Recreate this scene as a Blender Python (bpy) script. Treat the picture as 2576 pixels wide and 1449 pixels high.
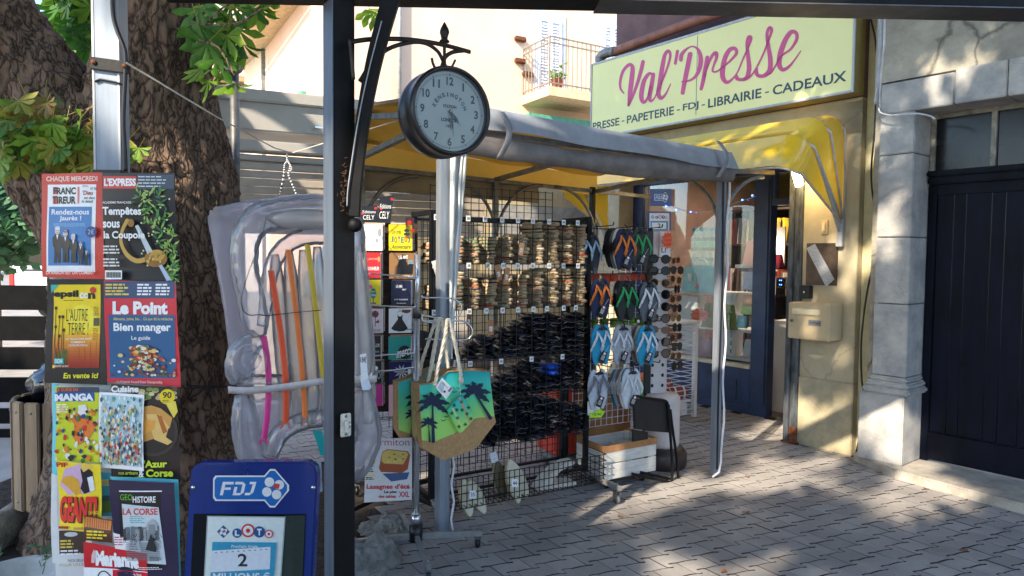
import bpy, bmesh, math, random
from mathutils import Vector, Matrix, noise
SC = bpy.context.scene
for o in list(bpy.data.objects): bpy.data.objects.remove(o)
COL = SC.collection
rnd = random.Random(7)
rad = math.radians
# ---------------------------------------------------------------- camera
FPX, W0, H0, EYE = 1720.0, 2576.0, 1449.0, 1.5
ROLL, PITCH = 0.010, math.atan(79/1720)
cp, sp = math.cos(PITCH), math.sin(PITCH)
CF = Vector((0, cp, -sp))
CR = Vector((math.cos(ROLL), sp*math.sin(ROLL), cp*math.sin(ROLL)))
CU = Vector((-math.sin(ROLL), sp*math.cos(ROLL), cp*math.cos(ROLL)))
EYEP = Vector((0, 0, EYE))
cam = bpy.data.cameras.new('camera')
cam.sensor_width = 36; cam.lens = 36*FPX/W0; cam.clip_end = 600; cam.clip_start = .05
camo = bpy.data.objects.new('camera', cam); COL.objects.link(camo)
camo.matrix_world = Matrix(((CR.x, CU.x, -CF.x, 0), (CR.y, CU.y, -CF.y, 0), (CR.z, CU.z, -CF.z, EYE), (0, 0, 0, 1)))
SC.camera = camo
# ---------------------------------------------------------------- light
SUN_EL = rad(33)
SUNH = Vector((.56, .83)).normalized()                       # horizontal travel of the light
SUNL = Vector((SUNH.x*math.cos(SUN_EL), SUNH.y*math.cos(SUN_EL), -math.sin(SUN_EL)))
wd = bpy.data.worlds.new('World'); SC.world = wd; wd.use_nodes = True
nt = wd.node_tree; bg = nt.nodes['Background']
sk = nt.nodes.new('ShaderNodeTexSky'); sk.sky_type = 'NISHITA'; sk.sun_disc = False
sk.sun_elevation = SUN_EL; sk.sun_rotation = math.atan2(-SUNH.x, -SUNH.y)
sk.air_density = 1.0; sk.ozone_density = 3.0; sk.dust_density = .6
nt.links.new(sk.outputs[0], bg.inputs[0]); bg.inputs[1].default_value = 0.15
sl = bpy.data.lights.new('sun', 'SUN'); sl.energy = 2.9; sl.angle = rad(.6); sl.color = (1, .86, .68)
so = bpy.data.objects.new('sun', sl); COL.objects.link(so)
so.rotation_euler = SUNL.to_track_quat('-Z', 'Y').to_euler()
SC.view_settings.view_transform = 'Standard'; SC.view_settings.look = 'None'
SC.view_settings.exposure = 1.85; SC.view_settings.gamma = 1; SC.view_settings.use_curve_mapping = False
SC.render.engine = 'CYCLES'
try:
    SC.cycles.max_bounces = 8; SC.cycles.transparent_max_bounces = 16; SC.cycles.diffuse_bounces = 4
except Exception: pass
# ---------------------------------------------------------------- layout helpers
def ray(u, v):
    return CF + CR*((u-W0/2)/FPX) + CU*((H0/2-v)/FPX)
def at(u, v, D):
    r = ray(u, v); return EYEP + r*(D/r.y)
def gnd(u, v, z=0.):
    r = ray(u, v); return EYEP + r*((z-EYE)/r.z)
def FR(x, y, z=0., yaw=0., roll=0., pitch=0.):
    return (Matrix.Translation((x, y, z)) @ Matrix.Rotation(rad(yaw), 4, 'Z') @ Matrix.Rotation(rad(pitch), 4, 'X') @ Matrix.Rotation(rad(roll), 4, 'Y'))
def FU(u, v, D, yaw=0., roll=0., pitch=0.):
    p = at(u, v, D); return FR(p.x, p.y, p.z, yaw, roll, pitch)
WO = Vector((2.6027, 5.1652)); ES = Vector((.62, -.785)).normalized(); NN = Vector((-.785, -.62)).normalized()
FYAW = math.degrees(math.atan2(ES.y, ES.x))
def FAC(s, t, z=0.):
    p = WO + ES*s + NN*t; return FR(p.x, p.y, z, FYAW)
def pm(M):
    """photo point -> local (x, z) on the local y = 0 plane of frame M"""
    I = M.inverted(); o = I @ EYEP; R3 = I.to_3x3()
    def g(u, v, y=0.):
        d = R3 @ ray(u, v); k = (y-o.y)/d.y
        return (o.x+d.x*k, o.z+d.z*k)
    return g
# ---------------------------------------------------------------- materials
MATS = {}
def lin(c):
    return tuple(((x/255.)/12.92 if x/255. <= .04045 else ((x/255.+.055)/1.055)**2.4) for x in c)
def mat(name, col, rough=.6, metal=0., var=.12, scale=12., bump=0., bscale=None, alpha=1., emit=0., trans=0., spec=.5, objrand=0., col2=None, coat=0., warp=(1, 1, 1), sub=0.):
    """col: 0-255 tuple (display colour of the surface) or 0-1 tuple"""
    if name in MATS: return MATS[name]
    c = lin(col) if max(col) > 1 else tuple(col)
    m = bpy.data.materials.new(name); m.use_nodes = True; n = m.node_tree; L = n.links
    b = n.nodes['Principled BSDF']
    b.inputs['Roughness'].default_value = rough; b.inputs['Metallic'].default_value = metal
    b.inputs['Alpha'].default_value = alpha; b.inputs['Specular IOR Level'].default_value = spec
    b.inputs['Transmission Weight'].default_value = trans; b.inputs['Coat Weight'].default_value = coat
    tc = n.nodes.new('ShaderNodeTexCoord'); mp = n.nodes.new('ShaderNodeMapping'); mp.inputs['Scale'].default_value = warp
    L.new(tc.outputs['Object'], mp.inputs[0])
    nz = n.nodes.new('ShaderNodeTexNoise'); nz.inputs['Scale'].default_value = scale; nz.inputs['Detail'].default_value = 6; nz.inputs['Roughness'].default_value = .65
    L.new(mp.outputs[0], nz.inputs['Vector'])
    mx = n.nodes.new('ShaderNodeMix'); mx.data_type = 'RGBA'
    c2 = (lin(col2) if max(col2) > 1 else tuple(col2)) if col2 else tuple(x*(1-var*2) for x in c)
    c1 = c if col2 else tuple(min(1, x*(1+var)) for x in c)
    mx.inputs['A'].default_value = (*c1, 1); mx.inputs['B'].default_value = (*c2, 1)
    mr = n.nodes.new('ShaderNodeMapRange'); mr.inputs['From Min'].default_value = .35; mr.inputs['From Max'].default_value = .65
    L.new(nz.outputs[0], mr.inputs[0]); L.new(mr.outputs[0], mx.inputs['Factor'])
    out = mx.outputs['Result']
    if objrand:
        oi = n.nodes.new('ShaderNodeObjectInfo'); hs = n.nodes.new('ShaderNodeHueSaturation')
        r2 = n.nodes.new('ShaderNodeMapRange'); r2.inputs['To Min'].default_value = 1-objrand; r2.inputs['To Max'].default_value = 1+objrand
        L.new(oi.outputs['Random'], r2.inputs[0]); L.new(r2.outputs[0], hs.inputs['Value']); L.new(out, hs.inputs['Color']); out = hs.outputs[0]
    L.new(out, b.inputs['Base Color'])
    rr = n.nodes.new('ShaderNodeMapRange'); rr.inputs['To Min'].default_value = max(0, rough-.08); rr.inputs['To Max'].default_value = min(1, rough+.1)
    L.new(nz.outputs[0], rr.inputs[0]); L.new(rr.outputs[0], b.inputs['Roughness'])
    if bump:
        n2 = n.nodes.new('ShaderNodeTexNoise'); n2.inputs['Scale'].default_value = bscale or scale*3; n2.inputs['Detail'].default_value = 8
        L.new(mp.outputs[0], n2.inputs['Vector'])
        bp = n.nodes.new('ShaderNodeBump'); bp.inputs['Strength'].default_value = min(1, bump*10); bp.inputs['Distance'].default_value = bump*.1
        L.new(n2.outputs[0], bp.inputs['Height']); L.new(bp.outputs[0], b.inputs['Normal'])
    if emit:
        b.inputs['Emission Color'].default_value = (*c, 1); b.inputs['Emission Strength'].default_value = emit
    if sub:
        tr = n.nodes.new('ShaderNodeBsdfTranslucent'); L.new(out, tr.inputs[0]); ms = n.nodes.new('ShaderNodeMixShader'); ms.inputs[0].default_value = sub
        L.new(b.outputs[0], ms.inputs[1]); L.new(tr.outputs[0], ms.inputs[2]); L.new(ms.outputs[0], n.nodes['Material Output'].inputs[0])
    MATS[name] = m; return m
def clearmat(name, tint=(.9, .93, .94), ior=1.45, rough=.02, body=0., bodycol=(.7, .7, .8), edge=0., bump=0.):
    """thin clear sheet: Fresnel reflection over a transparent body, with an optional milky share that grows at grazing angles"""
    if name in MATS: return MATS[name]
    m = bpy.data.materials.new(name); m.use_nodes = True; n = m.node_tree; L = n.links; n.nodes.remove(n.nodes['Principled BSDF'])
    tr = n.nodes.new('ShaderNodeBsdfTransparent'); tr.inputs[0].default_value = (*tint, 1); gl = n.nodes.new('ShaderNodeBsdfGlossy'); gl.inputs['Roughness'].default_value = rough; fr_ = n.nodes.new('ShaderNodeFresnel'); fr_.inputs[0].default_value = ior
    base = tr.outputs[0]
    if body or edge:
        df = n.nodes.new('ShaderNodeBsdfDiffuse'); tl = n.nodes.new('ShaderNodeBsdfTranslucent'); df.inputs[0].default_value = (*bodycol, 1); tl.inputs[0].default_value = (*bodycol, 1); a = n.nodes.new('ShaderNodeMixShader'); a.inputs[0].default_value = .45; L.new(df.outputs[0], a.inputs[1]); L.new(tl.outputs[0], a.inputs[2])
        lw = n.nodes.new('ShaderNodeLayerWeight'); lw.inputs[0].default_value = .45; mr = n.nodes.new('ShaderNodeMapRange'); mr.inputs['To Min'].default_value = body; mr.inputs['To Max'].default_value = body+edge; L.new(lw.outputs['Facing'], mr.inputs[0])
        c = n.nodes.new('ShaderNodeMixShader'); L.new(mr.outputs[0], c.inputs[0]); L.new(base, c.inputs[1]); L.new(a.outputs[0], c.inputs[2]); base = c.outputs[0]
    x = n.nodes.new('ShaderNodeMixShader'); L.new(fr_.outputs[0], x.inputs[0]); L.new(base, x.inputs[1]); L.new(gl.outputs[0], x.inputs[2]); L.new(x.outputs[0], n.nodes['Material Output'].inputs[0])
    if bump:
        tc = n.nodes.new('ShaderNodeTexCoord'); nz = n.nodes.new('ShaderNodeTexNoise'); nz.inputs['Scale'].default_value = 16; nz.inputs['Detail'].default_value = 3; mp = n.nodes.new('ShaderNodeMapping'); mp.inputs['Scale'].default_value = (1.6, 1, .45); L.new(tc.outputs['Object'], mp.inputs[0]); L.new(mp.outputs[0], nz.inputs['Vector'])
        bp = n.nodes.new('ShaderNodeBump'); bp.inputs['Strength'].default_value = 1; bp.inputs['Distance'].default_value = bump; L.new(nz.outputs[0], bp.inputs['Height']); L.new(bp.outputs[0], gl.inputs['Normal']); L.new(bp.outputs[0], fr_.inputs['Normal'])
    MATS[name] = m; return m
def ink(*c, rough=.35):
    return mat('print_%02x%02x%02x_%d' % (c[0], c[1], c[2], int(rough*100)), c, rough, var=.03, scale=60)
# ---------------------------------------------------------------- mesh builder
class MB:
    def __init__(s): s.v = []; s.f = []; s.mi = []; s.mats = []; s.M = None; s.sm = []
    def _m(s, m):
        if m is None: return 0
        if m not in s.mats: s.mats.append(m)
        return s.mats.index(m)
    def add(s, vs, fs, m=None, smooth=False, M=None):
        o = len(s.v); T = M or s.M; k = s._m(m)
        s.v += [tuple(T @ Vector(p)) if T else tuple(p) for p in vs]
        for f in fs: s.f.append([i+o for i in f]); s.mi.append(k); s.sm.append(smooth)
    def box(s, x0, x1, y0, y1, z0, z1, m=None, M=None):
        vs = [(x, y, z) for x in (x0, x1) for y in (y0, y1) for z in (z0, z1)]
        s.add(vs, [(0, 1, 3, 2), (4, 6, 7, 5), (0, 4, 5, 1), (2, 3, 7, 6), (0, 2, 6, 4), (1, 5, 7, 3)], m, M=M)
    def bar(s, a, b, w, h=None, m=None):
        a, b = Vector(a), Vector(b); d = b-a; L = d.length; q = d.to_track_quat('X', 'Z').to_matrix().to_4x4(); h = h or w
        T = Matrix.Translation(a) @ q
        if s.M: T = s.M @ T
        s.box(0, L, -w/2, w/2, -h/2, h/2, m, M=T)
    def tube(s, pts, r, n=8, m=None, closed=False, caps=True, sq=1.):
        P = [Vector(p) for p in pts]; k = len(P); rr = r if isinstance(r, (list, tuple)) else [r]*k
        vs = []; up = None
        for i in range(k):
            if closed: t = P[(i+1) % k]-P[i-1]
            else: t = P[min(i+1, k-1)]-P[max(i-1, 0)]
            t.normalize()
            if up is None: up = Vector((0, 0, 1)) if abs(t.z) < .9 else Vector((0, 1, 0))
            a = t.cross(up)
            if a.length < 1e-5: a = t.orthogonal()
            a.normalize(); b = a.cross(t).normalized(); up = b
            for j in range(n):
                q = 2*math.pi*j/n; vs.append(P[i]+a*(math.cos(q)*rr[i])+b*(math.sin(q)*rr[i]*sq))
        fs = []
        for i in range(k if closed else k-1):
            for j in range(n):
                i2 = (i+1) % k; fs.append((i*n+j, i*n+(j+1) % n, i2*n+(j+1) % n, i2*n+j))
        if not closed and caps: fs += [tuple(range(n))[::-1], tuple(range((k-1)*n, k*n))]
        s.add(vs, fs, m, smooth=n > 5)
    def cyl(s, a, b, r, n=12, m=None, r2=None): s.tube([a, b], [r, r2 if r2 is not None else r], n, m)
    def prism(s, poly, y0, y1, m=None):
        n = len(poly); vs = [(x, y0, z) for x, z in poly]+[(x, y1, z) for x, z in poly]
        s.add(vs, [tuple(range(n)), tuple(range(2*n-1, n-1, -1))]+[(i, i+n, (i+1) % n+n, (i+1) % n) for i in range(n)], m)
    def slab(s, poly, z0, z1, m=None):
        n = len(poly); vs = [(x, y, z0) for x, y in poly]+[(x, y, z1) for x, y in poly]
        s.add(vs, [tuple(range(n))[::-1], tuple(range(n, 2*n))]+[(i, (i+1) % n, (i+1) % n+n, i+n) for i in range(n)], m)
    def lathe(s, prof, n=16, m=None, M=None, caps=True):
        vs = [(r*math.cos(2*math.pi*j/n), r*math.sin(2*math.pi*j/n), z) for r, z in prof for j in range(n)]
        fs = [(i*n+j, i*n+(j+1) % n, (i+1)*n+(j+1) % n, (i+1)*n+j) for i in range(len(prof)-1) for j in range(n)]
        if caps: fs += [tuple(range(n))[::-1], tuple(range((len(prof)-1)*n, len(prof)*n))]
        s.add(vs, fs, m, True, M=M if not s.M or not M else s.M @ M)
    def ball(s, c, r, n=12, m=None):
        if not isinstance(r, (list, tuple)): r = (r, r, r)
        vs = []; k = max(4, n//2)
        for i in range(k+1):
            a = math.pi*i/k
            for j in range(n):
                q = 2*math.pi*j/n; vs.append((c[0]+r[0]*math.sin(a)*math.cos(q), c[1]+r[1]*math.sin(a)*math.sin(q), c[2]-r[2]*math.cos(a)))
        s.add(vs, [(i*n+j, i*n+(j+1) % n, (i+1)*n+(j+1) % n, (i+1)*n+j) for i in range(k) for j in range(n)], m, True)
    def grid(s, fn, nu, nv, m=None, smooth=True):
        vs = [fn(i/nu, j/nv) for j in range(nv+1) for i in range(nu+1)]
        s.add(vs, [(j*(nu+1)+i, j*(nu+1)+i+1, (j+1)*(nu+1)+i+1, (j+1)*(nu+1)+i) for j in range(nv) for i in range(nu)], m, smooth)
    def mesh(s, name, bev=0., solid=0.):
        me = bpy.data.meshes.new(name); me.from_pydata(s.v, [], s.f)
        for m in s.mats: me.materials.append(m)
        me.polygons.foreach_set('material_index', s.mi); me.polygons.foreach_set('use_smooth', s.sm)
        if bev or solid:
            b = bmesh.new(); b.from_mesh(me); bmesh.ops.recalc_face_normals(b, faces=b.faces)
            if solid: bmesh.ops.solidify(b, geom=b.faces[:], thickness=solid)
            if bev: bmesh.ops.bevel(b, geom=[e for e in b.edges if e.is_manifold and e.calc_face_angle(0) > .6], offset=bev, segments=2, affect='EDGES', clamp_overlap=True)
            b.to_mesh(me); b.free()
        else:
            b = bmesh.new(); b.from_mesh(me); bmesh.ops.recalc_face_normals(b, faces=b.faces); b.to_mesh(me); b.free()
        me.update(); return me
    def build(s, name, parent=None, M=None, bev=0., solid=0., mt=None):
        if mt is not None:
            s.mats = [mt]; s.mi = [0]*len(s.f)
        return link(name, s.mesh(name, bev, solid), parent, M)
def link(name, me, parent=None, M=None):
    o = bpy.data.objects.new(name, me); COL.objects.link(o)
    if parent: o.parent = parent
    if M is not None:
        if parent: o.matrix_local = M
        else: o.matrix_world = M
    return o
def tag(o, label=None, cat=None, group=None, kind=None):
    if label: o['label'] = label
    if cat: o['category'] = cat
    if group: o['group'] = group
    if kind: o['kind'] = kind
    return o
def thing(name, label, cat, M=None, group=None):
    o = link(name, None, None, M if M is not None else Matrix()); return tag(o, label, cat, group)
KIDS = {}
def dup(root, M, label=None, group=None):
    r = root.copy(); COL.objects.link(r); r.matrix_world = M
    if label: r['label'] = label
    if group: r['group'] = group
    for ch in [c for c in bpy.data.objects if c.parent == root] if root.name not in KIDS else KIDS[root.name]:
        c = ch.copy(); COL.objects.link(c); c.parent = r
    return r
def kids(root): KIDS[root.name] = [c for c in bpy.data.objects if c.parent == root]; return root
def qb(name, mt, parent=None, *boxes, bev=0., M=None):
    b = MB()
    for x in boxes: b.box(*x)
    return b.build(name, parent, M, bev=bev, mt=mt)
def arc(cx, cz, r, a0, a1, n=10, y=0.):
    return [(cx+r*math.cos(rad(a0+(a1-a0)*i/n)), y, cz+r*math.sin(rad(a0+(a1-a0)*i/n))) for i in range(n+1)]
def smooth_path(pts, n=6):
    P = [tuple(p) for p in pts]; out = []
    for i in range(len(P)-1):
        a = P[max(i-1, 0)]; b = P[i]; c = P[i+1]; d = P[min(i+2, len(P)-1)]
        for k in range(n):
            t = k/n
            out.append(tuple(.5*((2*b[q])+(-a[q]+c[q])*t+(2*a[q]-5*b[q]+4*c[q]-d[q])*t*t+(-a[q]+3*b[q]-3*c[q]+d[q])*t**3) for q in range(len(b))))
    out.append(P[-1]); return out
def rrect(x0, z0, x1, z1, r, n=5):
    p = []
    for cx, cz, a in ((x1-r, z1-r, 0), (x0+r, z1-r, 90), (x0+r, z0+r, 180), (x1-r, z0+r, 270)):
        for i in range(n+1):
            q = rad(a+90*i/n); p.append((cx+r*math.cos(q), cz+r*math.sin(q)))
    return p
# ---------------------------------------------------------------- flat print
TCACHE = {}
def textmesh(body, bold=0.):
    k = (body, bold)
    if k in TCACHE: return TCACHE[k]
    cu = bpy.data.curves.new('tmp', 'FONT'); cu.body = body; cu.size = 1; cu.resolution_u = 3; cu.offset = bold
    o = bpy.data.objects.new('tmp', cu); COL.objects.link(o)
    me = bpy.data.meshes.new_from_object(o)
    vs = [(v.co.x, v.co.y) for v in me.vertices]; fs = [tuple(p.vertices) for p in me.polygons]
    x0 = min(v[0] for v in vs); x1 = max(v[0] for v in vs); y0 = min(v[1] for v in vs); y1 = max(v[1] for v in vs)
    bpy.data.objects.remove(o); bpy.data.curves.remove(cu); bpy.data.meshes.remove(me)
    TCACHE[k] = (vs, fs, x0, x1, y0, y1); return TCACHE[k]
class Art:
    """flat print on the plane y = 0 of a frame, drawn in photo points (or in metres when g is given)"""
    def __init__(s, M=None, g=None, y=-.0006, step=.0006):
        s.b = MB(); s.g = g or pm(M); s.y = y; s.step = step
    def up(s, k=1): s.y -= s.step*k
    def poly(s, pts, m):
        q = [s.g(*p) for p in pts]; s.b.add([(x, s.y, z) for x, z in q], [tuple(range(len(q)))], m)
    def rect(s, x0, y0, x1, y1, m): s.poly([(x0, y0), (x1, y0), (x1, y1), (x0, y1)], m)
    def disc(s, x, y, r, m, ry=None, n=18, a0=0, a1=360):
        ry = ry or r; s.poly([(x+r*math.cos(rad(a0+(a1-a0)*i/n)), y+ry*math.sin(rad(a0+(a1-a0)*i/n))) for i in range(n if a1-a0 >= 360 else n+1)], m)
    def line(s, pts, w, m):
        for a, b in zip(pts, pts[1:]):
            dx, dy = b[0]-a[0], b[1]-a[1]; L = math.hypot(dx, dy) or 1; nx, ny = -dy/L*w/2, dx/L*w/2
            s.poly([(a[0]+nx, a[1]+ny), (b[0]+nx, b[1]+ny), (b[0]-nx, b[1]-ny), (a[0]-nx, a[1]-ny)], m)
    def stroke(s, pts, m, n=5, k=1.):
        """tapered brush stroke: points (x, y, half width)"""
        P = smooth_path(pts, n); s.up(.25); L = []; R = []
        for i, p in enumerate(P):
            a = P[max(i-1, 0)]; b = P[min(i+1, len(P)-1)]; dx, dy = b[0]-a[0], b[1]-a[1]; l = math.hypot(dx, dy) or 1
            L.append((p[0]-dy/l*p[2]*k, p[1]+dx/l*p[2]*k)); R.append((p[0]+dy/l*p[2]*k, p[1]-dx/l*p[2]*k))
        for i in range(len(P)-1): s.poly([L[i], L[i+1], R[i+1], R[i]], m)
        s.up(.25); s.disc(P[0][0], P[0][1], P[0][2]*k, m, n=10); s.disc(P[-1][0], P[-1][1], P[-1][2]*k, m, n=10)
    def text(s, body, x0, yb, x1, yt, m, bold=.012, shear=0., rot=0., rise=0.):
        vs, fs, a0, a1, b0, b1 = textmesh(body, bold); q = []
        for x, y in vs:
            tx, ty = (x-a0)/(a1-a0), (y-b0)/(b1-b0)
            px = x0+(x1-x0)*tx+shear*ty; py = yb+(yt-yb)*ty+rise*tx
            if rot:
                cx, cy = (x0+x1)/2, (yb+yt)/2; c, n = math.cos(rad(rot)), math.sin(rad(rot)); px, py = cx+(px-cx)*c-(py-cy)*n, cy+(px-cx)*n+(py-cy)*c
            q.append(s.g(px, py))
        s.b.add([(x, s.y, z) for x, z in q], fs, m)
    def greek(s, x0, y0, x1, n, pitch, m, h=.5, rag=.3, seed=0):
        """rows of tiny unreadable words"""
        r = random.Random(seed)
        for i in range(n):
            x = x0; e = x1-(x1-x0)*rag*r.random()
            while x < e:
                w = min(e-x, r.uniform(1.2, 4.)*pitch*.6)
                s.rect(x, y0+i*pitch, x+w, y0+(i+h)*pitch, m); x += w+pitch*.3
    def build(s, name, parent=None, M=None, bend=None, cuts=8):
        me = s.b.mesh(name)
        if bend:
            b = bmesh.new(); b.from_mesh(me); zs = [v.co.z for v in b.verts]; xs = [v.co.x for v in b.verts]
            z0, z1, x0, x1 = min(zs), max(zs), min(xs), max(xs)
            for i in range(1, cuts):
                bmesh.ops.bisect_plane(b, geom=b.verts[:]+b.edges[:]+b.faces[:], plane_co=(0, 0, z0+(z1-z0)*i/cuts), plane_no=(0, 0, 1))
            for i in range(1, cuts):
                bmesh.ops.bisect_plane(b, geom=b.verts[:]+b.edges[:]+b.faces[:], plane_co=(x0+(x1-x0)*i/cuts, 0, 0), plane_no=(1, 0, 0))
            for v in b.verts: v.co.y += bend((v.co.x-x0)/(x1-x0), (v.co.z-z0)/(z1-z0))
            b.to_mesh(me); b.free()
        return link(name, me, parent, M)
def clover(A, x, y, r, w, red, rot=45, sy=1.):
    for k in range(4):
        a = rad(rot+90*k+45); cx, cy = x+math.cos(a)*r*.62, y+math.sin(a)*r*.62*sy
        A.disc(cx, cy, r*.42, w, ry=r*.42*sy, n=12)
    A.up(); A.poly([(x+r*.15, y-r*.45*sy), (x+r*.6, y-r*.35*sy), (x+r*.5, y+r*.05*sy), (x+r*.05, y-r*.05*sy)], red)
# ---------------------------------------------------------------- common materials
paint_dark = mat('black painted steel', (18, 19, 23), .5, .1, spec=.3, var=.25, scale=25, bump=.02, bscale=80)
black_plastic = mat('black plastic', (20, 20, 23), .45, var=.2)
alu = mat('brushed aluminium', (138, 146, 156), .45, .35, var=.1, scale=8, warp=(10, 10, .6), bump=.01)
alu_pale = mat('anodised pale aluminium', (176, 178, 180), .5, .25, var=.1, scale=6, warp=(8, 8, .5))
galv = mat('galvanised steel', (135, 135, 132), .45, .7, var=.18, scale=14)
chrome = mat('chrome', (214, 216, 220), .22, .8, var=.05)
wire_black = mat('black wire', (28, 27, 29), .4, .3, var=.1)
white_wire = mat('white coated wire', (215, 216, 222), .4, var=.05)
rust = mat('rust', (122, 72, 42), .9, var=.4, scale=30, bump=.05)
cardboard = mat('brown cardboard', (170, 122, 76), .85, var=.12, scale=9, bump=.01)
W_ = ink(236, 238, 240); K_ = ink(24, 24, 28); BLU = ink(28, 74, 160)
# ================================================================ SETTING
ground_m = mat('pale dusty asphalt', (150, 146, 140), .9, var=.15, scale=3, bump=.03, bscale=60)
joint_m = mat('joint sand and dirt', (56, 51, 46), .95, var=.3, scale=15)
paver_m = mat('concrete paver', (166, 161, 156), .82, var=.10, scale=2.2, bump=.035, bscale=150, objrand=.13, col2=(136, 132, 129))
_n = paver_m.node_tree; _g = _n.nodes.new('ShaderNodeNewGeometry'); _m = [x for x in _n.nodes if x.type == 'MAPPING'][0]; _n.links.new(_g.outputs['Position'], _m.inputs[0])
_v = _n.nodes.new('ShaderNodeTexVoronoi'); _v.inputs['Scale'].default_value = 2.4; _n.links.new(_g.outputs['Position'], _v.inputs['Vector'])      # old gum and oil spots
_r = _n.nodes.new('ShaderNodeMapRange'); _r.inputs['From Min'].default_value = .035; _r.inputs['From Max'].default_value = .07; _r.inputs['To Min'].default_value = .55; _n.links.new(_v.outputs['Distance'], _r.inputs[0])
_f = _n.nodes.new('ShaderNodeTexNoise'); _f.inputs['Scale'].default_value = 190; _f.inputs['Detail'].default_value = 3; _n.links.new(_g.outputs['Position'], _f.inputs['Vector'])
_q = _n.nodes.new('ShaderNodeMapRange'); _q.inputs['From Min'].default_value = .3; _q.inputs['From Max'].default_value = .7; _q.inputs['To Min'].default_value = .8; _q.inputs['To Max'].default_value = 1.15; _n.links.new(_f.outputs[0], _q.inputs[0])
_k = _n.nodes.new('ShaderNodeMath'); _k.operation = 'MULTIPLY'; _n.links.new(_r.outputs[0], _k.inputs[0]); _n.links.new(_q.outputs[0], _k.inputs[1])
_b = _n.nodes['Principled BSDF']; _o = _b.inputs['Base Color'].links[0].from_socket; _x = _n.nodes.new('ShaderNodeMix'); _x.data_type = 'RGBA'; _x.blend_type = 'MULTIPLY'; _x.inputs[0].default_value = 1
_n.links.new(_o, _x.inputs['A']); _n.links.new(_k.outputs[0], _x.inputs['B']); _n.links.new(_x.outputs['Result'], _b.inputs['Base Color'])
b = MB(); b.add([(-150, -60, -.03), (150, -60, -.03), (150, 400, -.03), (-150, 400, -.03)], [(0, 1, 2, 3)])
tag(b.build('ground', mt=ground_m), kind='structure')
# interlocking pavers in rows
PL_, PW = .165, .115
rd = Vector((.835, .55)).normalized(); rn = Vector((-rd.y, rd.x))
pave = MB(); pave.slab([(-.78, 1.2), (6, 1.2), (6, 12), (-2.6, 12), (-2.6, 4.7), (-.95, 4.1)], -.029, -.012)
pave = tag(pave.build('pavement', mt=joint_m), kind='structure')
def prof(x):     # step outline of the long joint
    x = (x/PL_) % 1.; K = [(0, .019), (.14, .017), (.3, .006), (.62, .0), (.8, -.008), (.93, -.018), (1, -.019)]
    for (a, p), (c, q) in zip(K, K[1:]):
        if x <= c: return p+(q-p)*(x-a)/(c-a)
    return 0
def paver_poly():
    g = .0036; a = -.03; br = [-.0008, .0008, .012, .023, .05, .08, .102, .132, .153]
    def xs(sh):
        q = sorted({round(k*PL_+b-sh, 5) for k in (-1, 0, 1, 2) for b in br}); return [a+.0008]+[x for x in q if a+.003 < x < a+PL_-.003]+[a+PL_-.0008]
    lo = [(x, prof(x)+g) for x in xs(0)]; hi = [(x, PW+prof(x+.075)-g) for x in xs(.075)]
    return lo+hi[::-1]
pp = paver_poly(); cx = sum(p[0] for p in pp)/len(pp); cy = sum(p[1] for p in pp)/len(pp)
pms = []
for k in range(3):
    b = MB(); n = len(pp); ins = [(cx+(x-cx)*.994, cy+(y-cy)*.975) for x, y in pp]
    dz = [(-.0012, .0), (0, .0008), (.0008, -.0004)][k]
    zz = lambda x, y: (x-cx)/.08*dz[0]+(y-cy)/.05*dz[1]
    vs = [(x, y, -.011) for x, y in pp]+[(x, y, -.004+zz(x, y)) for x, y in pp]+[(x, y, zz(x, y)) for x, y in ins]
    b.add(vs, [tuple(range(2*n, 3*n))], paver_m); b.add(vs, [(i, (i+1) % n, (i+1) % n+n, i+n) for i in range(n)]+[(i+n, (i+1) % n+n, (i+1) % n+2*n, i+2*n) for i in range(n)], joint_m)
    pms.append(b.mesh('paver'))
cells = []
for j in range(-45, 90):
    for i in range(-45, 60):
        ph = (-.075*j) % PL_
        p = rd*(i*PL_+ph)+rn*(j*PW)
        c = p+rd*.05+rn*.05
        d = c-WO; s_, t_ = d.dot(ES), d.dot(NN)
        if c.y < 2.2 or c.y > 9 or c.x > 3.6 or c.x < -2.4: continue
        if t_ < (-.60 if s_ < -.42 else -.04) or (s_ > .04 and t_ < (-.08+.68*(s_-.03) if s_ < .44 else .2+.1*(s_-.44))): continue
        if c.x < -.72 and c.y < 4.9: continue
        e = (c.x/c.y, )
        vis = abs(c.x/c.y) < .78 and c.y > 2.75 and c.x/c.y > -.28
        cells.append((0 if vis else 1, c.y, p))
cells.sort(key=lambda q: (q[0], q[1])); rest = MB()
import_rot = Matrix.Rotation(math.atan2(rd.y, rd.x), 4, 'Z')
for k, (vs_, D, p) in enumerate(cells):
    M = Matrix.Translation((p.x, p.y, rnd.uniform(-.0012, .0008))) @ import_rot
    if k < 300: link('paver', rnd.choice(pms), pave, M)
    else:
        me = pms[k % 3]; [rest.add([v.co[:] for v in me.vertices], [tuple(f.vertices) for f in me.polygons if f.material_index == q_], (paver_m, joint_m)[q_], M=M) for q_ in (0, 1)]
tag(rest.build('paver', pave), kind='stuff')
# soil pit round the tree, pale forecourt on the left
soil = MB(); soil.slab([(-3.4, 2.2), (-.8, 2.2), (-.82, 4.0), (-1.5, 4.7), (-3.3, 4.75)], -.028, -.006)
tag(soil.build('ground', mt=mat('dark planting soil', (58, 48, 40), .95, var=.4, scale=22, bump=.15, bscale=60)), kind='structure')
pf = MB(); pf.slab([(-9, 3.0), (-3.42, 3.0), (-3.3, 4.8), (-1.5, 4.8), (-1.6, 7.0), (-9, 7.0)], -.029, -.004)
tag(pf.build('path', mt=mat('pale swept concrete', (176, 172, 166), .85, var=.1, scale=2.5, bump=.02)), kind='structure')
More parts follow.
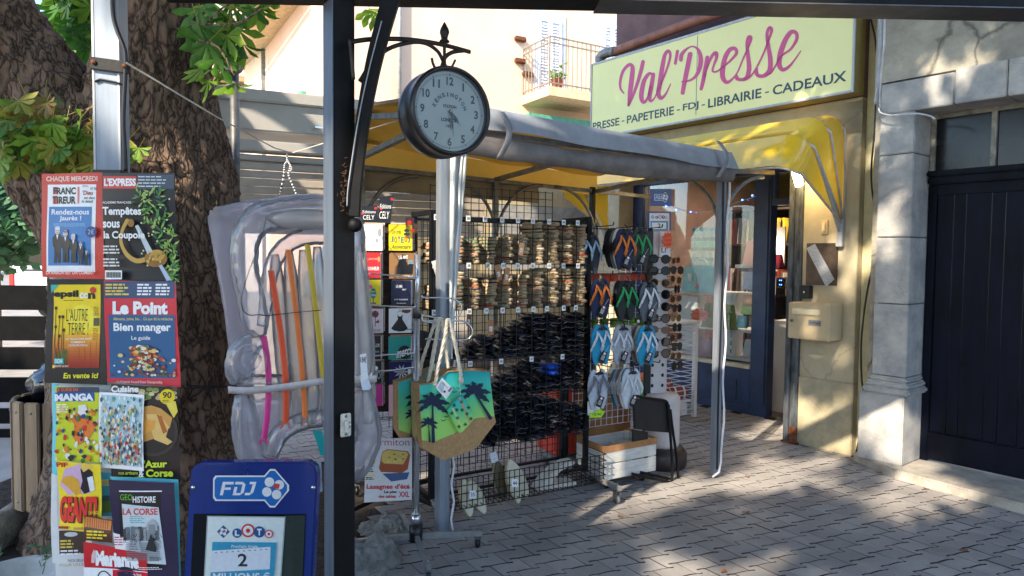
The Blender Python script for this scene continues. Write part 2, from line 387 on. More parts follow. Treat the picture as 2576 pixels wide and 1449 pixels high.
# low rounded concrete border of the pit, left, and planter rim below it
conc = mat('rough concrete', (150, 140, 122), .9, var=.2, scale=14, bump=.08, bscale=70)
b = MB(); pts = [gnd(-120, 1420, .0), gnd(0, 1365, 0), gnd(70, 1318, 0), gnd(150, 1295, 0), gnd(240, 1290, 0)]
b.tube(smooth_path([(p.x, p.y, .05) for p in pts], 5), .085, 10, sq=1.3)
tag(b.build('pit_border', mt=conc), 'curved rough concrete border of the tree pit behind the bin', 'kerb')
b = MB(); c = gnd(40, 1470, .16); prof_ = [(.15, -.16), (.2, .0), (.215, .02), (.2, .035), (.17, .03), (.15, -.02), (.001, -.03)]
b.lathe(prof_, 20, M=Matrix.Translation(c)); pl = tag(b.build('planter', mt=mat('white planter', (205, 203, 196), .7, var=.1, bump=.02)), 'round white planter rim at the foot of the magazine board', 'planter')
weed = mat('grey green weed', (96, 128, 92), .7, var=.2)
for k in range(5):
    b = MB(); r_ = random.Random(k); base = c+Vector((r_.uniform(-.25, .1), r_.uniform(-.1, .15), .0)); tip = base+Vector((r_.uniform(-.1, .12), 0, r_.uniform(.1, .18)))
    b.tube([base, (base+tip)/2+Vector((.02, 0, 0)), tip], .002, 4)
    for q in range(9):
        p = base.lerp(tip, .2+.09*q); d = Vector((r_.uniform(-1, 1), r_.uniform(-1, 1), .4)).normalized()*.03
        b.add([p, p+d+Vector((0, 0, .008)), p+d*1.8, p+d-Vector((0, 0, .008))], [(0, 1, 2, 3)])
    tag(b.build('weed', mt=weed), 'thin small-leaved weed growing beside the white planter', 'plant', 'weeds by the white planter')
# broken edging stones at the right border of the pit
stone_m = mat('broken grey stone', (128, 126, 120), .85, var=.2, scale=18, bump=.1, bscale=50)
def rock(r, seed, sx=1, sy=1, sz=1):
    b = MB(); b.ball((0, 0, 0), r, 30); me = []
    for i, v in enumerate(b.v):
        q = Vector(v); f = 1+.5*noise.noise(q*(.9/r)+Vector((seed, 0, 0)))+.3*abs(noise.noise(q*(2.4/r)+Vector((0, seed, 0))))+.12*noise.noise(q*(7/r))
        b.v[i] = (q.x*f*sx, q.y*f*sy, max(q.z*f*sz, -r*.5))
    return b
for k, (u, v, r, lab) in enumerate([(905, 1437, .09, 'broken grey edging stone nearest the black post foot, lowest of the row'), (945, 1418, .08, 'large jagged edging stone standing upright by the stand legs'), (968, 1378, .06, 'small edging stone just left of the chrome stand leg'), (978, 1335, .07, 'pale edging stone behind the spinner castor'), (935, 1340, .05, 'little chipped edging stone in the dark soil'), (1005, 1350, .04, 'smallest edging stone touching the pavers by the castor')]):
    p = gnd(u, v, 0); o = rock(r, k*3.1, 1.25, 1, .8 if k != 1 else 1.3).build('edging_stone', M=FR(p.x, p.y, r*.35, k*40), mt=stone_m)
    for q in o.data.polygons: q.use_smooth = False
    tag(o, lab, 'stone', 'edging stones of the tree pit')
# fallen leaves
dl = mat('dead leaf', (134, 88, 52), .8, var=.3)
for k, (u, v) in enumerate([(1880, 1200), (2190, 1168), (2210, 1190), (1878, 1290), (1822, 1439), (2425, 1385), (1560, 1300), (1990, 1150), (2330, 1230), (930, 1400), (960, 1440), (880, 1360), (2100, 1130)]):
    p = gnd(u, v, 0); b = MB(); n = 7
    vs = [(.028*math.cos(i/n*6.28)*(1 if i % 2 else .7), .014*math.sin(i/n*6.28), .003+.006*math.sin(i*2.)) for i in range(n)]
    b.add(vs+[(0, 0, .001)], [(i, (i+1) % n, n) for i in range(n)])
    tag(b.build('fallen_leaf', M=FR(p.x, p.y, .002, rnd.uniform(0, 360)), mt=dl), 'small curled brown leaf lying on the pavers', 'leaf', 'dead leaves on the ground')
# ================================================================ SHOP BUILDING
cream = mat('cream render', (188, 176, 146), .85, var=.1, scale=5, bump=.035, bscale=70, col2=(168, 158, 132))
cream_lo = mat('stained cream plinth render', (188, 174, 138), .88, scale=6, bump=.05, bscale=60, col2=(152, 146, 126))
mauve = mat('weathered mauve render', (128, 98, 96), .9, scale=4, bump=.04, bscale=50, col2=(104, 82, 82))
greyr = mat('grey patchy render', (178, 172, 156), .9, scale=2.6, bump=.09, bscale=30, col2=(134, 130, 120))
def cracks(m, scale=1.1, width=.012, dark=.35, warp=.18):
    n = m.node_tree; L = n.links; tc = n.nodes.new('ShaderNodeTexCoord'); nz = n.nodes.new('ShaderNodeTexNoise'); nz.inputs['Scale'].default_value = 3; nz.inputs['Detail'].default_value = 8; L.new(tc.outputs['Object'], nz.inputs['Vector'])
    mv = n.nodes.new('ShaderNodeMix'); mv.data_type = 'VECTOR'; mv.inputs[0].default_value = warp; L.new(tc.outputs['Object'], mv.inputs['A']); L.new(nz.outputs['Color'], mv.inputs['B'])
    vo = n.nodes.new('ShaderNodeTexVoronoi'); vo.feature = 'DISTANCE_TO_EDGE'; vo.inputs['Scale'].default_value = scale; L.new(mv.outputs[1], vo.inputs['Vector'])
    mr = n.nodes.new('ShaderNodeMapRange'); mr.inputs['From Max'].default_value = width; mr.inputs['To Min'].default_value = dark; L.new(vo.outputs['Distance'], mr.inputs[0])
    b = n.nodes['Principled BSDF']; o = b.inputs['Base Color'].links[0].from_socket; x = n.nodes.new('ShaderNodeMix'); x.data_type = 'RGBA'; x.blend_type = 'MULTIPLY'; x.inputs[0].default_value = 1; L.new(o, x.inputs['A']); L.new(mr.outputs[0], x.inputs['B']); L.new(x.outputs['Result'], b.inputs['Base Color'])
cracks(greyr, 1.3, .014, .4); cracks(cream, .8, .004, .7); cracks(cream_lo, 1.6, .005, .75)
blue = mat('slate blue shopfront paint', (42, 64, 104), .42, var=.14, scale=5, bump=.01, col2=(30, 44, 72))
F0 = FAC(0, 0)
shop = thing('shop_building', 'cream rendered shop building carrying the yellow sign and awning', 'building', F0)
# local x = s, y = -t
qb('wall', cream, shop, (-.47, .0, 0, .62, .56, 2.70), bev=.004)
qb('wall_base', cream_lo, shop, (-.475, .004, -.008, .62, 0, .56), bev=.006)
qb('wall', mat('cream green strip', (196, 186, 146), .88, var=.08, scale=8, bump=.03), shop, (.004, .128, .07, .3, 0, 4.6))
qb('wall', cream, shop, (-2.78, .0, .0, .3, 2.45, 2.72), bev=.003)
qb('wall', cream, shop, (-3.12, -2.805, .40, .70, 0, 2.60), bev=.005)
qb('wall', mauve, shop, (-2.52, .0, .01, .3, 2.723, 5.2))
qb('wall', mauve, shop, (-3.1, -2.805, .72, 4., 0, 5.2))
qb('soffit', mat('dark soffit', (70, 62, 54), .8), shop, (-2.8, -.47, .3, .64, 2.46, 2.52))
# drainpipe
g = pm(FAC(0, .12)); pts = [g(1512, 158), g(1510, 145), g(1524, 134), g(1548, 129), g(1640, 94), g(1740, 56), g(1850, 20), g(1950, -10)]
copper = mat('old copper coloured pipe', (150, 100, 84), .55, .2, var=.15, scale=10)
b = MB(); b.tube([(x, -.12, z) for x, z in smooth_path([g(1548, 129), g(1640, 94), g(1740, 56), g(1850, 20), g(1950, -10)], 3)], .045, 12); dp = b.build('drainpipe', shop, mt=copper)
b = MB(); b.tube([(x, -.12, z) for x, z in smooth_path(pts[:4], 4)], .05, 12); b.build('pipe_elbow', shop, mt=galv)
# mouldings & wall bits
door_rail = thing('shutter_rail', 'tall worn grey metal rail at the shop doorway, rusty at its foot', 'rail', FAC(-.47, .03))
qb('rail', mat('worn blue grey metal', (104, 112, 118), .55, .4, var=.2, scale=7, warp=(4, 4, .8), col2=(52, 50, 50)), door_rail, (-.075, -.03, 0, .09, .0, 2.42), (-.03, .0, .02, .06, .0, 2.42), (.0, .04, .008, .09, .0, 2.42), bev=.003)
qb('rusty_foot', rust, door_rail, (-.085, .06, -.012, .02, .0, .015), (-.02, .045, -.006, .01, .015, .14))
mb = thing('mailbox', 'cream metal letterbox on the wall beside the shop doorway', 'mailbox', FAC(-.42, .015, .885))
boxm = mat('cream letterbox paint', (204, 184, 146), .45, var=.05, scale=6)
qb('body', boxm, mb, (0, .33, -.2, .0, 0, .28), bev=.006)
qb('door', boxm, mb, (.012, .318, -.205, -.2, .012, .268), bev=.002)
qb('slot_flap', mat('pale plastic flap', (226, 214, 178), .4, var=.03), mb, (.04, .26, -.222, -.2035, .19, .235), bev=.006)
A = Art(g=lambda x, y: (x, y), y=-.207); A.rect(.17, .11, .27, .155, ink(130, 130, 132)); A.up(); A.text('Val Presse', .18, .125, .262, .143, K_); A.build('name_plate', mb)
b = MB(); b.cyl((.035, -.215, .14), (.035, -.2, .14), .012); b.build('lock', mb, mt=galv)
sw = thing('light_switch', 'cream doorbell plate above the dark panel on the wall', 'switch', FAC(-.265, .0, 1.70))
qb('plate', boxm, sw, (-.02, .035, -.012, .0, 0, .11), bev=.003); qb('button', mat('switch button', (228, 214, 170), .4), sw, (-.005, .02, -.022, -.0125, .02, .09), bev=.003)
pn = thing('panel_cover', 'dark brown metal cover plate on the wall with silver tape across it', 'panel', FAC(-.395, .0, 1.30))
qb('plate', mat('brown scratched metal', (88, 74, 62), .35, .5, var=.3, scale=4), pn, (0, .25, -.014, .0, 0, .33), bev=.002)
b = MB(); b.add([(.0, -.0165, .29), (.07, -.0165, .325), (.235, -.0165, .05), (.17, -.0165, -.012)], [(0, 1, 2, 3)]); b.build('silver_tape', pn, mt=mat('silver tape', (176, 178, 182), .35, .4, var=.12, scale=30, warp=(1, 1, 6)))
kb = thing('key_box', 'small black keypad box between the doorway rail and the letterbox', 'keypad', FAC(-.40, .0, 1.19))
qb('body', black_plastic, kb, (-.03, .065, -.05, .0, 0, .105), bev=.006); b = MB(); b.cyl((.015, -.055, .05), (.015, -.049, .05), .008); b.build('button', kb, mt=chrome)
# ---- sign box
SX0, SX1, SZ0, SZ1 = -2.70, .012, 2.725, 3.497
sgM = FAC(SX0, .16, SZ0); sg = thing('shop_sign', 'long pale yellow sign box with pink script lettering over the shop', 'sign', sgM)
SWd, SHt = SX1-SX0, SZ1-SZ0
qb('sign_box', mat('sign side bronze', (150, 130, 70), .5, .2, var=.08), sg, (0, SWd, .004, .155, 0, SHt), bev=.004)
qb('sign_face', mat('pale yellow acrylic', (240, 234, 148), .22, var=.015, scale=2, coat=.3), sg, (.018, SWd-.018, -.006, .003, .018, SHt-.018))
qb('sign_frame', alu_pale, sg, (0, SWd, -.012, .0035, SHt-.018, SHt+.004), (0, .018, -.012, .0035, 0, SHt-.018), (SWd-.018, SWd, -.012, .0035, 0, SHt-.018), (.018, SWd-.018, -.012, .0035, 0, .018), bev=.002)
gs = pm(sgM); T4 = lambda x, y: (1416.8+.33327*x, .33327*y)
A = Art(g=lambda x, y: gs(*T4(x, y)), y=-.0075, step=.0004); pink = ink(205, 62, 124, rough=.3)
for st in ([(462, 705, 5), (437, 670, 8), (435, 610, 10), (455, 540, 11), (490, 497, 12), (515, 490, 13), (528, 520, 16), (520, 600, 18), (508, 700, 17), (497, 796, 9)],
 [(497, 796, 9), (525, 735, 10), (560, 640, 12), (590, 540, 14), (606, 467, 14)],
 [(690, 575, 8), (655, 556, 12), (615, 610, 16), (595, 700, 18), (597, 755, 16), (617, 772, 12), (645, 730, 8), (670, 640, 8)],
 [(684, 562, 14), (668, 660, 17), (655, 730, 16), (665, 765, 10), (690, 745, 6), (712, 700, 5)],
 [(712, 700, 5), (760, 590, 8), (800, 480, 9), (812, 412, 10), (796, 386, 12), (770, 420, 14), (750, 520, 17), (732, 640, 18), (722, 705, 17), (740, 742, 14), (775, 715, 8), (815, 635, 4)],
 [(866, 388, 12), (850, 480, 11)],
 [(892, 452, 15), (900, 410, 15), (940, 368, 8), (985, 352, 6), (1025, 380, 12), (1042, 440, 17), (1035, 510, 17), (1005, 575, 12), (960, 608, 8), (900, 617, 5)],
 [(962, 410, 18), (940, 520, 18), (920, 620, 17), (905, 702, 15)],
 [(1092, 435, 15), (1075, 530, 16), (1058, 620, 15), (1045, 672, 13)],
 [(1062, 600, 6), (1098, 490, 8), (1130, 420, 12), (1158, 402, 15), (1160, 440, 12), (1138, 500, 8), (1132, 538, 8), (1165, 540, 7), (1215, 502, 7), (1270, 455, 9), (1312, 402, 12), (1300, 368, 14), (1260, 378, 16), (1225, 440, 18), (1207, 530, 19), (1210, 590, 18), (1238, 622, 14), (1278, 600, 8), (1320, 545, 6), (1360, 450, 7), (1395, 370, 8), (1422, 292, 11), (1405, 282, 13), (1391, 330, 12), (1400, 430, 15), (1407, 520, 18), (1388, 588, 16), (1345, 603, 12), (1315, 592, 15), (1312, 575, 12)],
 [(1360, 605, 9), (1400, 590, 9), (1440, 550, 7), (1500, 440, 7), (1545, 330, 8), (1577, 232, 11), (1560, 212, 13), (1542, 260, 12), (1552, 350, 15), (1567, 450, 18), (1562, 530, 18), (1522, 572, 15), (1476, 572, 14), (1462, 548, 15), (1466, 520, 9)],
 [(1530, 570, 8), (1570, 552, 8), (1605, 500, 7), (1650, 425, 8), (1720, 372, 9), (1765, 300, 12), (1762, 252, 14), (1722, 245, 16), (1677, 310, 19), (1642, 410, 20), (1634, 488, 19), (1662, 528, 15), (1712, 500, 10), (1760, 440, 6), (1797, 386, 4)]):
    A = Art(g=lambda x, y: gs(*T4(x, y)), y=-.0075-.0002*len(bpy.data.objects[-1].name if 0 else 'x'), step=.0004); A.stroke(st, pink); A.build('letter', sg)
A = Art(g=gs, step=.0004)
x0, z0 = gs(*T4(226, 985)); x1, z1 = gs(*T4(2140, 632)); zt = gs(*T4(2140, 552))[1]; A.g = lambda x, y: (x, y)
wl = 'PRESSE - PAPETERIE - FDJ - LIBRAIRIE - CADEAUX'.split(' '); wd_ = [textmesh(w, .02)[3]-textmesh(w, .02)[2] for w in wl]; sp_ = .26; k_ = (x1-x0)/(sum(wd_)+sp_*(len(wl)-1)); x_ = x0; hh = zt-z1
for w, q in zip(wl, wd_):
    A = Art(g=lambda x, y: (x, y), y=-.0075); c_ = .0 if w != '-' else hh*.38; A.text(w, x_, z0+c_, x_+q*k_, z0+hh-c_*1.3, ink(34, 66, 74), bold=.02); A.build('printed_word', sg); x_ += (q+sp_)*k_
xs = gs(*T4(1015, 400))[0]
qb('panel_seam', mat('seam', (96, 120, 130), .5), sg, (xs-.003, xs+.003, -.0071, -.0062, .05, SHt-.03))
# ---- cables left of garage
cabs = [('black_cable', 'long black cable hanging down the wall beside the stone pillar', .007, black_plastic, .05, [(2188, 40), (2202, 100), (2206, 180), (2203, 260), (2200, 330), (2192, 420), (2194, 480), (2206, 560), (2202, 640), (2184, 720), (2172, 800), (2166, 880), (2168, 960), (2174, 1000), (2166, 1080), (2152, 1145)]),
 ('conduit', 'thick grey plastic conduit strapped beside the sign', .016, mat('grey conduit', (176, 178, 182), .5), .1, [(2216, 30), (2214, 120), (2209, 200), (2204, 262)]),
 ('conduit', 'thinner white conduit running right of the thick grey one', .009, mat('white conduit', (205, 205, 205), .5), .1, [(2226, 30), (2224, 120), (2216, 200), (2214, 275)]),
 ('white_cable', 'white cable sagging under the stone lintel towards the garage window', .006, MATS['white conduit'], .22, [(2210, 272), (2216, 284), (2240, 290), (2270, 288), (2310, 286), (2340, 292), (2352, 300)])]
for nm, lab, r, m_, t, pts in cabs:
    M = FAC(0, t); g = pm(M); b = MB(); b.tube([(x, 0, z) for x, z in smooth_path([g(*p) for p in pts], 4)], r, 8); tag(b.build(nm, M=M, mt=m_), lab, 'cable')
# ================================================================ STONE DOORWAY AND GARAGE
stone = mat('pale limestone', (190, 187, 179), .8, var=.08, scale=6, bump=.05, bscale=60, col2=(148, 148, 148))
cracks(stone, 2.3, .003, .75)
gar = thing('garage_building', 'old grey rendered house with pale stone doorway and dark blue door', 'building', F0)
def st_block(nm, *bx, bev=.006, m_=stone): return qb(nm, m_, gar, *bx, bev=bev)
M14 = FAC(0, .14); g14 = pm(M14)
qb('wall', greyr, gar, (.132, 4.2, -.10, .4, 3.0, 5.4)); 
qb('wall', greyr, gar, (2.6, 4.2, -.10, .4, 0, 3.0))
PX0, PX1 = .195, .425
for z0, z1 in ((.68, 1.19), (1.196, 1.66), (1.666, 2.24), (2.246, 2.53)): st_block('stone', (PX0, PX1, -.14, .21, z0, z1))
st_block('capital_moulding', (PX0-.012, PX1+.012, -.155, .22, .64, .675), (PX0-.03, PX1+.03, -.175, .22, .60, .64), (PX0-.045, PX1+.045, -.19, .22, .555, .60), bev=.012)
st_block('pillar_base', (.13, .435, -.185, .22, .061, .552), bev=.008)
# lintel stones
zl0, zl1 = 2.533, 2.76
for x0, x1 in ((.195, .66), (.665, .955), (.96, 1.4), (1.405, 1.85), (1.855, 2.59)): st_block('lintel_stone', (x0, x1, -.14 if x0 < .5 else -.15, .21, zl0, 2.745 if x0 < .6 else zl1))
qb('wall', greyr, gar, (.132, 2.6, -.105, .35, 2.765, 3.0)); qb('wall', greyr, gar, (.128, .192, -.06, .2, 0, 2.8))
# window above door
qb('window_frame', mat('old pale painted wood', (150, 146, 134), .7, var=.25, scale=14, bump=.03), gar, (.43, .46, .12, .17, 2.13, 2.53), (.46, 2.5, .12, .17, 2.50, 2.532), (.80, .83, .115, .17, 2.13, 2.50), (1.3, 1.33, .115, .17, 2.13, 2.50), (1.8, 1.83, .115, .17, 2.13, 2.5))
for x0, x1 in ((.46, .80), (.83, 1.3), (1.33, 1.8)): qb('pane', mat('dark window glass', (20, 23, 28), .15, var=.3, scale=3, spec=.3), gar, (x0+.001, x1-.001, .14, .148, 2.13, 2.499))
navy = mat('dark navy door paint', (5, 12, 30), .5, spec=.15, var=.3, scale=6, bump=.02, warp=(2, 2, .4))
gd = thing('garage_door', 'tall dark navy boarded door under the stone lintel', 'door', FAC(.43, -.13, .062))
qb('head_rail', navy, gd, (0, 2.2, -.06, .03, 2.03, 2.07), (0, 2.2, -.04, .03, 1.975, 2.03), bev=.008)
qb('side_frame', navy, gd, (0, .055, -.01, .04, 0, 1.975), bev=.004); qb('top_frame', navy, gd, (.055, 2.2, -.004, .04, 1.90, 1.975), bev=.004)
xw = .057
ws = [.105, .075, .15, .08, .115, .13, .1, .12, .14, .1, .13, .11, .12, .13, .12, .14, .12]
for w in ws:
    qb('plank', navy, gd, (xw, xw+w-.004, .006, .035, .20, 1.899), bev=.002); xw += w
qb('kick_board', navy, gd, (.055, 2.2, -.012, .035, .015, .198), (.055, 2.2, -.022, .03, .165, .215), bev=.006)
b = MB(); b.slab([(.03, -.02), (.06, -.09), (.44, -.29), (1.2, -.37), (3.6, -.45), (3.6, .22), (.03, .22)], -.03, .06)
tag(b.build('kerb', M=F0, bev=.01, mt=mat('worn kerb stone', (182, 176, 164), .85, scale=9, bump=.07, bscale=40, col2=(150, 142, 130))), kind='structure')
# ================================================================ SHOPFRONT (recessed)
SFY = .635
sf = thing('shopfront', 'slate blue wooden shopfront with large display window and open doorway', 'shopfront', FAC(0, -SFY))
qb('left_post', blue, sf, (-2.80, -2.66, -.01, .08, 0, 2.44), bev=.004)
qb('top_beam', blue, sf, (-2.66, -.45, -.02, .08, 2.30, 2.45), bev=.004)
qb('post', blue, sf, (-1.27, -1.09, -.02, .09, 0, 2.30), (-1.25, -1.11, -.034, -.02, .1, 2.25), bev=.004)
qb('sill', mat('cream sill', (206, 198, 170), .6), sf, (-2.66, -1.27, -.035, .08, .44, .475), bev=.004)
qb('lower_panel', blue, sf, (-2.66, -1.27, .0, .06, .0, .44), (-2.66, -1.27, -.014, .0, .0, .07), (-2.66, -1.27, -.014, .0, .36, .44), (-1.34, -1.27, -.014, .0, .07, .36), (-1.97, -1.88, -.014, .0, .07, .36), (-2.66, -2.58, -.014, .0, .07, .36), (-1.80, -1.42, -.01, .0, .12, .32), (-2.5, -2.05, -.01, .0, .12, .32), bev=.004)
glass = clearmat('shop window glass', ior=1.5)
qb('window_pane', glass, sf, (-2.66, -1.27, .02, .026, .475, 2.30))
qb('transom_bar', blue, sf, (-1.09, -.45, -.015, .07, 2.0, 2.06), (-1.09, -1.06, -.01, .06, 2.06, 2.3), bev=.003)
qb('transom_pane', glass, sf, (-1.06, -.45, .02, .026, 2.06, 2.3))
# interior
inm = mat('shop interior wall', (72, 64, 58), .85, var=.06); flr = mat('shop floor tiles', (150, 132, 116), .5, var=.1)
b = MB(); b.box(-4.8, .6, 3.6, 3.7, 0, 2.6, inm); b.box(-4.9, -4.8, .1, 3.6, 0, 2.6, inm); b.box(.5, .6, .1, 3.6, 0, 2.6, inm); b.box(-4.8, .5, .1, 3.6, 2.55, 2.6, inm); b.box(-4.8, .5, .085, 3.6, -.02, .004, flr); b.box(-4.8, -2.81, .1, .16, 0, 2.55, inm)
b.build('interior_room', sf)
for nm, x, y, z, e, sz in (('shop_light', -1.5, 1.1, 2.5, 13, .5), ('shop_light', -2.1, .7, 2.5, 1.2, .5)):
    l = bpy.data.lights.new(nm, 'AREA'); l.energy = e; l.size = sz; l.color = (1, .8, .58); lo = bpy.data.objects.new(nm, l); COL.objects.link(lo); lo.matrix_world = FAC(0, -SFY) @ Matrix.Translation((x, y, z))
cl = thing('ceiling_light', 'lit ceiling panel glowing inside the shop', 'ceiling light', FAC(-1.6, -SFY-1.3, 2.52))
qb('diffuser', mat('lit diffuser', (255, 225, 180), .5, emit=6), cl, (-.25, .25, -.25, .25, 0, .02)); 
# bookshelf across the back
BY = 1.7
bs = thing('bookshelf', 'dark shelving unit filled with magazines inside the shop', 'bookshelf', FAC(0, -SFY-BY))
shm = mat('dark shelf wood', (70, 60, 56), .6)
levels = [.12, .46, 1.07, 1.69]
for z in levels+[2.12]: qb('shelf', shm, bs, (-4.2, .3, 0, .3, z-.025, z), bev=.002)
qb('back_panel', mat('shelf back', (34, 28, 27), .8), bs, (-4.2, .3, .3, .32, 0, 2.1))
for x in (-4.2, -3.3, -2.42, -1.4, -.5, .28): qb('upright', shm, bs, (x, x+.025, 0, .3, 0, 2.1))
bcols = [(210, 200, 186), (226, 214, 200), (170, 60, 50), (60, 54, 60), (200, 170, 110), (110, 90, 80), (230, 226, 220), (84, 88, 110), (190, 120, 70), (30, 28, 32), (214, 190, 60), (120, 50, 60)]
bme = []
for k, c_ in enumerate(bcols):
    b = MB(); h = .27+.018*(k % 4); b.box(0, .013+.004*(k % 3), 0, .18, 0, h); me = b.mesh('magazine'); me.materials.append(mat('spine_%d' % k, c_, .5, var=.1, scale=40)); bme.append(me)
n = 0
for z in levels[1:]:
    x = -3.25
    while x < -1.45 and n < 290:
        if not (-2.45 < x < -2.38):
            o = link('magazine', rnd.choice(bme), None, FAC(0, -SFY-BY) @ Matrix.Translation((x, .02+rnd.random()*.03, z)) @ Matrix.Rotation(rad(rnd.uniform(-3, 9)), 4, 'Y'))
            tag(o, 'thin magazine standing among others on the shelves inside the shop', 'magazine', 'magazines on the shop shelves'); n += 1
        x += rnd.uniform(.018, .034)
# ================================================================ WINDOW DISPLAY (inside the shopfront)
# helper frame: facing the street, set back behind the glass
def WF(u, v, back): 
    M = FAC(0, -SFY-back); x, z = pm(M)(u, v); return M @ Matrix.Translation((x, 0, z))
def wsz(u0, u1, v0, v1, back):
    g = pm(FAC(0, -SFY-back)); a = g(u0, v1); c = g(u1, v0); return c[0]-a[0], c[1]-a[1]
whs = mat('white lacquer', (222, 220, 216), .35, var=.03)
dsp = thing('display_stand', 'white stepped display stand behind the shop window', 'display stand', FAC(0, -SFY-.22))
gd_ = pm(FAC(0, -SFY-.22))
def shelfpx(nm, u0, v0, u1, v1, th, depth=.26):
    a = gd_(u0, v0); c = gd_(u1, v1); qb(nm, whs, dsp, (a[0], c[0], -.03, depth, (a[1]+c[1])/2-th, (a[1]+c[1])/2), bev=.002)
shelfpx('shelf', 1686, 735, 1858, 728, .035); shelfpx('shelf', 1853, 668, 1925, 664, .035); shelfpx('shelf', 1700, 826, 1905, 816, .03)
a = gd_(1715, 1); c = gd_(1765, 1); qb('column', whs, dsp, (a[0], c[0], .05, .2, .48, gd_(1740, 745)[1]), bev=.002)
a = gd_(1830, 1); c = gd_(1862, 1); qb('column', whs, dsp, (a[0], c[0], .05, .2, .48, gd_(1850, 740)[1]), bev=.002)
qb('base', whs, dsp, (-2.3, -1.29, -.05, .3, .476, .5), bev=.002)
def handbag(name, label, cat, u0, v0, u1, v1, m, back=.2, top=.9, depth=.09, handle=None, quilt=False, flap=None, extra=None, hm=None):
    M = WF(u0, v1, back); w, h = wsz(u0, u1, v0, v1, back); t = thing(name, label, cat, M)
    b = MB(); i = w*(1-top)/2; y = depth
    b.add([(0, 0, 0), (w, 0, 0), (w, y, 0), (0, y, 0), (i, y*.35, h), (w-i, y*.35, h), (w-i, y*.65, h), (i, y*.65, h)], [(0, 1, 5, 4), (1, 2, 6, 5), (2, 3, 7, 6), (3, 0, 4, 7), (4, 5, 6, 7), (3, 2, 1, 0)], m)
    b.build('body', t, bev=.006)
    if quilt:
        for i_ in range(3):
            for j in range(5):
                f = (i_+.5)/3; x0 = i+(w-2*i)*j/5; b = MB(); b.box(x0+.003, x0+(w-2*i)/5-.003, y*.35*f-.014, y*.35*f+.004, h*(i_/3)+.004, h*((i_+1)/3)-.004); b.build('pad', t, bev=.006, mt=m)
    if handle:
        b = MB(); b.tube(arc(w/2, h, handle*w, 0, 180, 12, y/2), .006, 8); b.build('handle', t, mt=hm or m)
    if flap: qb('flap', flap, t, (i*.8, w-i*.8, y*.3-.012, y*.5, h*.62, h*.98), bev=.004)
    if extra: extra(t, w, h)
    return t
teal_l = mat('pale turquoise leather', (116, 186, 196), .45, var=.12, scale=9, col2=(150, 206, 200))
def tassel(t, w, h):
    b = MB(); b.tube([(w*.45, -.008, h*.75), (w*.5, -.02, h*.55), (w*.5, -.02, h*.4)], .004, 6); b.build('strap', t, mt=mat('brown strap', (150, 110, 84), .6))
    b = MB(); b.lathe([(.006, .0), (.016, -.05), (.018, -.07)][::-1], 8, M=Matrix.Translation((w*.5, -.022, h*.42))); b.build('tassel', t, mt=mat('pink tassel', (228, 150, 170), .8))
    qb('price_tag', ink(236, 232, 220), t, (w*.22, w*.33, -.006, -.004, h*.42, h*.72))
handbag('handbag', 'large pale turquoise handbag with round handle and pink tassel on the display stand', 'handbag', 1712, 672, 1800, 733, teal_l, .1, .92, .1, .2, extra=tassel)
scb = MB(); M = WF(1738, 690, .32); w, h = wsz(1738, 1800, 573, 690, .32)
pz = [mat('zigzag knit %d' % i, c_, .85, var=.1, scale=30) for i, c_ in enumerate([(90, 190, 196), (40, 110, 150), (176, 200, 206), (60, 160, 190), (150, 180, 200), (30, 90, 130)])]
for r_ in range(14):
    for q in range(16):
        x0, x1 = w*q/16, w*(q+1)/16; z0 = h*r_/14; dz = h/14; o0 = (q % 2)*dz*.35; o1 = ((q+1) % 2)*dz*.35
        fl = lambda x, z: .012*math.sin(x*60)-.01*math.sin(z*9)
        scb.add([(x0, fl(x0, z0), z0+o0), (x1, fl(x1, z0), z0+o1), (x1, fl(x1, z0), z0+dz+o1), (x0, fl(x0, z0), z0+dz+o0)], [(0, 1, 2, 3)], pz[(r_*5+r_//3) % 6])
tag(scb.build('scarf', M=M, solid=.004), 'blue and turquoise zigzag knitted scarf draped behind the turquoise handbag', 'scarf')
pkl = mat('pink leather', (222, 140, 150), .5, var=.06)
handbag('handbag', 'pink handbag with tall handle on the upper window shelf', 'handbag', 1866, 604, 1936, 666, pkl, .12, .82, .1, .22)
handbag('handbag', 'olive green quilted handbag on the lower window shelf', 'handbag', 1762, 768, 1846, 822, mat('olive leather', (122, 140, 40), .45, var=.1), .1, .86, .09, .16, quilt=True, hm=mat('grey cord', (140, 134, 130), .6))
handbag('purse', 'small turquoise wallet leaning beside the olive quilted bag', 'purse', 1852, 795, 1878, 824, mat('turquoise leather', (80, 190, 200), .45), .04, .95, .03)
handbag('purse', 'lime yellow purse lying on a wooden box in the window', 'purse', 1861, 771, 1897, 790, mat('lime leather', (190, 220, 60), .45), .06, .95, .05)
handbag('box', 'slatted wooden trinket box under the lime purse in the window', 'box', 1866, 742, 1897, 769, mat('light wood', (200, 150, 100), .6), .06, .98, .06)
handbag('handbag', 'pale blue paper gift bag with dark cord handle in the window', 'gift bag', 1866, 684, 1898, 728, mat('pale blue paper', (190, 204, 222), .7), .1, .98, .08, .25, hm=black_plastic)
handbag('handbag', 'round pink backpack low in the shop window behind the wire stand', 'backpack', 1752, 855, 1790, 895, mat('dusty pink leather', (206, 160, 160), .5), .12, .7, .1)
handbag('handbag', 'small white handbag with a clasp at the lower right of the window', 'handbag', 1866, 856, 1893, 895, mat('white leather', (222, 220, 216), .45), .1, .75, .08)
b = MB(); M = WF(1838, 892, .02)
for i in range(8): b.ball((0, -.0, .02+.02*i), (.008, .006, .012), 6, [MATS['brown strap'], black_plastic, MATS['lime leather'], whs][i % 4])
b.bar((0, 0, .17), (.0, 0, .26), .003, m=black_plastic); tag(b.build('bracelet', M=M), 'beaded strap hanging under the lower window shelf', 'bracelet')
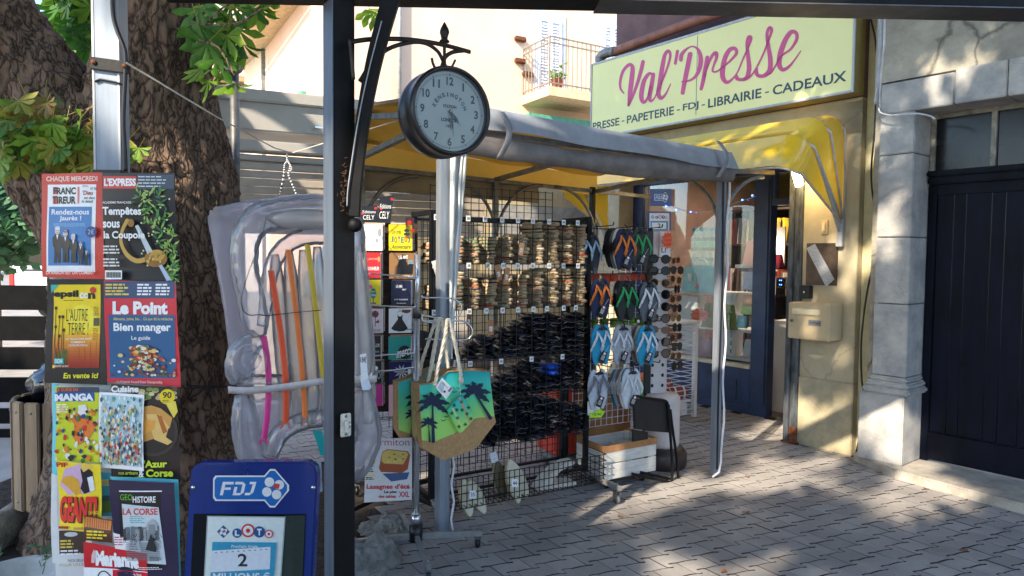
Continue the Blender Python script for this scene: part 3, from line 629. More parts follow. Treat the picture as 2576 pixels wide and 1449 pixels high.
def starpoly(cx, cy, rx, ry, n, k=.72, seed=0):
    r = random.Random(seed); return [(cx+rx*(1 if i % 2 else k)*math.cos(6.283*i/(2*n)+.1)*r.uniform(.92, 1.05), cy+ry*(1 if i % 2 else k)*math.sin(6.283*i/(2*n)+.1)*r.uniform(.92, 1.05)) for i in range(2*n)]
fluo = ink(255, 104, 52, rough=.6); redink = ink(170, 40, 20)
M = WF(1735, 812, .035); A = Art(WF(1735, 812, .035)); A.poly(starpoly(1760, 793, 25, 18, 11, .8, 3), fluo); A.up(); A.text('Bougie Rose', 1743, 791, 1776, 786, redink, shear=1); A.text('590', 1758, 797, 1770, 792, redink); A.text('Senteur Party 590', 1742, 804, 1778, 799, redink, shear=1)
tag(A.build('price_star', M=M), 'orange star price card in front of the olive handbag', 'price card')
# stickers on the glass
M = WF(1635, 518, -.004)
def fdj_logo(A, x0, y0, x1, y1, fill=None):
    w, h = x1-x0, y1-y0; W = W_
    def out(k):
        cx = x0+w*.78; r = h*.5-k*h; e = k*h*.9
        P = [(x0+e+h*.06, y0+h*.17+e), (cx-r*.42, y0+h*.17+e), (cx-r*.12, y0+e*1.2), (cx+r*.14, y0+e*1.2), (x1-e*1.3, y0+h*.42), (x1-e*1.3, y0+h*.56), (cx+r*.14, y1-e*1.2), (cx-r*.12, y1-e*1.2), (cx-r*.42, y1-h*.17-e), (x0+e+h*.06, y1-h*.17-e), (x0+e, y1-h*.25-e), (x0+e, y0+h*.25+e)]
        return P
    A.poly(out(0), W); A.up(); A.poly(out(.045), fill or ink(28, 110, 190)); A.up()
    fx, fy0, fy1 = x0+w*.09, y0+h*.33, y0+h*.68; t = h*.085; sh = h*.10
    def sl(pts): A.poly([(fx+p*w*.155+sh*(1-q)*.8, fy0+(fy1-fy0)*q) for p, q in pts], W)
    sl([(0, 0), (.26, 0), (.26, 1), (0, 1)]); sl([(.27, 0), (.95, 0), (.95, .2), (.27, .2)]); sl([(.27, .42), (.8, .42), (.8, .6), (.27, .6)])
    sl([(1.08, 0), (1.7, 0), (1.7, .2), (1.08, .2)]); sl([(1.08, .38), (1.34, .38), (1.34, .82), (1.08, .82)]); sl([(1.08, .83), (1.7, .83), (1.7, 1), (1.08, 1)]); sl([(1.71, 0), (1.98, .2), (1.98, .8), (1.71, 1)])
    sl([(2.3, 0), (2.85, 0), (2.85, .18), (2.3, .18)]); sl([(2.58, .19), (2.85, .19), (2.8, .8), (2.53, .8)]); sl([(2.1, .81), (2.78, .81), (2.5, 1), (2.1, 1)])
    clover(A, x0+w*.79, y0+h*.5, h*.3, W, ink(220, 70, 50), rot=15)
A = Art(M); A.rect(1635, 475, 1689, 518, ink(22, 60, 140)); A.up(); fdj_logo(A, 1646, 484, 1681, 509)
tag(A.build('sticker', M=M), 'blue FDJ lottery sticker at the top left of the shop window', 'sticker')
def loto(A, x0, y0, x1, y1):
    w, h = x1-x0, y1-y0; bl, rd_ = ink(30, 90, 150), ink(215, 60, 60)
    cx, cy = x0+w*.1, y0+h*.5; r = w*.115; A.poly([(cx-r, cy), (cx, cy-r), (cx+r, cy), (cx, cy+r)], bl); A.up(); clover(A, cx, cy, r*.62, W_, rd_, rot=15)
    for cx, cy, r, c_, t in ((.345, .58, .085, bl, 'L'), (.54, .42, .12, rd_, 'O'), (.74, .5, .1, bl, 'T'), (.91, .62, .075, rd_, 'O')):
        A.up(.5); A.disc(x0+w*cx, y0+h*cy, w*r, c_); A.up(.5)
        if t == 'O': A.disc(x0+w*cx, y0+h*cy, w*r*.74, W_); A.up(.5); A.disc(x0+w*cx, y0+h*cy, w*r*.32, rd_)
        else: A.text(t, x0+w*(cx-.04), y0+h*cy+w*r*.6, x0+w*(cx+.04), y0+h*cy-w*r*.6, W_, bold=.06)
M = WF(1629, 580, -.012); A = Art(M); A.rect(1629, 532, 1688, 580, ink(20, 60, 130)); A.up(); A.rect(1634, 536, 1684, 580, W_); A.up(); loto(A, 1638, 540, 1680, 552); A.rect(1637, 556, 1681, 580, ink(60, 150, 190)); A.up(); A.rect(1641, 560, 1677, 576, W_); A.up(); A.text('2', 1656, 574, 1663, 562, K_, bold=.02)
tag(A.build('sign', M=M), 'small framed LOTO 2 jackpot sign in the shop window under the blue sticker', 'sign')
# fairy lights
gl = pm(FAC(0, -SFY+.02)); pts = [gl(*p) for p in [(1672, 515), (1700, 525), (1730, 532), (1770, 533), (1800, 528), (1850, 510), (1890, 498), (1908, 490)]]
b = MB(); b.tube([(x, 0, z) for x, z in smooth_path(pts, 4)], .0022, 5, mat('clear cable', (210, 210, 205), .3)); fl_ = thing('fairy_lights', 'thin string of tiny blue fairy lights draped across the shop window', 'fairy lights', FAC(0, -SFY+.02)); b.build('cable', fl_)
blued = mat('blue led', (70, 120, 255), .3, emit=4)
for u, v in ((1676, 519), (1701, 528), (1738, 533), (1797, 529), (1868, 503), (1893, 492)):
    b = MB(); x, z = gl(u, v); b.ball((x, -.004, z), .008, 8); b.build('bulb', fl_, mt=blued)
# acrylic tower seen through the doorway
Mt = FAC(0, -SFY-.75); g = pm(Mt); a = g(1952, 700); c = g(1990, 985); tw = thing('display_tower', 'clear acrylic tower with blue lights standing in the shop doorway', 'display stand', Mt)
for x in (a[0], c[0]): qb('panel', clearmat('clear acrylic', body=.04), tw, (x, x+.008, 0, .25, .05, a[1]))
qb('base', whs, tw, (a[0], c[0], 0, .25, 0, .05)); qb('top', MATS['clear acrylic'], tw, (a[0], c[0], 0, .25, a[1], a[1]+.012))
for i, v in enumerate([705, 716, 830, 842, 854, 866, 900, 912]):
    x, z = g(1962, v)
    for d in (0, .02): b = MB(); b.ball((x+d, -.005, z), .005, 6); b.build('led', tw, mt=blued)
for i in range(4): qb('shelf', MATS['clear acrylic'], tw, (a[0]+.009, c[0]-.001, .01, .24, .3+.3*i, .306+.3*i))
M = WF(1938, 1035, .3); o = qb('plinth', whs, None, (0, .22, 0, .35, 0, .9), M=FR(*(M.translation[:2]), 0, FYAW)); tag(o, 'white plinth just inside the open shop doorway', 'plinth')
handbag('handbag', 'magenta handbag half hidden behind the blue door post', 'handbag', 1938, 640, 1962, 672, mat('magenta leather', (176, 70, 110), .5), .3, .8, .1)
ls = thing('lamp', 'lit white cone lamp inside the shop doorway beside the magazines', 'lamp', WF(1944, 655, .5))
b = MB(); b.lathe([(.012, 0), (.05, .2), (.05, .21)], 12); b.build('shade', ls, mt=mat('lit lamp shade', (255, 226, 190), .5, emit=5)); qb('bracket', whs, ls, (-.05, .09, .06, .08, -.05, .34))
# outdoor lamp under the awning
lp = thing('wall_lamp', 'lit small rectangular lamp hanging under the yellow awning end', 'lamp', WF(2012, 468, -.76))
b = MB(); T = Matrix.Rotation(rad(-18), 4, 'Y'); b.box(-.028, .028, -.02, .02, .0, .14, M=T); b.build('lit_tube', lp, mt=mat('lit lamp', (255, 222, 150), .4, emit=14), bev=.006)
b = MB(); b.tube(smooth_path([(.0, 0, .14), (.03, .02, .2), (.1, .05, .17), (.14, .07, .1), (.11, .08, .06), (.07, .08, .06)], 4), .005, 6); b.build('cable', lp, mt=black_plastic)
l = bpy.data.lights.new('lamp_glow', 'POINT'); l.energy = 1.6; l.color = (1, .75, .45); l.shadow_soft_size = .05; lo = bpy.data.objects.new('lamp_glow', l); COL.objects.link(lo); lo.matrix_world = WF(2000, 480, -.9)
# ================================================================ YELLOW AWNING
aw = thing('awning', 'yellow folding awning with pale ribs over the shopfront', 'awning', FAC(-2.58, 0, 1.76))
ya = mat('yellow vinyl awning', (224, 192, 52), .16, var=.05, scale=2.5, bump=.03, bscale=4, spec=.8, sub=.12, coat=1.)
AWL, RA = 2.46, .86
def bow(phi, R=RA, r=.16, n=6):
    sx, cz_ = math.sin(rad(phi)), math.cos(rad(phi)); P = [(0, 0)]
    P += [(0, R-r)]+[(r-r*math.cos(rad(90*i/n)), R-r+r*math.sin(rad(90*i/n))) for i in range(1, n+1)]
    P += [(AWL-x, q) for x, q in P[::-1]]
    out = []
    for x, q in P: out.append((x, -q*sx, q*cz_))
    return out
angs = [2, 20, 41, 62]; bows = [bow(a) for a in angs]
for i in range(3):
    A0, A1 = bows[i], bows[i+1]; b = MB(); n = len(A0); K = 5; vs = []
    for k in range(K+1):
        t = k/K
        for j in range(n):
            p = Vector(A0[j]).lerp(Vector(A1[j]), t); sag = .02*math.sin(math.pi*t)
            ln = math.hypot(p.y, p.z) or 1; f = 1-sag/max(ln, .3)*(ln/RA)
            if i == 2 and 4 < j < n-5: f -= .02*math.sin(j*1.3+t*3)*math.sin(math.pi*t)
            vs.append((p.x, p.y*f, p.z*f))
    b.add(vs, [(k*n+j, k*n+j+1, (k+1)*n+j+1, (k+1)*n+j) for k in range(K) for j in range(n-1)], ya, True)
    b.build('fabric', aw)
for B_ in bows[:]:
    b = MB(); b.tube([(-.012 if x < .02 else AWL+.012 if x > AWL-.02 else x, y*.975, z*.975) for x, y, z in B_], .009, 8); b.build('rib', aw, mt=mat('pale rib tube', (196, 196, 200), .4, .2))
for x in (0, AWL):
    b = MB(); b.box(x-.025, x+.025, -.05, .0, -.16, .05); b.build('hinge_bracket', aw, mt=alu_pale, bev=.004)
    b = MB(); b.bar((x, -.02, -.06), (x, -.42, .5), .02, .035, alu_pale); b.build('side_arm', aw)
# ================================================================ MARKET CANOPY
CYAW = 30.8; CM = FR(-.364, 3.618, 0, CYAW)
cn = thing('canopy', 'grey market canopy with yellow lining and rolled front curtain', 'canopy', CM)
gc = pm(CM)
tarp = mat('dirty grey tarpaulin', (186, 194, 206), .38, var=.1, scale=4, bump=.06, bscale=7, col2=(158, 164, 172), sub=.25)
lining = mat('yellow canopy lining', (236, 186, 80), .6, var=.05, scale=3, bump=.01, bscale=6, sub=.6)
beige = mat('beige valance sheet', (176, 160, 126), .6, var=.06, scale=4, sub=.2)
def post(nm, x, y, w=.055, h=2.2, px=.04):
    b = MB(); b.box(x-w/2, x+w/2, y-w/2, y+w/2, 0, h, alu); b.box(x-w/2-px, x+w/2+px, y-.04, y+.04, .0, .008, galv); return b.build(nm, cn, bev=.003)
post('post', 0, 0, .062, 2.26); post('post', 2.075, .0, .05, 2.2); 
for x in (0.02, 1.1, 2.05): 
    b = MB(); b.box(x-.02, x+.02, 1.38, 1.42, 0, 2.1); b.build('post', cn, mt=paint_dark if x > 1.5 else galv, bev=.002)
# frame
b = MB()
for a_, c_ in (((-.15, 0, 2.17), (2.12, 0, 2.14)), ((-.1, 1.4, 2.12), (2.7, 1.4, 2.05)), ((-.1, 0, 2.17), (-.1, 1.4, 2.12)), ((2.07, 0, 2.14), (2.07, 1.4, 2.06)), ((1.1, 0, 2.16), (1.1, 1.4, 2.1)), ((-.18, .12, 2.235), (-.2, .75, 2.33)), ((-.2, .75, 2.33), (-.18, 1.4, 2.24)), ((2.1, .0, 2.1), (2.72, .1, 2.14))): b.bar(a_, c_, .035, .03)
b.build('frame_bar', cn, mt=galv)
for x0, dx in ((2.075, 1), (2.075, -1), (1.1, 1), (1.1, -1), (.02, 1)):
    y = 0 if x0 > 2 and dx > 0 else 1.38; z0 = 1.62
    b = MB(); b.tube([(x0+dx*(.42-.42*math.cos(rad(q))), y, z0+.46*math.sin(rad(q))) for q in range(0, 91, 9)], .014, 6); b.build('curved_brace', cn, mt=galv)
b = MB(); b.tube([(2.075, .42-.42*math.cos(rad(q)), 1.62+.46*math.sin(rad(q))) for q in range(0, 91, 9)], .014, 6); b.build('curved_brace', cn, mt=galv)
# roof
def roofz(x, y): return 2.28+.08*math.sin(math.pi*min(1, max(0, y/1.4)))-.08*x/2.1+.012*math.sin(x*9)*math.sin(y*5)
b = MB(); b.grid(lambda i, j: (-.2+2.35*i, -.03+1.46*j, roofz(-.2+2.35*i, 1.46*j)), 24, 10, lining); b.build('roof_lining', cn)
b = MB(); b.grid(lambda i, j: (-.21+2.37*i, -.04+1.48*j, roofz(-.2+2.35*i, 1.46*j)+.012), 24, 10, tarp); b.build('roof_cover', cn)
# front flap and rolled curtain
def flap(i, j):
    x = -.12+2.22*i; top = gtop(i); bot = top-.125-.006*math.sin(i*17); z = top+(bot-top)*j
    return (x, -.06-.065*j+.006*math.sin(x*11)*j, z)
def gtop(i): return 2.305-.09*i
b = MB(); b.grid(flap, 40, 5, tarp); b.build('front_flap', cn)
troll = mat('rolled grey brown tarpaulin', (140, 134, 132), .45, var=.12, scale=6, bump=.06, bscale=8, col2=(106, 100, 100), sub=.1)
def roll(i, j):
    x = -.02+2.1*i; r = (.053-.004*math.cos(i*3))*(1+.05*math.sin(i*13)+.03*math.sin(i*41+1)); q = 2*math.pi*j; z0 = 2.098-.022*i-.03*math.sin(math.pi*i)
    k = 1+.05*math.sin(3*q+i*9)+.05*noise.noise(Vector((i*14, math.cos(q)*1.5, math.sin(q)*1.5)))
    return (x, -.07+r*k*math.cos(q)*.8, z0+r*k*math.sin(q)*1.15)
b = MB(); b.grid(roll, 60, 16, troll); b.add([roll(0, j/16) for j in range(16)], [tuple(range(16))], tarp); b.add([roll(1, j/16) for j in range(16)], [tuple(range(16))], tarp); b.build('rolled_curtain', cn)
strapm = mat('grey strap', (150, 152, 158), .6)
for x in (.29, 1.93):
    b = MB(); b.grid(lambda i, j: (x-.018+.036*i+.015*math.sin(j*4), -.085-.075*math.sin(math.pi*(j*.9+.05)), 2.27-.25*j), 2, 12, strapm); b.build('strap', cn, solid=.003)
# back valance, right half coming down by the wall
b = MB(); b.grid(lambda i, j: (-.1+1.62*i, 1.425+.01*math.sin(i*20), 2.12-.16*j-.02*i), 30, 3, beige); b.build('valance', cn, solid=.003)
b = MB(); b.grid(lambda i, j: (-.12+2.24*i, 1.43+.0*j, roofz(-.12+2.24*i, 1.4)-.16*j), 20, 2, lining); b.build('back_flap', cn)
# side curtain rolled round the near post
def scurt(i, j):
    z = 2.16-1.18*j; w = (.075*(1-j)+.012); return (.02+.045*(1-j)+w*(i-.5)*1.2, -.05-.03*math.sin(i*math.pi*3)*(1-j), z)
b = MB(); b.grid(scurt, 10, 30, mat('milky vinyl curtain', (214, 220, 218), .25, alpha=.82, var=.05)); b.build('side_curtain', cn, solid=.002)
b = MB(); b.tube([(.075-.06*j/20+.004*math.sin(j), -.07, 2.16-1.2*j/20) for j in range(21)], .005, 5); b.tube([(.03, -.05, .95-.95*j/10) if j % 2 else (.042, -.06, .95-.95*j/10) for j in range(11)], .006, 5); b.build('zip_cord', cn, mt=white_wire)
b = MB(); b.tube([(2.075+.03+.012*math.sin(j*1.1), -.035, 2.1-2.0*j/22) for j in range(23)]+[(2.05, -.06, .04), (2.0, -.05, .012)], .008, 6); b.build('curtain_edge', cn, mt=white_wire)
b = MB(); b.tube([(2.06, -.03, 2.1), (2.07, -.035, 1.4), (2.062, -.03, .6), (2.066, -.03, .05)], .006, 5); b.build('zip_cord', cn, mt=black_plastic)
# ================================================================ SHOE RACK
RYAW = 30.2; RM = FR(-.45, 3.85, 0, RYAW); gr = pm(RM); RL = 1.085
rk = thing('shoe_rack', 'tall black wire shoe rack on castors under the canopy', 'rack', RM)
for x in (0., RL):
    for y in (0., .27): qb('upright', paint_dark, rk, (x-.015, x+.015, y-.015, y+.015, .1, 1.76), bev=.002)
    for z in (1.73, .1): qb('end_bar', paint_dark, rk, (x-.014, x+.014, .016, .254, z, z+.028), bev=.002)
for y in (.0, .27):
    for z in (1.71, .12): qb('cross_bar', paint_dark, rk, (.016, RL-.016, y-.008, y+.008, z, z+.015))
levelz = [1.455, 1.19, .885, .645, .37]
NC = 10; CW = RL/NC
wm = wire_black
for z in levelz:
    b = MB()
    for i in range(NC*2+1): b.bar((i*CW/2, -.02, z), (i*CW/2, .26, z), .004)
    for y in (-.02, .06, .14, .25): b.bar((0, y, z), (RL, y, z), .005)
    b.bar((0, -.022, z+.03), (RL, -.022, z+.03), .005); b.build('wire_shelf', rk, mt=wm)
b = MB()
for i in range(NC+1):
    b.bar((i*CW, -.022, .36), (i*CW, -.022, 1.72), .0045)
    b.bar((i*CW, .135, .36), (i*CW, .135, 1.72), .005)
b.build('divider_wire', rk, mt=wm)
b = MB()
for i in range(27): b.bar((i*RL/26, .262, .14), (i*RL/26, .262, 1.72), .0035)
for i in range(34): b.bar((0, .262, .14+i*.047), (RL, .262, .14+i*.047), .0035)
b.build('back_grid', rk, mt=wm)
b = MB()                                                    # top stand-up grid
for i in range(17): b.bar((.10+i*.055, .265, 1.72), (.10+i*.055, .265, 1.93), .004)
for i in range(5): b.bar((.10, .265, 1.74+i*.046), (.98, .265, 1.74+i*.046), .004)
b.build('header_grid', rk, mt=wm)
b = MB()                                                    # bottom basket
y0 = -.2
for i in range(31): x = .06+i*.034; b.bar((x, y0, .10), (x, y0, .27), .004); b.bar((x, y0, .10), (x, -.01, .12), .004)
for z in (.10, .14, .185, .23, .27): b.bar((.05, y0, z), (1.1, y0, z), .004); 
for x in (.05, 1.1):
    for z in (.10, .14, .185, .23, .27): b.bar((x, y0, z), (x, .0, z), .004)
for y in (-.15, -.1, -.05): b.bar((.05, y, .105), (1.1, y, .105), .004)
b.build('basket', rk, mt=wm)
b = MB()
for i in range(20): b.bar((.02+i*.055, .0, .28), (.02+i*.055, .0, .42), .004)
b.build('lower_grid', rk, mt=wm)
def castor(parent, x, y, r=.028, mt_w=None, up=.1):
    b = MB(); b.tube([(x-.011, y, r), (x+.011, y, r)], r, 16, mt_w or mat('grey rubber wheel', (96, 98, 102), .6)); b.build('wheel', parent, bev=.003)
    b = MB(); b.box(x-.017, x-.013, y-.013, y+.02, r-.006, up-.02); b.box(x+.013, x+.017, y-.013, y+.02, r-.006, up-.02); b.box(x-.017, x+.017, y-.013, y+.02, up-.022, up-.016); b.cyl((x, y, up-.016), (x, y, up+.03), .006, 8); b.build('castor_fork', parent, mt=galv)
ft = mat('steel foot bar', (150, 150, 148), .45, .4, var=.15)
qb('foot_bar', ft, rk, (RL-.012, RL+.012, -.36, .5, .085, .115), bev=.002); qb('foot_bar', ft, rk, (-.012, .012, -.1, .5, .085, .115), bev=.002)
castor(rk, RL, -.33); castor(rk, RL, .46); castor(rk, 0, .46)
# size tags
tagm = ink(240, 240, 238)
nums = [36, 37, 38, 39, 40, 41, 42, 43, 44, 45]
for li, (z, rowl) in enumerate(((1.70, 'top'), (1.43, 'second'), (1.165, 'third'), (.86, 'fourth'))):
    for i in range(NC):
        if li > 2 and i % 2: continue
        x = (i+.02)*CW+rnd.uniform(-.01, .012); A = Art(g=lambda a_, c_: (a_, c_), y=-.028, step=.001); t_ = rnd.uniform(-6, 6)
        A.rect(x-.014, z, x+.014, z+.032, tagm); A.up(); A.text(str(nums[i]), x-.009, z+.008, x+.009, z+.024, K_, bold=.01); A.build('size_tag', rk)
# espadrille: sole + upper, long axis +y, seen from the end
jute = mat('jute rope sole', (218, 190, 148), .9, var=.16, scale=60, bump=.12, bscale=260, objrand=.1, warp=(1, 1, 4))
uppers = [('beige', (206, 184, 150)), ('black', (34, 32, 34)), ('red', (200, 50, 40)), ('green striped', (60, 110, 84)), ('white', (222, 218, 208)), ('orange', (206, 96, 50)), ('grey', (120, 116, 112)), ('pink', (196, 140, 130)), ('navy', (36, 42, 70))]
def foot_outline(L=.25, W=.1, n=14):
    P = []
    for i in range(n):
        a = 2*math.pi*i/n; y = L/2-L/2*math.cos(a); w = W/2*(.82+.18*math.sin(y/L*math.pi*1.2-.5)); P.append((w*math.sin(a)*1.0, y))
    return P
def esp_mesh(name, um, squash=1.):
    b = MB(); O_ = foot_outline(); n = len(O_)
    lay = [(1., 0, jute), (1.03, .005, jute), (1.03, .0125, jute), (1.0, .0155, um), (.92, .0188*squash, um), (.6, .021*squash, um)]
    vs = [(x*k+0, .125+(y-.125)*k, z) for k, z, _ in lay for x, y in O_]
    for q in range(len(lay)-1): b.add([vs[q*n+i] for i in range(n)]+[vs[(q+1)*n+i] for i in range(n)], [(i, (i+1) % n, (i+1) % n+n, i+n) for i in range(n)], lay[q+1][2] if q >= 2 else jute, True)
    b.add(vs[:n], [tuple(range(n))[::-1]], jute); b.add(vs[-n:], [tuple(range(n))], um)
    for i in range(9):                                   # black edge stitches at the visible end
        a = -.034+i*.0085; b.box(a-.0022, a+.0022, .003+abs(a)*.35, .008+abs(a)*.35, .0105, .0145, black_plastic)
    return b.mesh('espadrille')
EM = [(nm_, esp_mesh(nm_, mat('canvas '+nm_, c_, .85, var=.12, scale=40))) for nm_, c_ in uppers]
ordn = ['lowest', 'second', 'third', 'fourth', 'fifth', 'sixth', 'seventh', 'eighth', 'ninth', 'tenth', 'eleventh', 'twelfth', 'topmost']
rows = [(levelz[0], [6, 8, 7, 8, 8, 9, 13, 13, 12, 13], 'upper'), (levelz[1], [7, 11, 9, 9, 10, 10, 11, 12, 12, 13], 'lower')]
NW = ['thirty-six', 'thirty-seven', 'thirty-eight', 'thirty-nine', 'forty', 'forty-one', 'forty-two', 'forty-three', 'forty-four', 'forty-five']
CWd_ = ['leftmost', 'second', 'third', 'fourth', 'fifth', 'sixth', 'seventh', 'eighth', 'ninth', 'rightmost']
weights = [0, 0, 0, 4, 1, 0, 4, 6, 7, 8, 2, 5]
for z0, cnt, rn_ in rows:
    for c in range(NC):
        z = z0+.004
        for k in range(cnt[c]):
            q = rnd.random(); ci = 0 if q < .6 else 1 if q < .68 else rnd.choice([2, 3, 4, 5, 6, 7, 8])
            if rn_ == 'upper' and c in (2, 3) and k > 2: ci = 3
            nm_, me = EM[ci]
            M = RM @ Matrix.Translation(((c+.5)*CW+rnd.uniform(-.008, .008), -.03+rnd.uniform(-.02, .012), z)) @ Matrix.Rotation(rad(rnd.uniform(-7, 7)), 4, 'Z') @ Matrix.Rotation(rad(rnd.uniform(-3, 3)), 4, 'Y')
            o = link('espadrille', me, None, M); z += .0196
            pos = 'topmost' if k == cnt[c]-1 else ordn[k]
            tag(o, f'{nm_} espadrille with jute sole, {pos} in the {rn_} rack stack of size {NW[c]}', 'espadrille', 'espadrilles stacked by size')
# black sandals
blk = mat('glossy black rubber', (46, 47, 55), .24, var=.3, scale=30, bump=.03, bscale=80, objrand=.3)
def sandal_mesh(kind):
    b = MB()
    def f(i, j):
        a = 2*math.pi*i; t = j; L = .24; w = .045*math.sin(math.pi*min(.985, max(.015, t)))**.3*(1+.08*math.sin(t*7+kind)); h = (.0195 if kind else .0225)*(1+.10*math.sin(t*11+kind*2)+.07*math.sin(3*a+kind))
        return (w*math.cos(a)*(1+.06*math.sin(5*a)), L*t, h*.9+h*math.sin(a)*math.sin(math.pi*min(.97, max(.03, t)))**.4)
    b.grid(f, 14, 9, blk)
    b.tube([(-.043, .012, .012+.004*kind), (-.02, .002, .024), (.015, -.001, .017+.004*kind), (.043, .012, .022)], .0011, 5, mat('grey twine', (130, 130, 134), .6)) if kind == 0 else None
    return b.mesh('sandal')
SM = [sandal_mesh(k) for k in range(3)]
blu_s = SM[0].copy(); blu_s.materials.clear(); blu_s.materials.append(mat('cobalt blue rubber', (30, 80, 190), .35))
for li, (z0, cn_, hh) in enumerate(((levelz[2], [2, 2, 3, 4, 5, 6, 7, 7, 6, 7], .0365), (levelz[3], [1, 2, 3, 3, 4, 5, 6, 5, 6, 6], .0365), (levelz[4], [4, 6, 8, 9, 9, 9, 9, 8, 7, 6], .0285))):
    for c in range(NC):
        z = z0+.004
        for k in range(cn_[c]):
            me = rnd.choice(SM); bl = li == 1 and c in (7, ) and k in (3, 4)
            if bl: me = blu_s
            M = RM @ Matrix.Translation(((c+.5)*CW+rnd.uniform(-.012, .012), -.035+rnd.uniform(-.035, .02), z)) @ Matrix.Rotation(rad(rnd.uniform(-7, 7)), 4, 'Z') @ Matrix.Scale(rnd.uniform(.9, 1.05), 4)
            o = link('sandal', me, None, M); z += hh
            tag(o, f'{"cobalt blue" if bl else "black"} rubber sandal in the {["third", "fourth", "fifth"][li]} rack row, {CWd_[c]} stack from the left', 'sandal', 'dark rubber sandals in stacks')
# white swing tags and twine hanging from the rack
for k, (u, v, w, h, c_) in enumerate([(1085, 658, 17, 42, (214, 214, 214)), (1243, 668, 14, 40, (176, 124, 84)), (1272, 672, 13, 42, (182, 128, 84)), (1227, 805, 16, 38, (166, 116, 78)), (1175, 790, 12, 30, (120, 80, 50)), (1231, 1142, 19, 26, (206, 208, 214)), (1308, 610, 12, 32, (196, 150, 110))]):
    M = FU(u, v, 3.95 if u < 1200 else 4.0, 20, roll=[-18, -14, 8, 0, 4, -16, 6][k]); A = Art(M @ Matrix.Translation((0, -.05, 0))); 
    M2 = FU(u, v, 3.8 if u < 1200 else 3.85, 20, roll=[-18, -14, 8, 0, 4, -16, 6][k]); s_ = 3.85/FPX
    b = MB(); b.box(0, w*s_, 0, .001, -h*s_, 0, ink(*c_, rough=.7)); b.box(w*s_*.25, w*s_*.75, -.0008, -.0002, -h*s_*.75, -h*s_*.45, W_)
    for q in range(5): b.box(w*s_*(.28+.09*q), w*s_*(.31+.09*q), -.0012, -.0009, -h*s_*.73, -h*s_*.5, K_)
    tag(b.build('swing_tag', M=M2), ['white barcode swing tag hanging on the left end of the rack', 'brown swing tag hanging below the top shelf, left one of the two', 'brown swing tag hanging below the top shelf, right one of the two', 'brown swing tag with white barcode under the size 40 tag', 'dark brown swing tag under the size 38 tag', 'white swing tag hanging just above the pale slippers', 'tan swing tag among the tall espadrille stacks'][k], 'tag', 'swing tags on the shoe rack')
# insoles / slippers in the basket
felt = mat('cream felt insole', (214, 204, 178), .85, var=.06, scale=40, bump=.02)
def slip(u, v, lab, h=.24, roll=0, m_=felt, yaw=30, w=.08, D=3.75):
    p = at(u, v, D); b = MB(); O_ = foot_outline(h, w, 18); b.prism([(x, y) for x, y in O_], 0, .012, m_); o = b.build('slipper_sole', bev=.004, M=FR(p.x, p.y, p.z, yaw, roll, -14))
    b2 = MB(); b2.prism([(x*1.08, y*1.03-.004) for x, y in O_], .013, .028, jute); b2.build('jute_edge', o)
    return tag(o, lab, 'slipper', 'pale slippers in the rack basket')
slip(1185, 1300, 'cream slipper sole standing leftmost in the rack basket', .21, -6, D=3.78); slip(1222, 1292, 'cream slipper sole leaning left behind the number 35 tag', .21, -22, D=3.82)
slip(1307, 1266, 'tall cream slipper sole standing behind the number 44 tag', .25, -8, D=3.93, w=.085); slip(1330, 1250, 'cream slipper sole leaning right of the number 44 tag', .25, -24, D=3.97, w=.085); slip(1270, 1262, 'olive slipper sole mostly hidden behind the number 44 pair', .24, -4, mat('olive felt', (112, 100, 74), .9), D=3.97)
for u, v, tx in ((1181, 1234, '35'), (1287, 1205, '44')):
    M = FU(u, v, 3.74, 30); A = Art(M); A.rect(u, v, u+16, v+20, tagm); A.up(); A.text(tx, u+3, v+15, u+13, v+5, K_); tag(A.build('size_card', M=M), f'white card reading {"thirty-five" if tx == "35" else "forty-four"} clipped to the basket', 'card')
# white wedge shoe-shaped tray at the right of the basket
p = at(1352, 1236, 4.02); b = MB(); s_ = 4.02/FPX
b.prism([(0, 0), (.05, .06), (.12, .115), (.2, .145), (.262, .15), (.255, .13), (.16, .1), (.1, .035), (.275, .02), (.28, .0)], 0, .1, mat('off white plastic', (216, 208, 194), .5, var=.05)); tag(b.build('shoe_form', M=FR(p.x, p.y, p.z, 25), bev=.006), 'off white curved plastic piece lying at the right of the basket', 'plastic form')
# ================================================================ FLIP-FLOP RACK
fr = thing('flip_flop_rack', 'wire panel rack with hooks carrying flip-flops beside the shoe rack', 'rack', FR(.54, 4.52, 0, RYAW))
b = MB()
for i in range(14): b.bar((i*.05, .22, .3), (i*.05, .22, 1.72), .004)
for i in range(29): b.bar((0, .22, .3+i*.05), (.65, .22, .3+i*.05), .004)
b.build('wire_panel', fr, mt=white_wire)
b = MB()
for z in (1.70, 1.385, 1.06, .775):
    b.bar((-.05, .2, z), (.66, .2, z), .007)
    for x in (.06, .26, .48): b.bar((x, .22, z), (x, -.12, z+.01), .006); b.bar((x, -.12, z+.01), (x, -.125, z+.03), .006)
b.build('hook', fr, mt=wire_black)
qb('post', paint_dark, fr, (-.07, -.045, .2, .225, 0, 1.75), (.66, .685, .2, .225, 0, 1.72), bev=.002)
castor(fr, .0, .1); castor(fr, .62, .1)
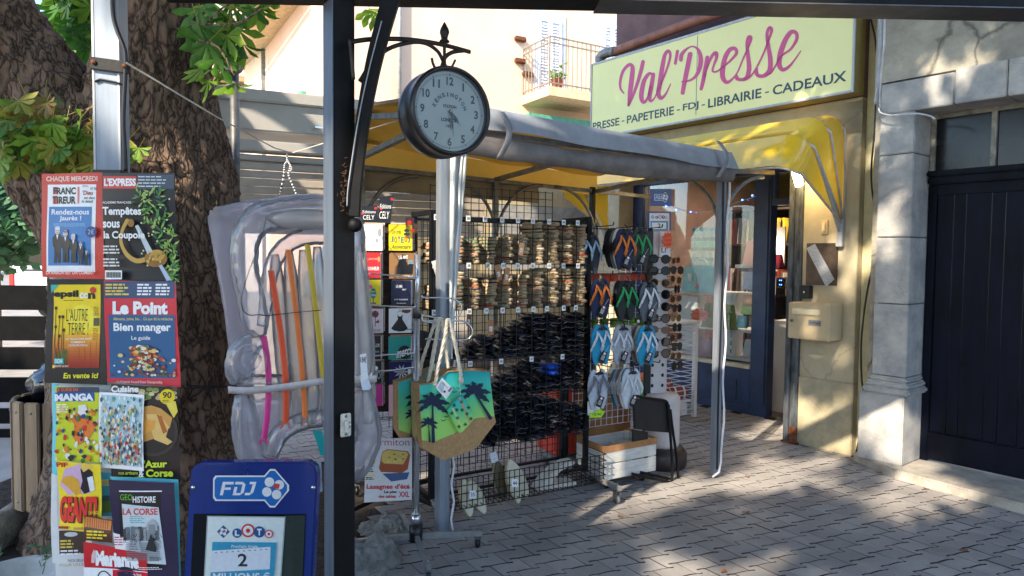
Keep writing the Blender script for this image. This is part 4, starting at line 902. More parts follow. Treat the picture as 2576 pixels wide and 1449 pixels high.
# bright fillers: hanging items seen between pairs
for k, (z, c_, lab) in enumerate([(1.39, (206, 66, 36), 'small orange packet hanging between the upper flip-flop rows'), (1.075, (96, 142, 44), 'small green packet hanging between the lower flip-flop rows')]):
    for q in range(7):
        h = rnd.uniform(.05, .09); o = qb('packet', mat('packet %d' % k, c_, .4, var=.25, scale=20), None, (-.03, .035, -.006, .012, -h, 0), M=fr.matrix_world @ FR(.03+.09*q+rnd.uniform(-.01, .01), .15, z, rnd.uniform(-25, 25))); tag(o, lab, 'packet', ['orange', 'green'][k]+' packets behind the flip-flops')
def sole_poly(w=.085, L=.262, n=20, side=1):
    P = []
    for i in range(n):
        a = 2*math.pi*i/n; y = L/2*math.cos(a); k = .80+.2*math.sin((y/L+.25)*3.0); P.append((w/2*k*math.sin(a)+side*.006*math.cos(a), y))
    return P
FFM = {}
def ffmeshes(sc, tc):
    k = (sc, tc)
    if k in FFM: return FFM[k]
    sm = mat('foam sole %d_%d_%d' % sc, sc, .7, var=.06, scale=40, bump=.01, bscale=300); tm = mat('rubber strap %d_%d_%d' % tc, tc, .35, var=.04)
    out = []
    for sd in (-1, 1):
        b = MB(); b.prism([(x, z) for x, z in sole_poly(side=sd)], 0, .014, sm); out.append(('sole', b.mesh('sole', bev=.003), sd))
        b = MB()     # V straps, toe at top z=+.13: flip-flop hangs toe up
        toe = (sd*.004, -.004, .085)
        for q in (-1, 1):
            pts = smooth_path([toe, (q*.018, -.022, .045), (q*.036, -.018, -.0), (q*.041, .002, -.04)], 4)
            for i in range(len(pts)-1):
                a_, c_ = Vector(pts[i]), Vector(pts[i+1]); w = .0045+.0045*math.sin(math.pi*(i+.5)/(len(pts)-1))
                b.add([(a_.x-w, a_.y, a_.z), (a_.x+w, a_.y, a_.z), (c_.x+w, c_.y, c_.z), (c_.x-w, c_.y, c_.z)], [(0, 1, 2, 3)], tm, True)
        b.cyl((toe[0], -.008, toe[2]), (toe[0], .002, toe[2]), .005, 8, tm)
        out.append(('strap', b.mesh('strap', solid=.003), sd))
    b = MB(); b.tube([(-.03, -.012, .1), (-.012, -.02, .112), (.012, -.02, .112), (.03, -.012, .1)], .006, 6, black_plastic); b.tube([(0, -.02, .115), (0, -.02, .135), (.004, -.0, .15), (0, .01, .155)], .004, 6, black_plastic); b.box(-.012, .012, -.024, -.016, .098, .118, black_plastic)
    out.append(('hanger', b.mesh('hanger'), 0)); FFM[k] = out; return out
TAGM = None
def ffpair(u, v, D, sc, tc, label, yaw=24, tagged=True, tilt=0, single=False, spread=.036, grp='flip-flop pairs hanging on the rack'):
    t = thing('flip_flops', label, 'flip-flops', FU(u, v, D, yaw, tilt), grp)
    for nm, me, sd in ffmeshes(sc, tc):
        if single and (sd < 0 or nm == 'hanger'): continue
        link(nm, me, t, Matrix.Translation((sd*spread, .004*sd, 0)) @ Matrix.Rotation(rad(-sd*4), 4, 'Y'))
    if tagged:
        b = MB(); b.box(-.02, .02, 0, .001, -.07, 0, black_plastic); b.box(-.008, .006, -.001, -.0003, -.02, -.006, W_); b.box(.006, .018, -.001, -.0003, -.018, -.01, ink(200, 40, 40))
        for q in range(4): b.box(-.014, .01, -.001, -.0003, -.03-.008*q, -.027-.008*q, W_)
        b.bar((0, 0, 0), (.01, .0, .05), .0015, m=white_wire); link('swing_tag', b.mesh('swing_tag'), t, Matrix.Translation((.012, -.03, -.04)) @ Matrix.Rotation(rad(24), 4, 'Y'))
    return t
NV, OR_, GR_, YL = (30, 40, 72), (232, 128, 50), (40, 170, 100), (226, 190, 50)
LB, DG, WHT, TEAL, BK = (176, 206, 226), (92, 98, 106), (226, 230, 234), (30, 150, 190), (34, 36, 38)
D0 = 4.38
spec = [
 (1572, 628, D0-.06, NV, OR_, 'navy flip-flops with orange straps in the top row of hooks', 0), (1612, 625, D0+.12, (62, 66, 62), GR_, 'dark grey flip-flops with green straps at the right of the top row', 0),
 (1486, 640, D0+.02, (60, 66, 78), LB, 'slate flip-flops with pale blue straps beside the tall espadrille stacks', 0),
 (1511, 752, D0-.05, NV, OR_, 'navy flip-flops with orange straps in the second row', 0), (1577, 757, D0, (38, 42, 40), GR_, 'black flip-flops with green and yellow straps in the second row', 0), (1633, 760, D0+.06, DG, WHT, 'grey flip-flops with white straps at the right of the second row', 0),
 (1513, 868, D0-.05, TEAL, WHT, 'bright blue flip-flops with white straps at the left of the third row', 0), (1566, 868, D0+.02, (168, 172, 182), WHT, 'pale grey flip-flops with white straps in the middle of the third row', 0), (1627, 870, D0+.03, TEAL, WHT, 'bright blue flip-flops with white straps at the right of the third row', 0),
 (1505, 980, D0-.05, (186, 192, 204), (120, 120, 128), 'pale grey flip-flops with dark grey straps at the left of the bottom row', 0), (1589, 978, D0, (206, 212, 218), WHT, 'off white flip-flops with silver straps at the right of the bottom row', 0)]
for u, v, D, sc, tc, lab, tl in spec: ffpair(u, v, D, sc, tc, lab, tilt=tl, tagged=not (u == 1486 or v == 757))
backc = {0: [BK, (26, 30, 40), (60, 64, 60), (230, 230, 226), (120, 124, 120)], 1: [BK, (40, 44, 60), DG, (60, 60, 66)], 2: [(120, 110, 124), (150, 160, 172), (200, 194, 180), (230, 210, 190)], 3: [(120, 112, 124), (180, 186, 190), (40, 130, 160), (226, 226, 220)]}
def behind(u0, v, D, n, du, row, lab):
    for k in range(n):
        ffpair(u0-du*(k+1), v-2+rnd.uniform(-2, 2), D+.03*(k+1), backc[row][k % len(backc[row])], WHT if row > 1 else BK, lab, single=True, tagged=False, yaw=-18, grp='single flip-flops hanging behind the front pairs')
behind(1568, 628, D0, 7, 7, 0, 'dark flip-flop seen edge on behind the top navy pair'); behind(1507, 752, D0, 3, 5, 1, 'dark flip-flop behind the second row navy pair')
behind(1572, 757, D0+.02, 5, 6, 1, 'dark flip-flop seen edge on behind the green strapped pair'); behind(1627, 760, D0+.1, 4, 6, 1, 'dark flip-flop behind the grey pair with white straps')
behind(1505, 868, D0, 3, 6, 2, 'pale flip-flop behind the left bright blue pair'); behind(1562, 868, D0+.04, 4, 5, 2, 'pale flip-flop behind the middle pair of the third row'); behind(1620, 870, D0+.06, 6, 6, 2, 'pale flip-flop stacked left of the right bright blue pair')
behind(1583, 978, D0+.02, 7, 7, 3, 'flip-flop seen edge on left of the off white pair')
# ================================================================ SUNGLASSES TOWER
SGD = 4.92; p0 = at(1636, 1010, SGD); sgt = thing('sunglasses_stand', 'tall white perforated display tower holding rows of sunglasses', 'display stand', FR(p0.x, p0.y, 0, 12)); gg = pm(sgt.matrix_world)
wt = mat('white stand plastic', (216, 206, 202), .4, var=.04)
x1, zt = gg(1681, 583); x2 = gg(1704, 583)[0]
qb('front_panel', wt, sgt, (0, x1, 0, .012, .06, zt), bev=.003); qb('side_panel', wt, sgt, (x1+.001, x1+.012, .0, .2, .06, zt-.2), bev=.003); qb('black_edge', black_plastic, sgt, (-.045, -.001, .0, .03, .06, zt), bev=.002)
b = MB(); hm = mat('punched hole', (40, 36, 40), .8)
for k in range(10):
    for x in (x1*.1, x1*.8): 
        z = .2+.075*k; b.prism([(x+.011*math.cos(q*.785), z+.014*math.sin(q*.785)) for q in range(8)], -.0015, -.0005, hm)
b.build('hole', sgt); qb('base', wt, sgt, (-.05, x1+.1, -.05, .25, 0, .06), bev=.01)
A = Art(g=lambda x, y: (x, y), y=-.014, step=.001); A.rect(x1*.38, zt-.19, x1*1.12, zt, W_); A.up(); A.text('CI', x1*.5, zt-.09, x1*.62+.02, zt-.055, K_); A.text('LI', x1*.5, zt-.15, x1*.62+.02, zt-.115, K_); A.rect(x1*.5, zt-.105, x1*.9, zt-.1, redink); A.build('header_card', sgt)
M = FU(1662, 628, SGD-.06, 0); A = Art(M); A.poly(starpoly(1679, 604, 15, 25, 10, .76, 5), fluo); A.up(); 
for i, t_ in enumerate(('LUNETTES', 'SOLAIRES', '15€')): A.text(t_, 1671, 596+i*11, 1688, 590+i*11, redink, shear=1)
tag(A.build('price_star', M=M), 'orange star price card at the top of the sunglasses tower', 'price card')
lensm = [mat('dark lens', (26, 24, 28), .06, spec=.8, var=.05), mat('brown lens', (58, 40, 32), .06, spec=.8, var=.05)]; framem = [mat('black acetate', (22, 20, 22), .2), mat('amber acetate', (150, 92, 50), .2, var=.3, scale=60), mat('gold wire', (190, 150, 90), .25, .8)]
def glasses_mesh(k):
    b = MB(); fm = framem[[0, 1, 0, 2][k % 4]]; lm = lensm[k % 2]; sh = [1, .8, 1.05, .9][k % 4]
    for sd in (-1, 1):
        P = [(sd*.034+.027*math.cos(a*.5236)*(1 if sd*math.cos(a*.5236) > 0 else .92), .023*sh*math.sin(a*.5236)-(.004 if math.sin(a*.5236) < 0 else -.001)) for a in range(12)]
        b.prism(P, -.002, .0, lm); b.tube([(x, -.001, z) for x, z in P], .0028, 6, fm, closed=True)
        b.tube([(sd*.062, 0, .012), (sd*.066, .02, .012), (sd*.064, .1, .008), (sd*.06, .13, -.02)], .0028, 6, fm)
    b.tube([(-.008, -.002, .006), (0, -.003, .01), (.008, -.002, .006)], .0025, 6, fm)
    return b.mesh('sunglasses')
GM = [glasses_mesh(k) for k in range(4)]
ordw = ['top', 'second', 'third', 'fourth', 'fifth', 'sixth', 'seventh', 'eighth', 'lowest']
for k in range(9):
    v = 651+k*29.5; p = at(1654, v, SGD-.07)
    tag(link('sunglasses', GM[[0, 0, 3, 2, 0, 2, 1, 0, 2][k]], None, FR(p.x+.01, p.y-.03, p.z, -14+rnd.uniform(-8, 8), rnd.uniform(-3, 5)) @ Matrix.Scale(1.16, 4)), f'{["black", "black", "brown", "dark", "black", "dark", "brown", "black", "dark"][k]} sunglasses in the {ordw[k]} slot on the front of the white tower', 'sunglasses', 'sunglasses on the white tower')
for k in range(12):
    v = 655+k*24; p = at(1700+(k % 2)*3, v, SGD+.05)
    tag(link('sunglasses', GM[(k*7+1) % 4], None, FR(p.x, p.y, p.z, 50+rnd.uniform(-14, 14), rnd.uniform(-5, 8)) @ Matrix.Scale(1.12, 4)), ['top', 'second', 'third', 'fourth', 'fifth', 'sixth', 'seventh', 'eighth', 'ninth', 'tenth', 'eleventh', 'lowest'][k]+' sunglasses seen sideways on the right flank of the white tower', 'sunglasses', 'sunglasses on the tower side')
    b = MB(); b.bar((-.02, 0, 0), (.055, .0, -.02), .003); o = link('arm_hook', None, None) if False else None
b = MB()
for k in range(17): z = .35+k*.075; b.tube([(x1+.01, .1, z), (x1+.06, .06, z-.004), (x1+.08, .05, z+.02)], .003, 5)
b.build('clear_hook', sgt, mt=mat('clear hook plastic', (220, 224, 228), .1, alpha=.6))
# ================================================================ CRATE ON TROLLEY
c0 = gnd(1520, 1210, .08); CRM = FR(c0.x, c0.y, .08, RYAW+1); gk = pm(CRM); xr = gk(1650, 1178)[0]; hz = gk(1520, 1128)[1]
cr = thing('crate', 'white slatted wooden crate with brown cardboard band on a trolley', 'crate', CRM)
wwood = mat('whitewashed wood', (206, 204, 196), .75, var=.1, scale=8, bump=.03, bscale=50, warp=(1, 1, 6))
CWd, CDp = xr, .30
n = 2; hs = hz/n
for k in range(n):
    z0, z1 = k*hs, (k+1)*hs-.006
    qb('slat', wwood, cr, (0, CWd, 0, .011, z0, z1), bev=.002); qb('slat', wwood, cr, (0, CWd, CDp-.011, CDp, z0, z1), bev=.002)
    qb('slat', wwood, cr, (0, .011, .0115, CDp-.0115, z0, z1), bev=.002); qb('slat', wwood, cr, (CWd-.011, CWd, .0115, CDp-.0115, z0, z1), bev=.002)
for x, y in ((.012, .012), (CWd-.042, .012), (.012, CDp-.042), (CWd-.042, CDp-.042)): qb('corner_post', wwood, cr, (x, x+.03, y, y+.03, 0, hz), bev=.002)
qb('bottom', wwood, cr, (.012, CWd-.012, .012, CDp-.012, .002, .012))
qb('cardboard_band', cardboard, cr, (-.003, CWd+.003, -.004, -.0005, hz-.03, hz+.012), (-.005, -.0005, 0, CDp, hz-.03, hz+.012), (CWd+.0005, CWd+.005, 0, CDp, hz-.03, hz+.012))
qb('inner_box', mat('grey inside box', (176, 184, 180), .7), cr, (.05, .1, .05, CDp-.05, .02, hz-.03), (CWd-.2, CWd-.05, .08, CDp-.05, .02, hz-.05))
tr_ = thing('trolley', 'low black dolly with castors under the white crate', 'trolley', FR(c0.x, c0.y, 0, RYAW+1)); qb('board', black_plastic, tr_, (.03, CWd-.02, .03, CDp-.02, .055, .078), bev=.003)
for x, y in ((.08, .07), (CWd-.06, .07), (.08, CDp-.07), (CWd-.06, CDp-.07)): castor(tr_, x, y, .022, black_plastic, .055)
bx = at(1480, 1100, 4.95); t = thing('box', 'open brown cardboard box with a handwritten price behind the white crate', 'box', FR(bx.x-.05, bx.y, .12, RYAW)); ch = .46
qb('side', cardboard, t, (0, .46, 0, .006, 0, ch), (0, .46, .3, .306, 0, ch), (0, .006, .006, .3, 0, ch), (.454, .46, .006, .3, 0, ch), bev=.001)
A = Art(g=lambda x, y: (x, y), y=-.002); A.text('POCHETTE  10,00', .18, ch-.12, .44, ch-.085, ink(60, 36, 24), shear=.004); A.build('handwriting', t)
b = MB(); b.box(.05, .4, .05, .25, 0, .12); b.build('contents', t, mt=black_plastic)
M = FU(1484, 1050, 4.3, 15, -6); A = Art(M); A.poly([(1483, 1040), (1500, 1036), (1505, 1028), (1522, 1036), (1512, 1050), (1484, 1051)], ink(176, 226, 40)); A.up(); A.text('10,90', 1490, 1046, 1512, 1039, K_, shear=1); tag(A.build('price_star', M=M), 'neon green price card hanging under the bottom flip-flops', 'price card')
M = FU(1478, 1045, 4.32, 15, -3); A = Art(M); A.rect(1478, 1010, 1510, 1045, ink(226, 226, 220)); tag(A.build('card', M=M), 'blank white card behind the neon green price card', 'card')
# red crate seen through the rack
M = at(1435, 1040, 5.0); t = thing('crate', 'orange red plastic crate standing behind the shoe rack', 'crate', FR(M.x, M.y, .05, RYAW)); rp = mat('orange red plastic', (220, 62, 34), .45, var=.08)
qb('side', rp, t, (-.12, .2, 0, .01, 0, .52), (-.12, .2, .25, .26, 0, .52), (-.12, -.11, .01, .25, 0, .52), (.19, .2, .01, .25, 0, .52), bev=.003); qb('rim', rp, t, (-.13, .21, -.01, .27, .5, .52), (-.13, .21, -.01, .0, .2, .215), bev=.003)
# ================================================================ FOLDING CHAIR
M = FU(1700, 1213, 4.56, 18); pch = M.translation; fc = thing('folding_chair', 'black folded metal chair leaning beside the white crate', 'chair', FR(pch.x, pch.y, 0, 30)); ph = pm(fc.matrix_world)
def pp3(u, v, y=0): x, z = ph(u, v, y); return (x, y, z)
b = MB(); b.tube(smooth_path([pp3(1590, 1192), pp3(1640, 1203), pp3(1682, 1212), pp3(1690, 1206), pp3(1690, 1150), pp3(1684, 1060), pp3(1680, 1020), pp3(1672, 1008), pp3(1640, 1003), pp3(1600, 996)], 5), .0095, 8); b.build('front_frame', fc, mt=paint_dark)
b = MB(); b.tube(smooth_path([pp3(1610, 1188, .03), pp3(1660, 1199, .03), pp3(1700, 1208, .03), pp3(1706, 1204, .03), pp3(1702, 1150, .03), pp3(1692, 1080, .03), pp3(1686, 1030, .03)], 5), .0095, 8); b.build('rear_frame', fc, mt=paint_dark)
a = ph(1592, 1000); c = ph(1688, 1088)
b = MB(); b.prism([ph(1597, 1000), ph(1680, 1010), ph(1690, 1020), ph(1688, 1090), ph(1640, 1086), ph(1600, 1080)], .012, .03); b.build('backrest', fc, mt=mat('black seat vinyl', (30, 28, 30), .5, var=.15, bump=.01), bev=.004)
b = MB(); b.prism([ph(1600, 1083), ph(1640, 1090), ph(1640, 1180), ph(1600, 1170)], .035, .045); b.build('seat', fc, mt=MATS['black seat vinyl'], bev=.004)
# parasol base / white bin
p = gnd(1668, 1185, 0); pb = thing('bin', 'white round bin on a dark round base behind the folding chair', 'bin', FR(p.x+.02, p.y+.15, 0)); b = MB(); b.lathe([(.17, 0), (.18, .02), (.18, .1), (.15, .14), (.09, .15)], 24); b.build('base', pb, mt=mat('dark brown plastic', (56, 44, 44), .4)); b = MB(); b.lathe([(.12, .145), (.125, .17), (.125, .5), (.11, .52)], 24); b.build('drum', pb, mt=mat('white drum', (206, 196, 192), .5, var=.04))
# ================================================================ WHITE WIRE BALL RACK
g0 = gnd(1745, 1048, 0); br = thing('ball_rack', 'white wire rack on pallet feet holding balls outside the window', 'rack', FR(g0.x, g0.y, 0, 34)); gb = pm(br.matrix_world)
z_top = gb(1745, 812)[1]; xl = gb(1672, 1020)[0]; xr2 = gb(1812, 1022)[0]
# left wing runs along -x, right wing recedes
wpost = lambda x, y: qb('post', whs, br, (x-.02, x+.02, y-.02, y+.02, 0, z_top), bev=.003)
DPb = .42
wpost(0, 0); wpost(-.48, 0.0); wpost(.0, DPb); wpost(-.48, DPb)
b = MB()
for k in range(19):
    z = z_top-.03-k*.046; 
    b.bar((-.48, -.01, z), (0, -.01, z), .006); b.bar((.01, 0, z), (.01, DPb, z), .006)
b.build('wire', br, mt=white_wire)
qb('top_shelf', whs, br, (-.5, .03, -.03, DPb+.02, z_top, z_top+.02), bev=.003); qb('bottom_board', whs, br, (-.48, -.02, .02, .14, .14, .165), (-.48, -.02, .18, .3, .14, .165), (-.48, -.02, .32, .42, .14, .165), bev=.003)
for x in (-.38, -.18): qb('pallet_foot', whs, br, (x, x+.09, .0, .12, .03, .139), bev=.004)
leather = mat('brown ball leather', (150, 62, 48), .5, var=.1, scale=30, bump=.02, bscale=200)
for k, (x, y, z, yw, lab) in enumerate([(-.30, .12, .235, 20, 'brown and white rugby ball lying at the front of the wire rack'), (-.18, .2, .29, 60, 'brown and white rugby ball resting on top of the others'), (-.12, .1, .225, -20, 'brown and white rugby ball at the right corner of the rack')]):
    t = thing('rugby_ball', lab, 'ball', br.matrix_world @ FR(x, y, z, yw), 'rugby balls in the wire rack'); b = MB(); b.ball((0, 0, 0), (.12, .068, .068), 16); b.build('leather_skin', t, mt=leather)
    for sx in (-.045, .045):
        b = MB(); r0 = .0695*math.sqrt(1-(sx/.12)**2); b.tube([(sx-.009, 0, 0), (sx+.009, 0, 0)], r0, 20, caps=False); b.build('white_ring', t, mt=whs)
bp_ = [((-.42, .2, .26), .095, (70, 190, 70), 'green net covered play ball at the left of the wire rack'), ((-.44, .1, .2), .07, (60, 180, 170), 'turquoise play ball under the green one'), ((-.43, .25, .36), .06, (230, 120, 60), 'orange play ball above the green one')]
for c_, r, col_, lab in bp_:
    b = MB(); b.ball(c_, r, 18); o = b.build('play_ball', M=br.matrix_world, mt=mat('ball %d' % col_[0], col_, .35)); tag(o, lab, 'ball')
# ================================================================ BAG STAND
sb = gnd(1046, 1390, 0); bsd = thing('bag_stand', 'chrome pole stand with looped arms and castor feet in front', 'stand', FR(sb.x, sb.y, 0, 8)); gq = pm(bsd.matrix_world); BD = sb.y
zt = gq(1058, 640)[1]
b = MB(); b.cyl((0, 0, .07), (.0, 0, 1.2), .0165, 16, chrome); b.cyl((.0, 0, 1.2), (.006, 0, zt), .013, 16, chrome); b.cyl((.0, 0, 1.19), (.0, 0, 1.21), .019, 16, black_plastic); b.build('pole', bsd)
b = MB(); b.cyl((0, 0, .06), (0, 0, .15), .034, 18, black_plastic); b.cyl((0, 0, .15), (0, 0, .2), .024, 18, chrome); b.build('hub', bsd, bev=.003)
for dx, dy, L in ((1, .08, .34), (-1, -.06, .32), (.18, -1, .34), (-.25, 1, .34)):
    q = math.hypot(dx, dy); e = (dx/q*L, dy/q*L, .075); b = MB(); b.bar((dx/q*.03, dy/q*.03, .085), e, .022, .03); b.build('leg', bsd, mt=ft, bev=.002); castor(bsd, e[0]*.93, e[1]*.93, .026, black_plastic, .07)
arms = [[(1045, 691), (1046, 700), (1000, 694), (930, 688)], [(1045, 772), (1000, 771), (930, 768)], [(1062, 742), (1066, 748), (1110, 749), (1140, 752), (1158, 764), (1160, 782), (1150, 796), (1120, 802), (1062, 792)], [(1062, 808), (1110, 812), (1150, 806), (1175, 812), (1188, 830), (1184, 846), (1160, 855), (1070, 852)],
 [(1045, 886), (1030, 888), (960, 893), (935, 898), (924, 912), (925, 925), (940, 932), (985, 931), (1045, 922)], [(1062, 790), (1064, 806), (1090, 806)]]
for P in arms:
    b = MB(); b.tube([(x, -.01, z) for x, z in smooth_path([gq(*p) for p in P], 4)], .0042, 8); b.build('wire_arm', bsd, mt=chrome)
# ---- palm tote bags
BAGY = 0
Mb = FR(sb.x+.045, sb.y-.13, 0, 28); gbq = pm(Mb)
jutec = mat('natural jute cloth', (186, 146, 100), .9, var=.1, scale=60, bump=.05, bscale=220)
def gradient_mat():
    m = mat('palm print cloth', (90, 200, 170), .75, var=.04); n = m.node_tree; tc = n.nodes.new('ShaderNodeTexCoord'); sx = n.nodes.new('ShaderNodeSeparateXYZ'); n.links.new(tc.outputs['Generated'], sx.inputs[0])
    cr_ = n.nodes.new('ShaderNodeValToRGB'); n.links.new(sx.outputs[2], cr_.inputs[0]); el = cr_.color_ramp.elements; el[0].position = .25; el[0].color = (*lin((168, 224, 110)), 1); el[1].position = 1; el[1].color = (*lin((0, 150, 160)), 1)
    e = el.new(.55); e.color = (*lin((96, 204, 140)), 1); e = el.new(.8); e.color = (*lin((60, 196, 180)), 1); n.links.new(cr_.outputs[0], n.nodes['Principled BSDF'].inputs['Base Color']); return m
palmcloth = gradient_mat(); ropem = mat('cream cotton rope', (222, 212, 192), .85, var=.08, scale=40)
pnavy = ink(18, 36, 66, rough=.7)
def frond(A, x, y, dx, dy, L, w, k=1):
    P = []; Q = []; n = 7
    for i in range(n+1):
        t = i/n; bend = L*.35*t*t; px = x+dx*L*t; py = y+dy*L*t+bend; nx, ny = -dy, dx; ww = w*math.sin(math.pi*min(1, t*.9+.06))*(1.15 if i % 2 else .7)
        P.append((px+nx*ww, py+ny*ww+w*.2)); Q.append((px-nx*ww*.8, py-ny*ww*.8))
    A.up(.2)
    for i in range(n): A.poly([P[i], P[i+1], Q[i+1], Q[i]], pnavy)
def palm(A, x, y, s, bx, by):
    A.stroke([(x, y, s*.04), ((x*2+bx)/3, (y*2+by)/3, s*.05), (bx, by, s*.09)], pnavy)
    for a in (-160, -125, -95, -60, -20, 15, 165): frond(A, x, y, math.cos(rad(a)), math.sin(rad(a)), s*(.9 if a < 10 and a > -170 else .8), s*.16)
def tote(name, label, M, outline_top, yb, uvL, uvR, arts, yd=.0, th=.10, off=0):
    """outline: left top, mid top, right top, right low, bottom tip, left low in photo points"""
    g = pm(M); t = thing(name, label, 'tote bag', M)
    L = [g(*p) for p in outline_top]; n = len(L)
    def shape(poly, y0, y1, nm, m):
        b = MB(); b.prism(poly, y0, y1, m); return b.build(nm, t, bev=.004)
    return t, g
def bag(label, M, top, seam, bot, y0=0., depth=.07, tagdraw=None, nm='tote_bag'):
    """top, seam, bot: matching lists of photo points from left to right across the bag front"""
    g = pm(M); t = thing(nm, label, 'tote bag', M); n = len(top)
    def wav(i, j): return -.012*math.sin(math.pi*j)*math.sin(math.pi*i)+.004*math.sin(i*14+j*3)
    for nm_, r0, r1, m in (('printed_cloth', top, seam, palmcloth), ('jute_base', seam, bot, jutec)):
        b = MB(); R0 = [g(*p) for p in r0]; R1 = [g(*p) for p in r1]; NU, NV_ = 18, 10
        def at_(R, i):
            q = i*(len(R)-1); k = min(int(q), len(R)-2); f = q-k; return (R[k][0]*(1-f)+R[k+1][0]*f, R[k][1]*(1-f)+R[k+1][1]*f)
        def fn(i, j, dy=0.):
            a_, c_ = at_(R0, i), at_(R1, i); jj = j if m is palmcloth else 1-j*.3
            return (a_[0]*(1-j)+c_[0]*j, wav(i, j*.6 if m is palmcloth else .6+.4*j)+dy*(1-.55*j if m is jutec else 1.), a_[1]*(1-j)+c_[1]*j)
        b.grid(lambda i, j: fn(i, j), NU, NV_, m); b.grid(lambda i, j: fn(i, j, depth), NU, NV_, jutec)
        for e in (0., 1.):
            b.grid(lambda i, j: tuple(Vector(fn(e, j))*(1-i)+Vector(fn(e, j, depth))*i), 3, NV_, jutec)
        if m is jutec: b.grid(lambda i, j: tuple(Vector(fn(i, 1))*(1-j)+Vector(fn(i, 1, depth))*j), NU, 2, jutec)
        b.build(nm_, t)
    b = MB(); Rt = [g(*p) for p in top]; b.tube([(x, -.002, z) for x, z in Rt], .003, 6, jutec); b.tube([(x, depth, z) for x, z in Rt], .003, 6, jutec); b.build('hem', t)
    return t, g
def rope(t, g, P, y, r=.0085, nm='rope_handle'):
    pts = smooth_path([(*g(u, v), 0) for u, v in P], 10); b = MB(); n = len(pts)
    for s_ in range(3):
        b.tube([(x+r*.55*math.cos(i*.55+s_*2.094), y+r*.55*math.sin(i*.55+s_*2.094), z) for i, (x, z, _) in enumerate(pts)], r*.62, 6)
    b.build(nm, t, mt=ropem)
# back-left bag
M3 = Mb @ Matrix.Translation((0, .16, 0)) @ Matrix.Rotation(rad(14), 4, 'Z')
t3, g3 = bag('turquoise palm print tote bag hanging behind at the left', M3, [(1002, 961), (1030, 952), (1060, 938), (1100, 925)], [(1004, 1082), (1030, 1090), (1062, 1096), (1100, 1100)], [(1008, 1100), (1020, 1120), (1062, 1135), (1100, 1130)], depth=.05)
A = Art(M3, y=-.016, step=.0003); palm(A, 1051, 1000, 46, 1045, 1100); A.build('palm_print', t3); A = Art(M3, y=-.016, step=.0003); palm(A, 1034, 1040, 26, 1030, 1095); A.build('palm_print', t3)
rope(t3, g3, [(1052, 945), (1060, 905), (1075, 860), (1088, 820), (1093, 803), (1100, 806), (1096, 850), (1085, 900), (1090, 935)], -.01)
t2, g2 = bag('middle tote bag squeezed between the two palm print bags', Mb @ Matrix.Translation((0, .09, 0)) @ Matrix.Rotation(rad(8), 4, 'Z'), [(1043, 962), (1080, 945), (1120, 932), (1150, 925)], [(1046, 1098), (1080, 1104), (1120, 1100), (1150, 1092)], [(1050, 1112), (1080, 1130), (1120, 1130), (1150, 1110)], depth=.04)
rope(t2, g2, [(1078, 950), (1085, 900), (1095, 850), (1104, 815), (1110, 803), (1118, 812), (1122, 860), (1120, 915)], -.01)
t1, g1 = bag('large turquoise palm print tote bag with jute base hanging in front', Mb, [(1055, 968), (1085, 964), (1128, 934), (1180, 932), (1232, 934)], [(1062, 1108), (1090, 1110), (1140, 1090), (1190, 1052), (1244, 1047)], [(1062, 1128), (1116, 1159), (1150, 1146), (1200, 1128), (1247, 1062)], depth=.07)
for P_ in ((1085, 1012, 50, 1087, 1108), (1075, 1062, 28, 1078, 1108), (1190, 985, 48, 1230, 1050)): A = Art(Mb, y=-.0165, step=.0003); palm(A, *P_); A.build('palm_print', t1)
A = Art(Mb, y=-.0165, step=.0003)
for bx_, by_ in ((1120, 1047), (1113, 1056), (1150, 975), (1140, 985)): A.line([(bx_-6, by_-2), (bx_, by_+1), (bx_+6, by_-3)], 1.4, pnavy)
A.build('bird_print', t1)
rope(t1, g1, [(1092, 972), (1096, 930), (1108, 880), (1118, 830), (1121, 806), (1126, 803), (1131, 820), (1142, 870), (1152, 920), (1156, 945), (1156, 960)], -.02)
rope(t1, g1, [(1086, 966), (1098, 910), (1106, 860), (1112, 815), (1116, 802), (1122, 812), (1130, 860), (1134, 900), (1138, 930)], .05)
b = MB(); x, z = g1(1156, 955); b.ball((x, -.02, z), (.014, .014, .022), 10); x, z = g1(1092, 965); b.ball((x, -.02, z), (.012, .012, .014), 10); b.build('rope_knot', t1, mt=ropem)
Mt_ = Mb @ Matrix.Translation((0, -.04, 0)); A = Art(Mt_); A.poly([(1112, 950), (1140, 978), (1122, 1005), (1096, 975)], W_); A.up(); A.poly([(1110, 956), (1120, 966), (1112, 990), (1100, 975)], ink(170, 190, 206)); A.up(); A.line([(1128, 985), (1136, 975)], 6, ink(120, 126, 130)); A.disc(1118, 985, 3, K_); A.line([(1112, 962), (1126, 976)], 1, K_)
A.build('price_tag', t1, Matrix.Translation((0, -.04, 0)))
Mp = Mb @ Matrix.Translation((0, -.03, 0)); gp = pm(Mp); tp = thing('pouch', 'small palm print zip pouch hanging in front of the large tote bag', 'pouch', Mp)
P = [gp(*q) for q in [(1150, 1000), (1160, 990), (1194, 1050), (1160, 1088), (1152, 1088), (1124, 1032), (1130, 1024)]]
b = MB(); b.prism(P, -.012, .006, palmcloth); b.build('cloth', tp, bev=.004)
A = Art(Mp, y=-.013, step=.0003); A.line([(1153, 998), (1180, 1062)], 5, ink(200, 160, 110)); A.line([(1136, 1025), (1162, 1080)], 4, ink(200, 224, 140)); A.up()
for x, y in ((1140, 1018), (1134, 1038), (1148, 1050), (1160, 1030), (1158, 1010), (1172, 1040), (1182, 1052), (1168, 1066), (1152, 1072), (1146, 1030), (1176, 1024)):
    for a_ in range(0, 360, 60): A.line([(x, y), (x+5*math.cos(rad(a_)), y+5*math.sin(rad(a_)))], 1.6, pnavy)
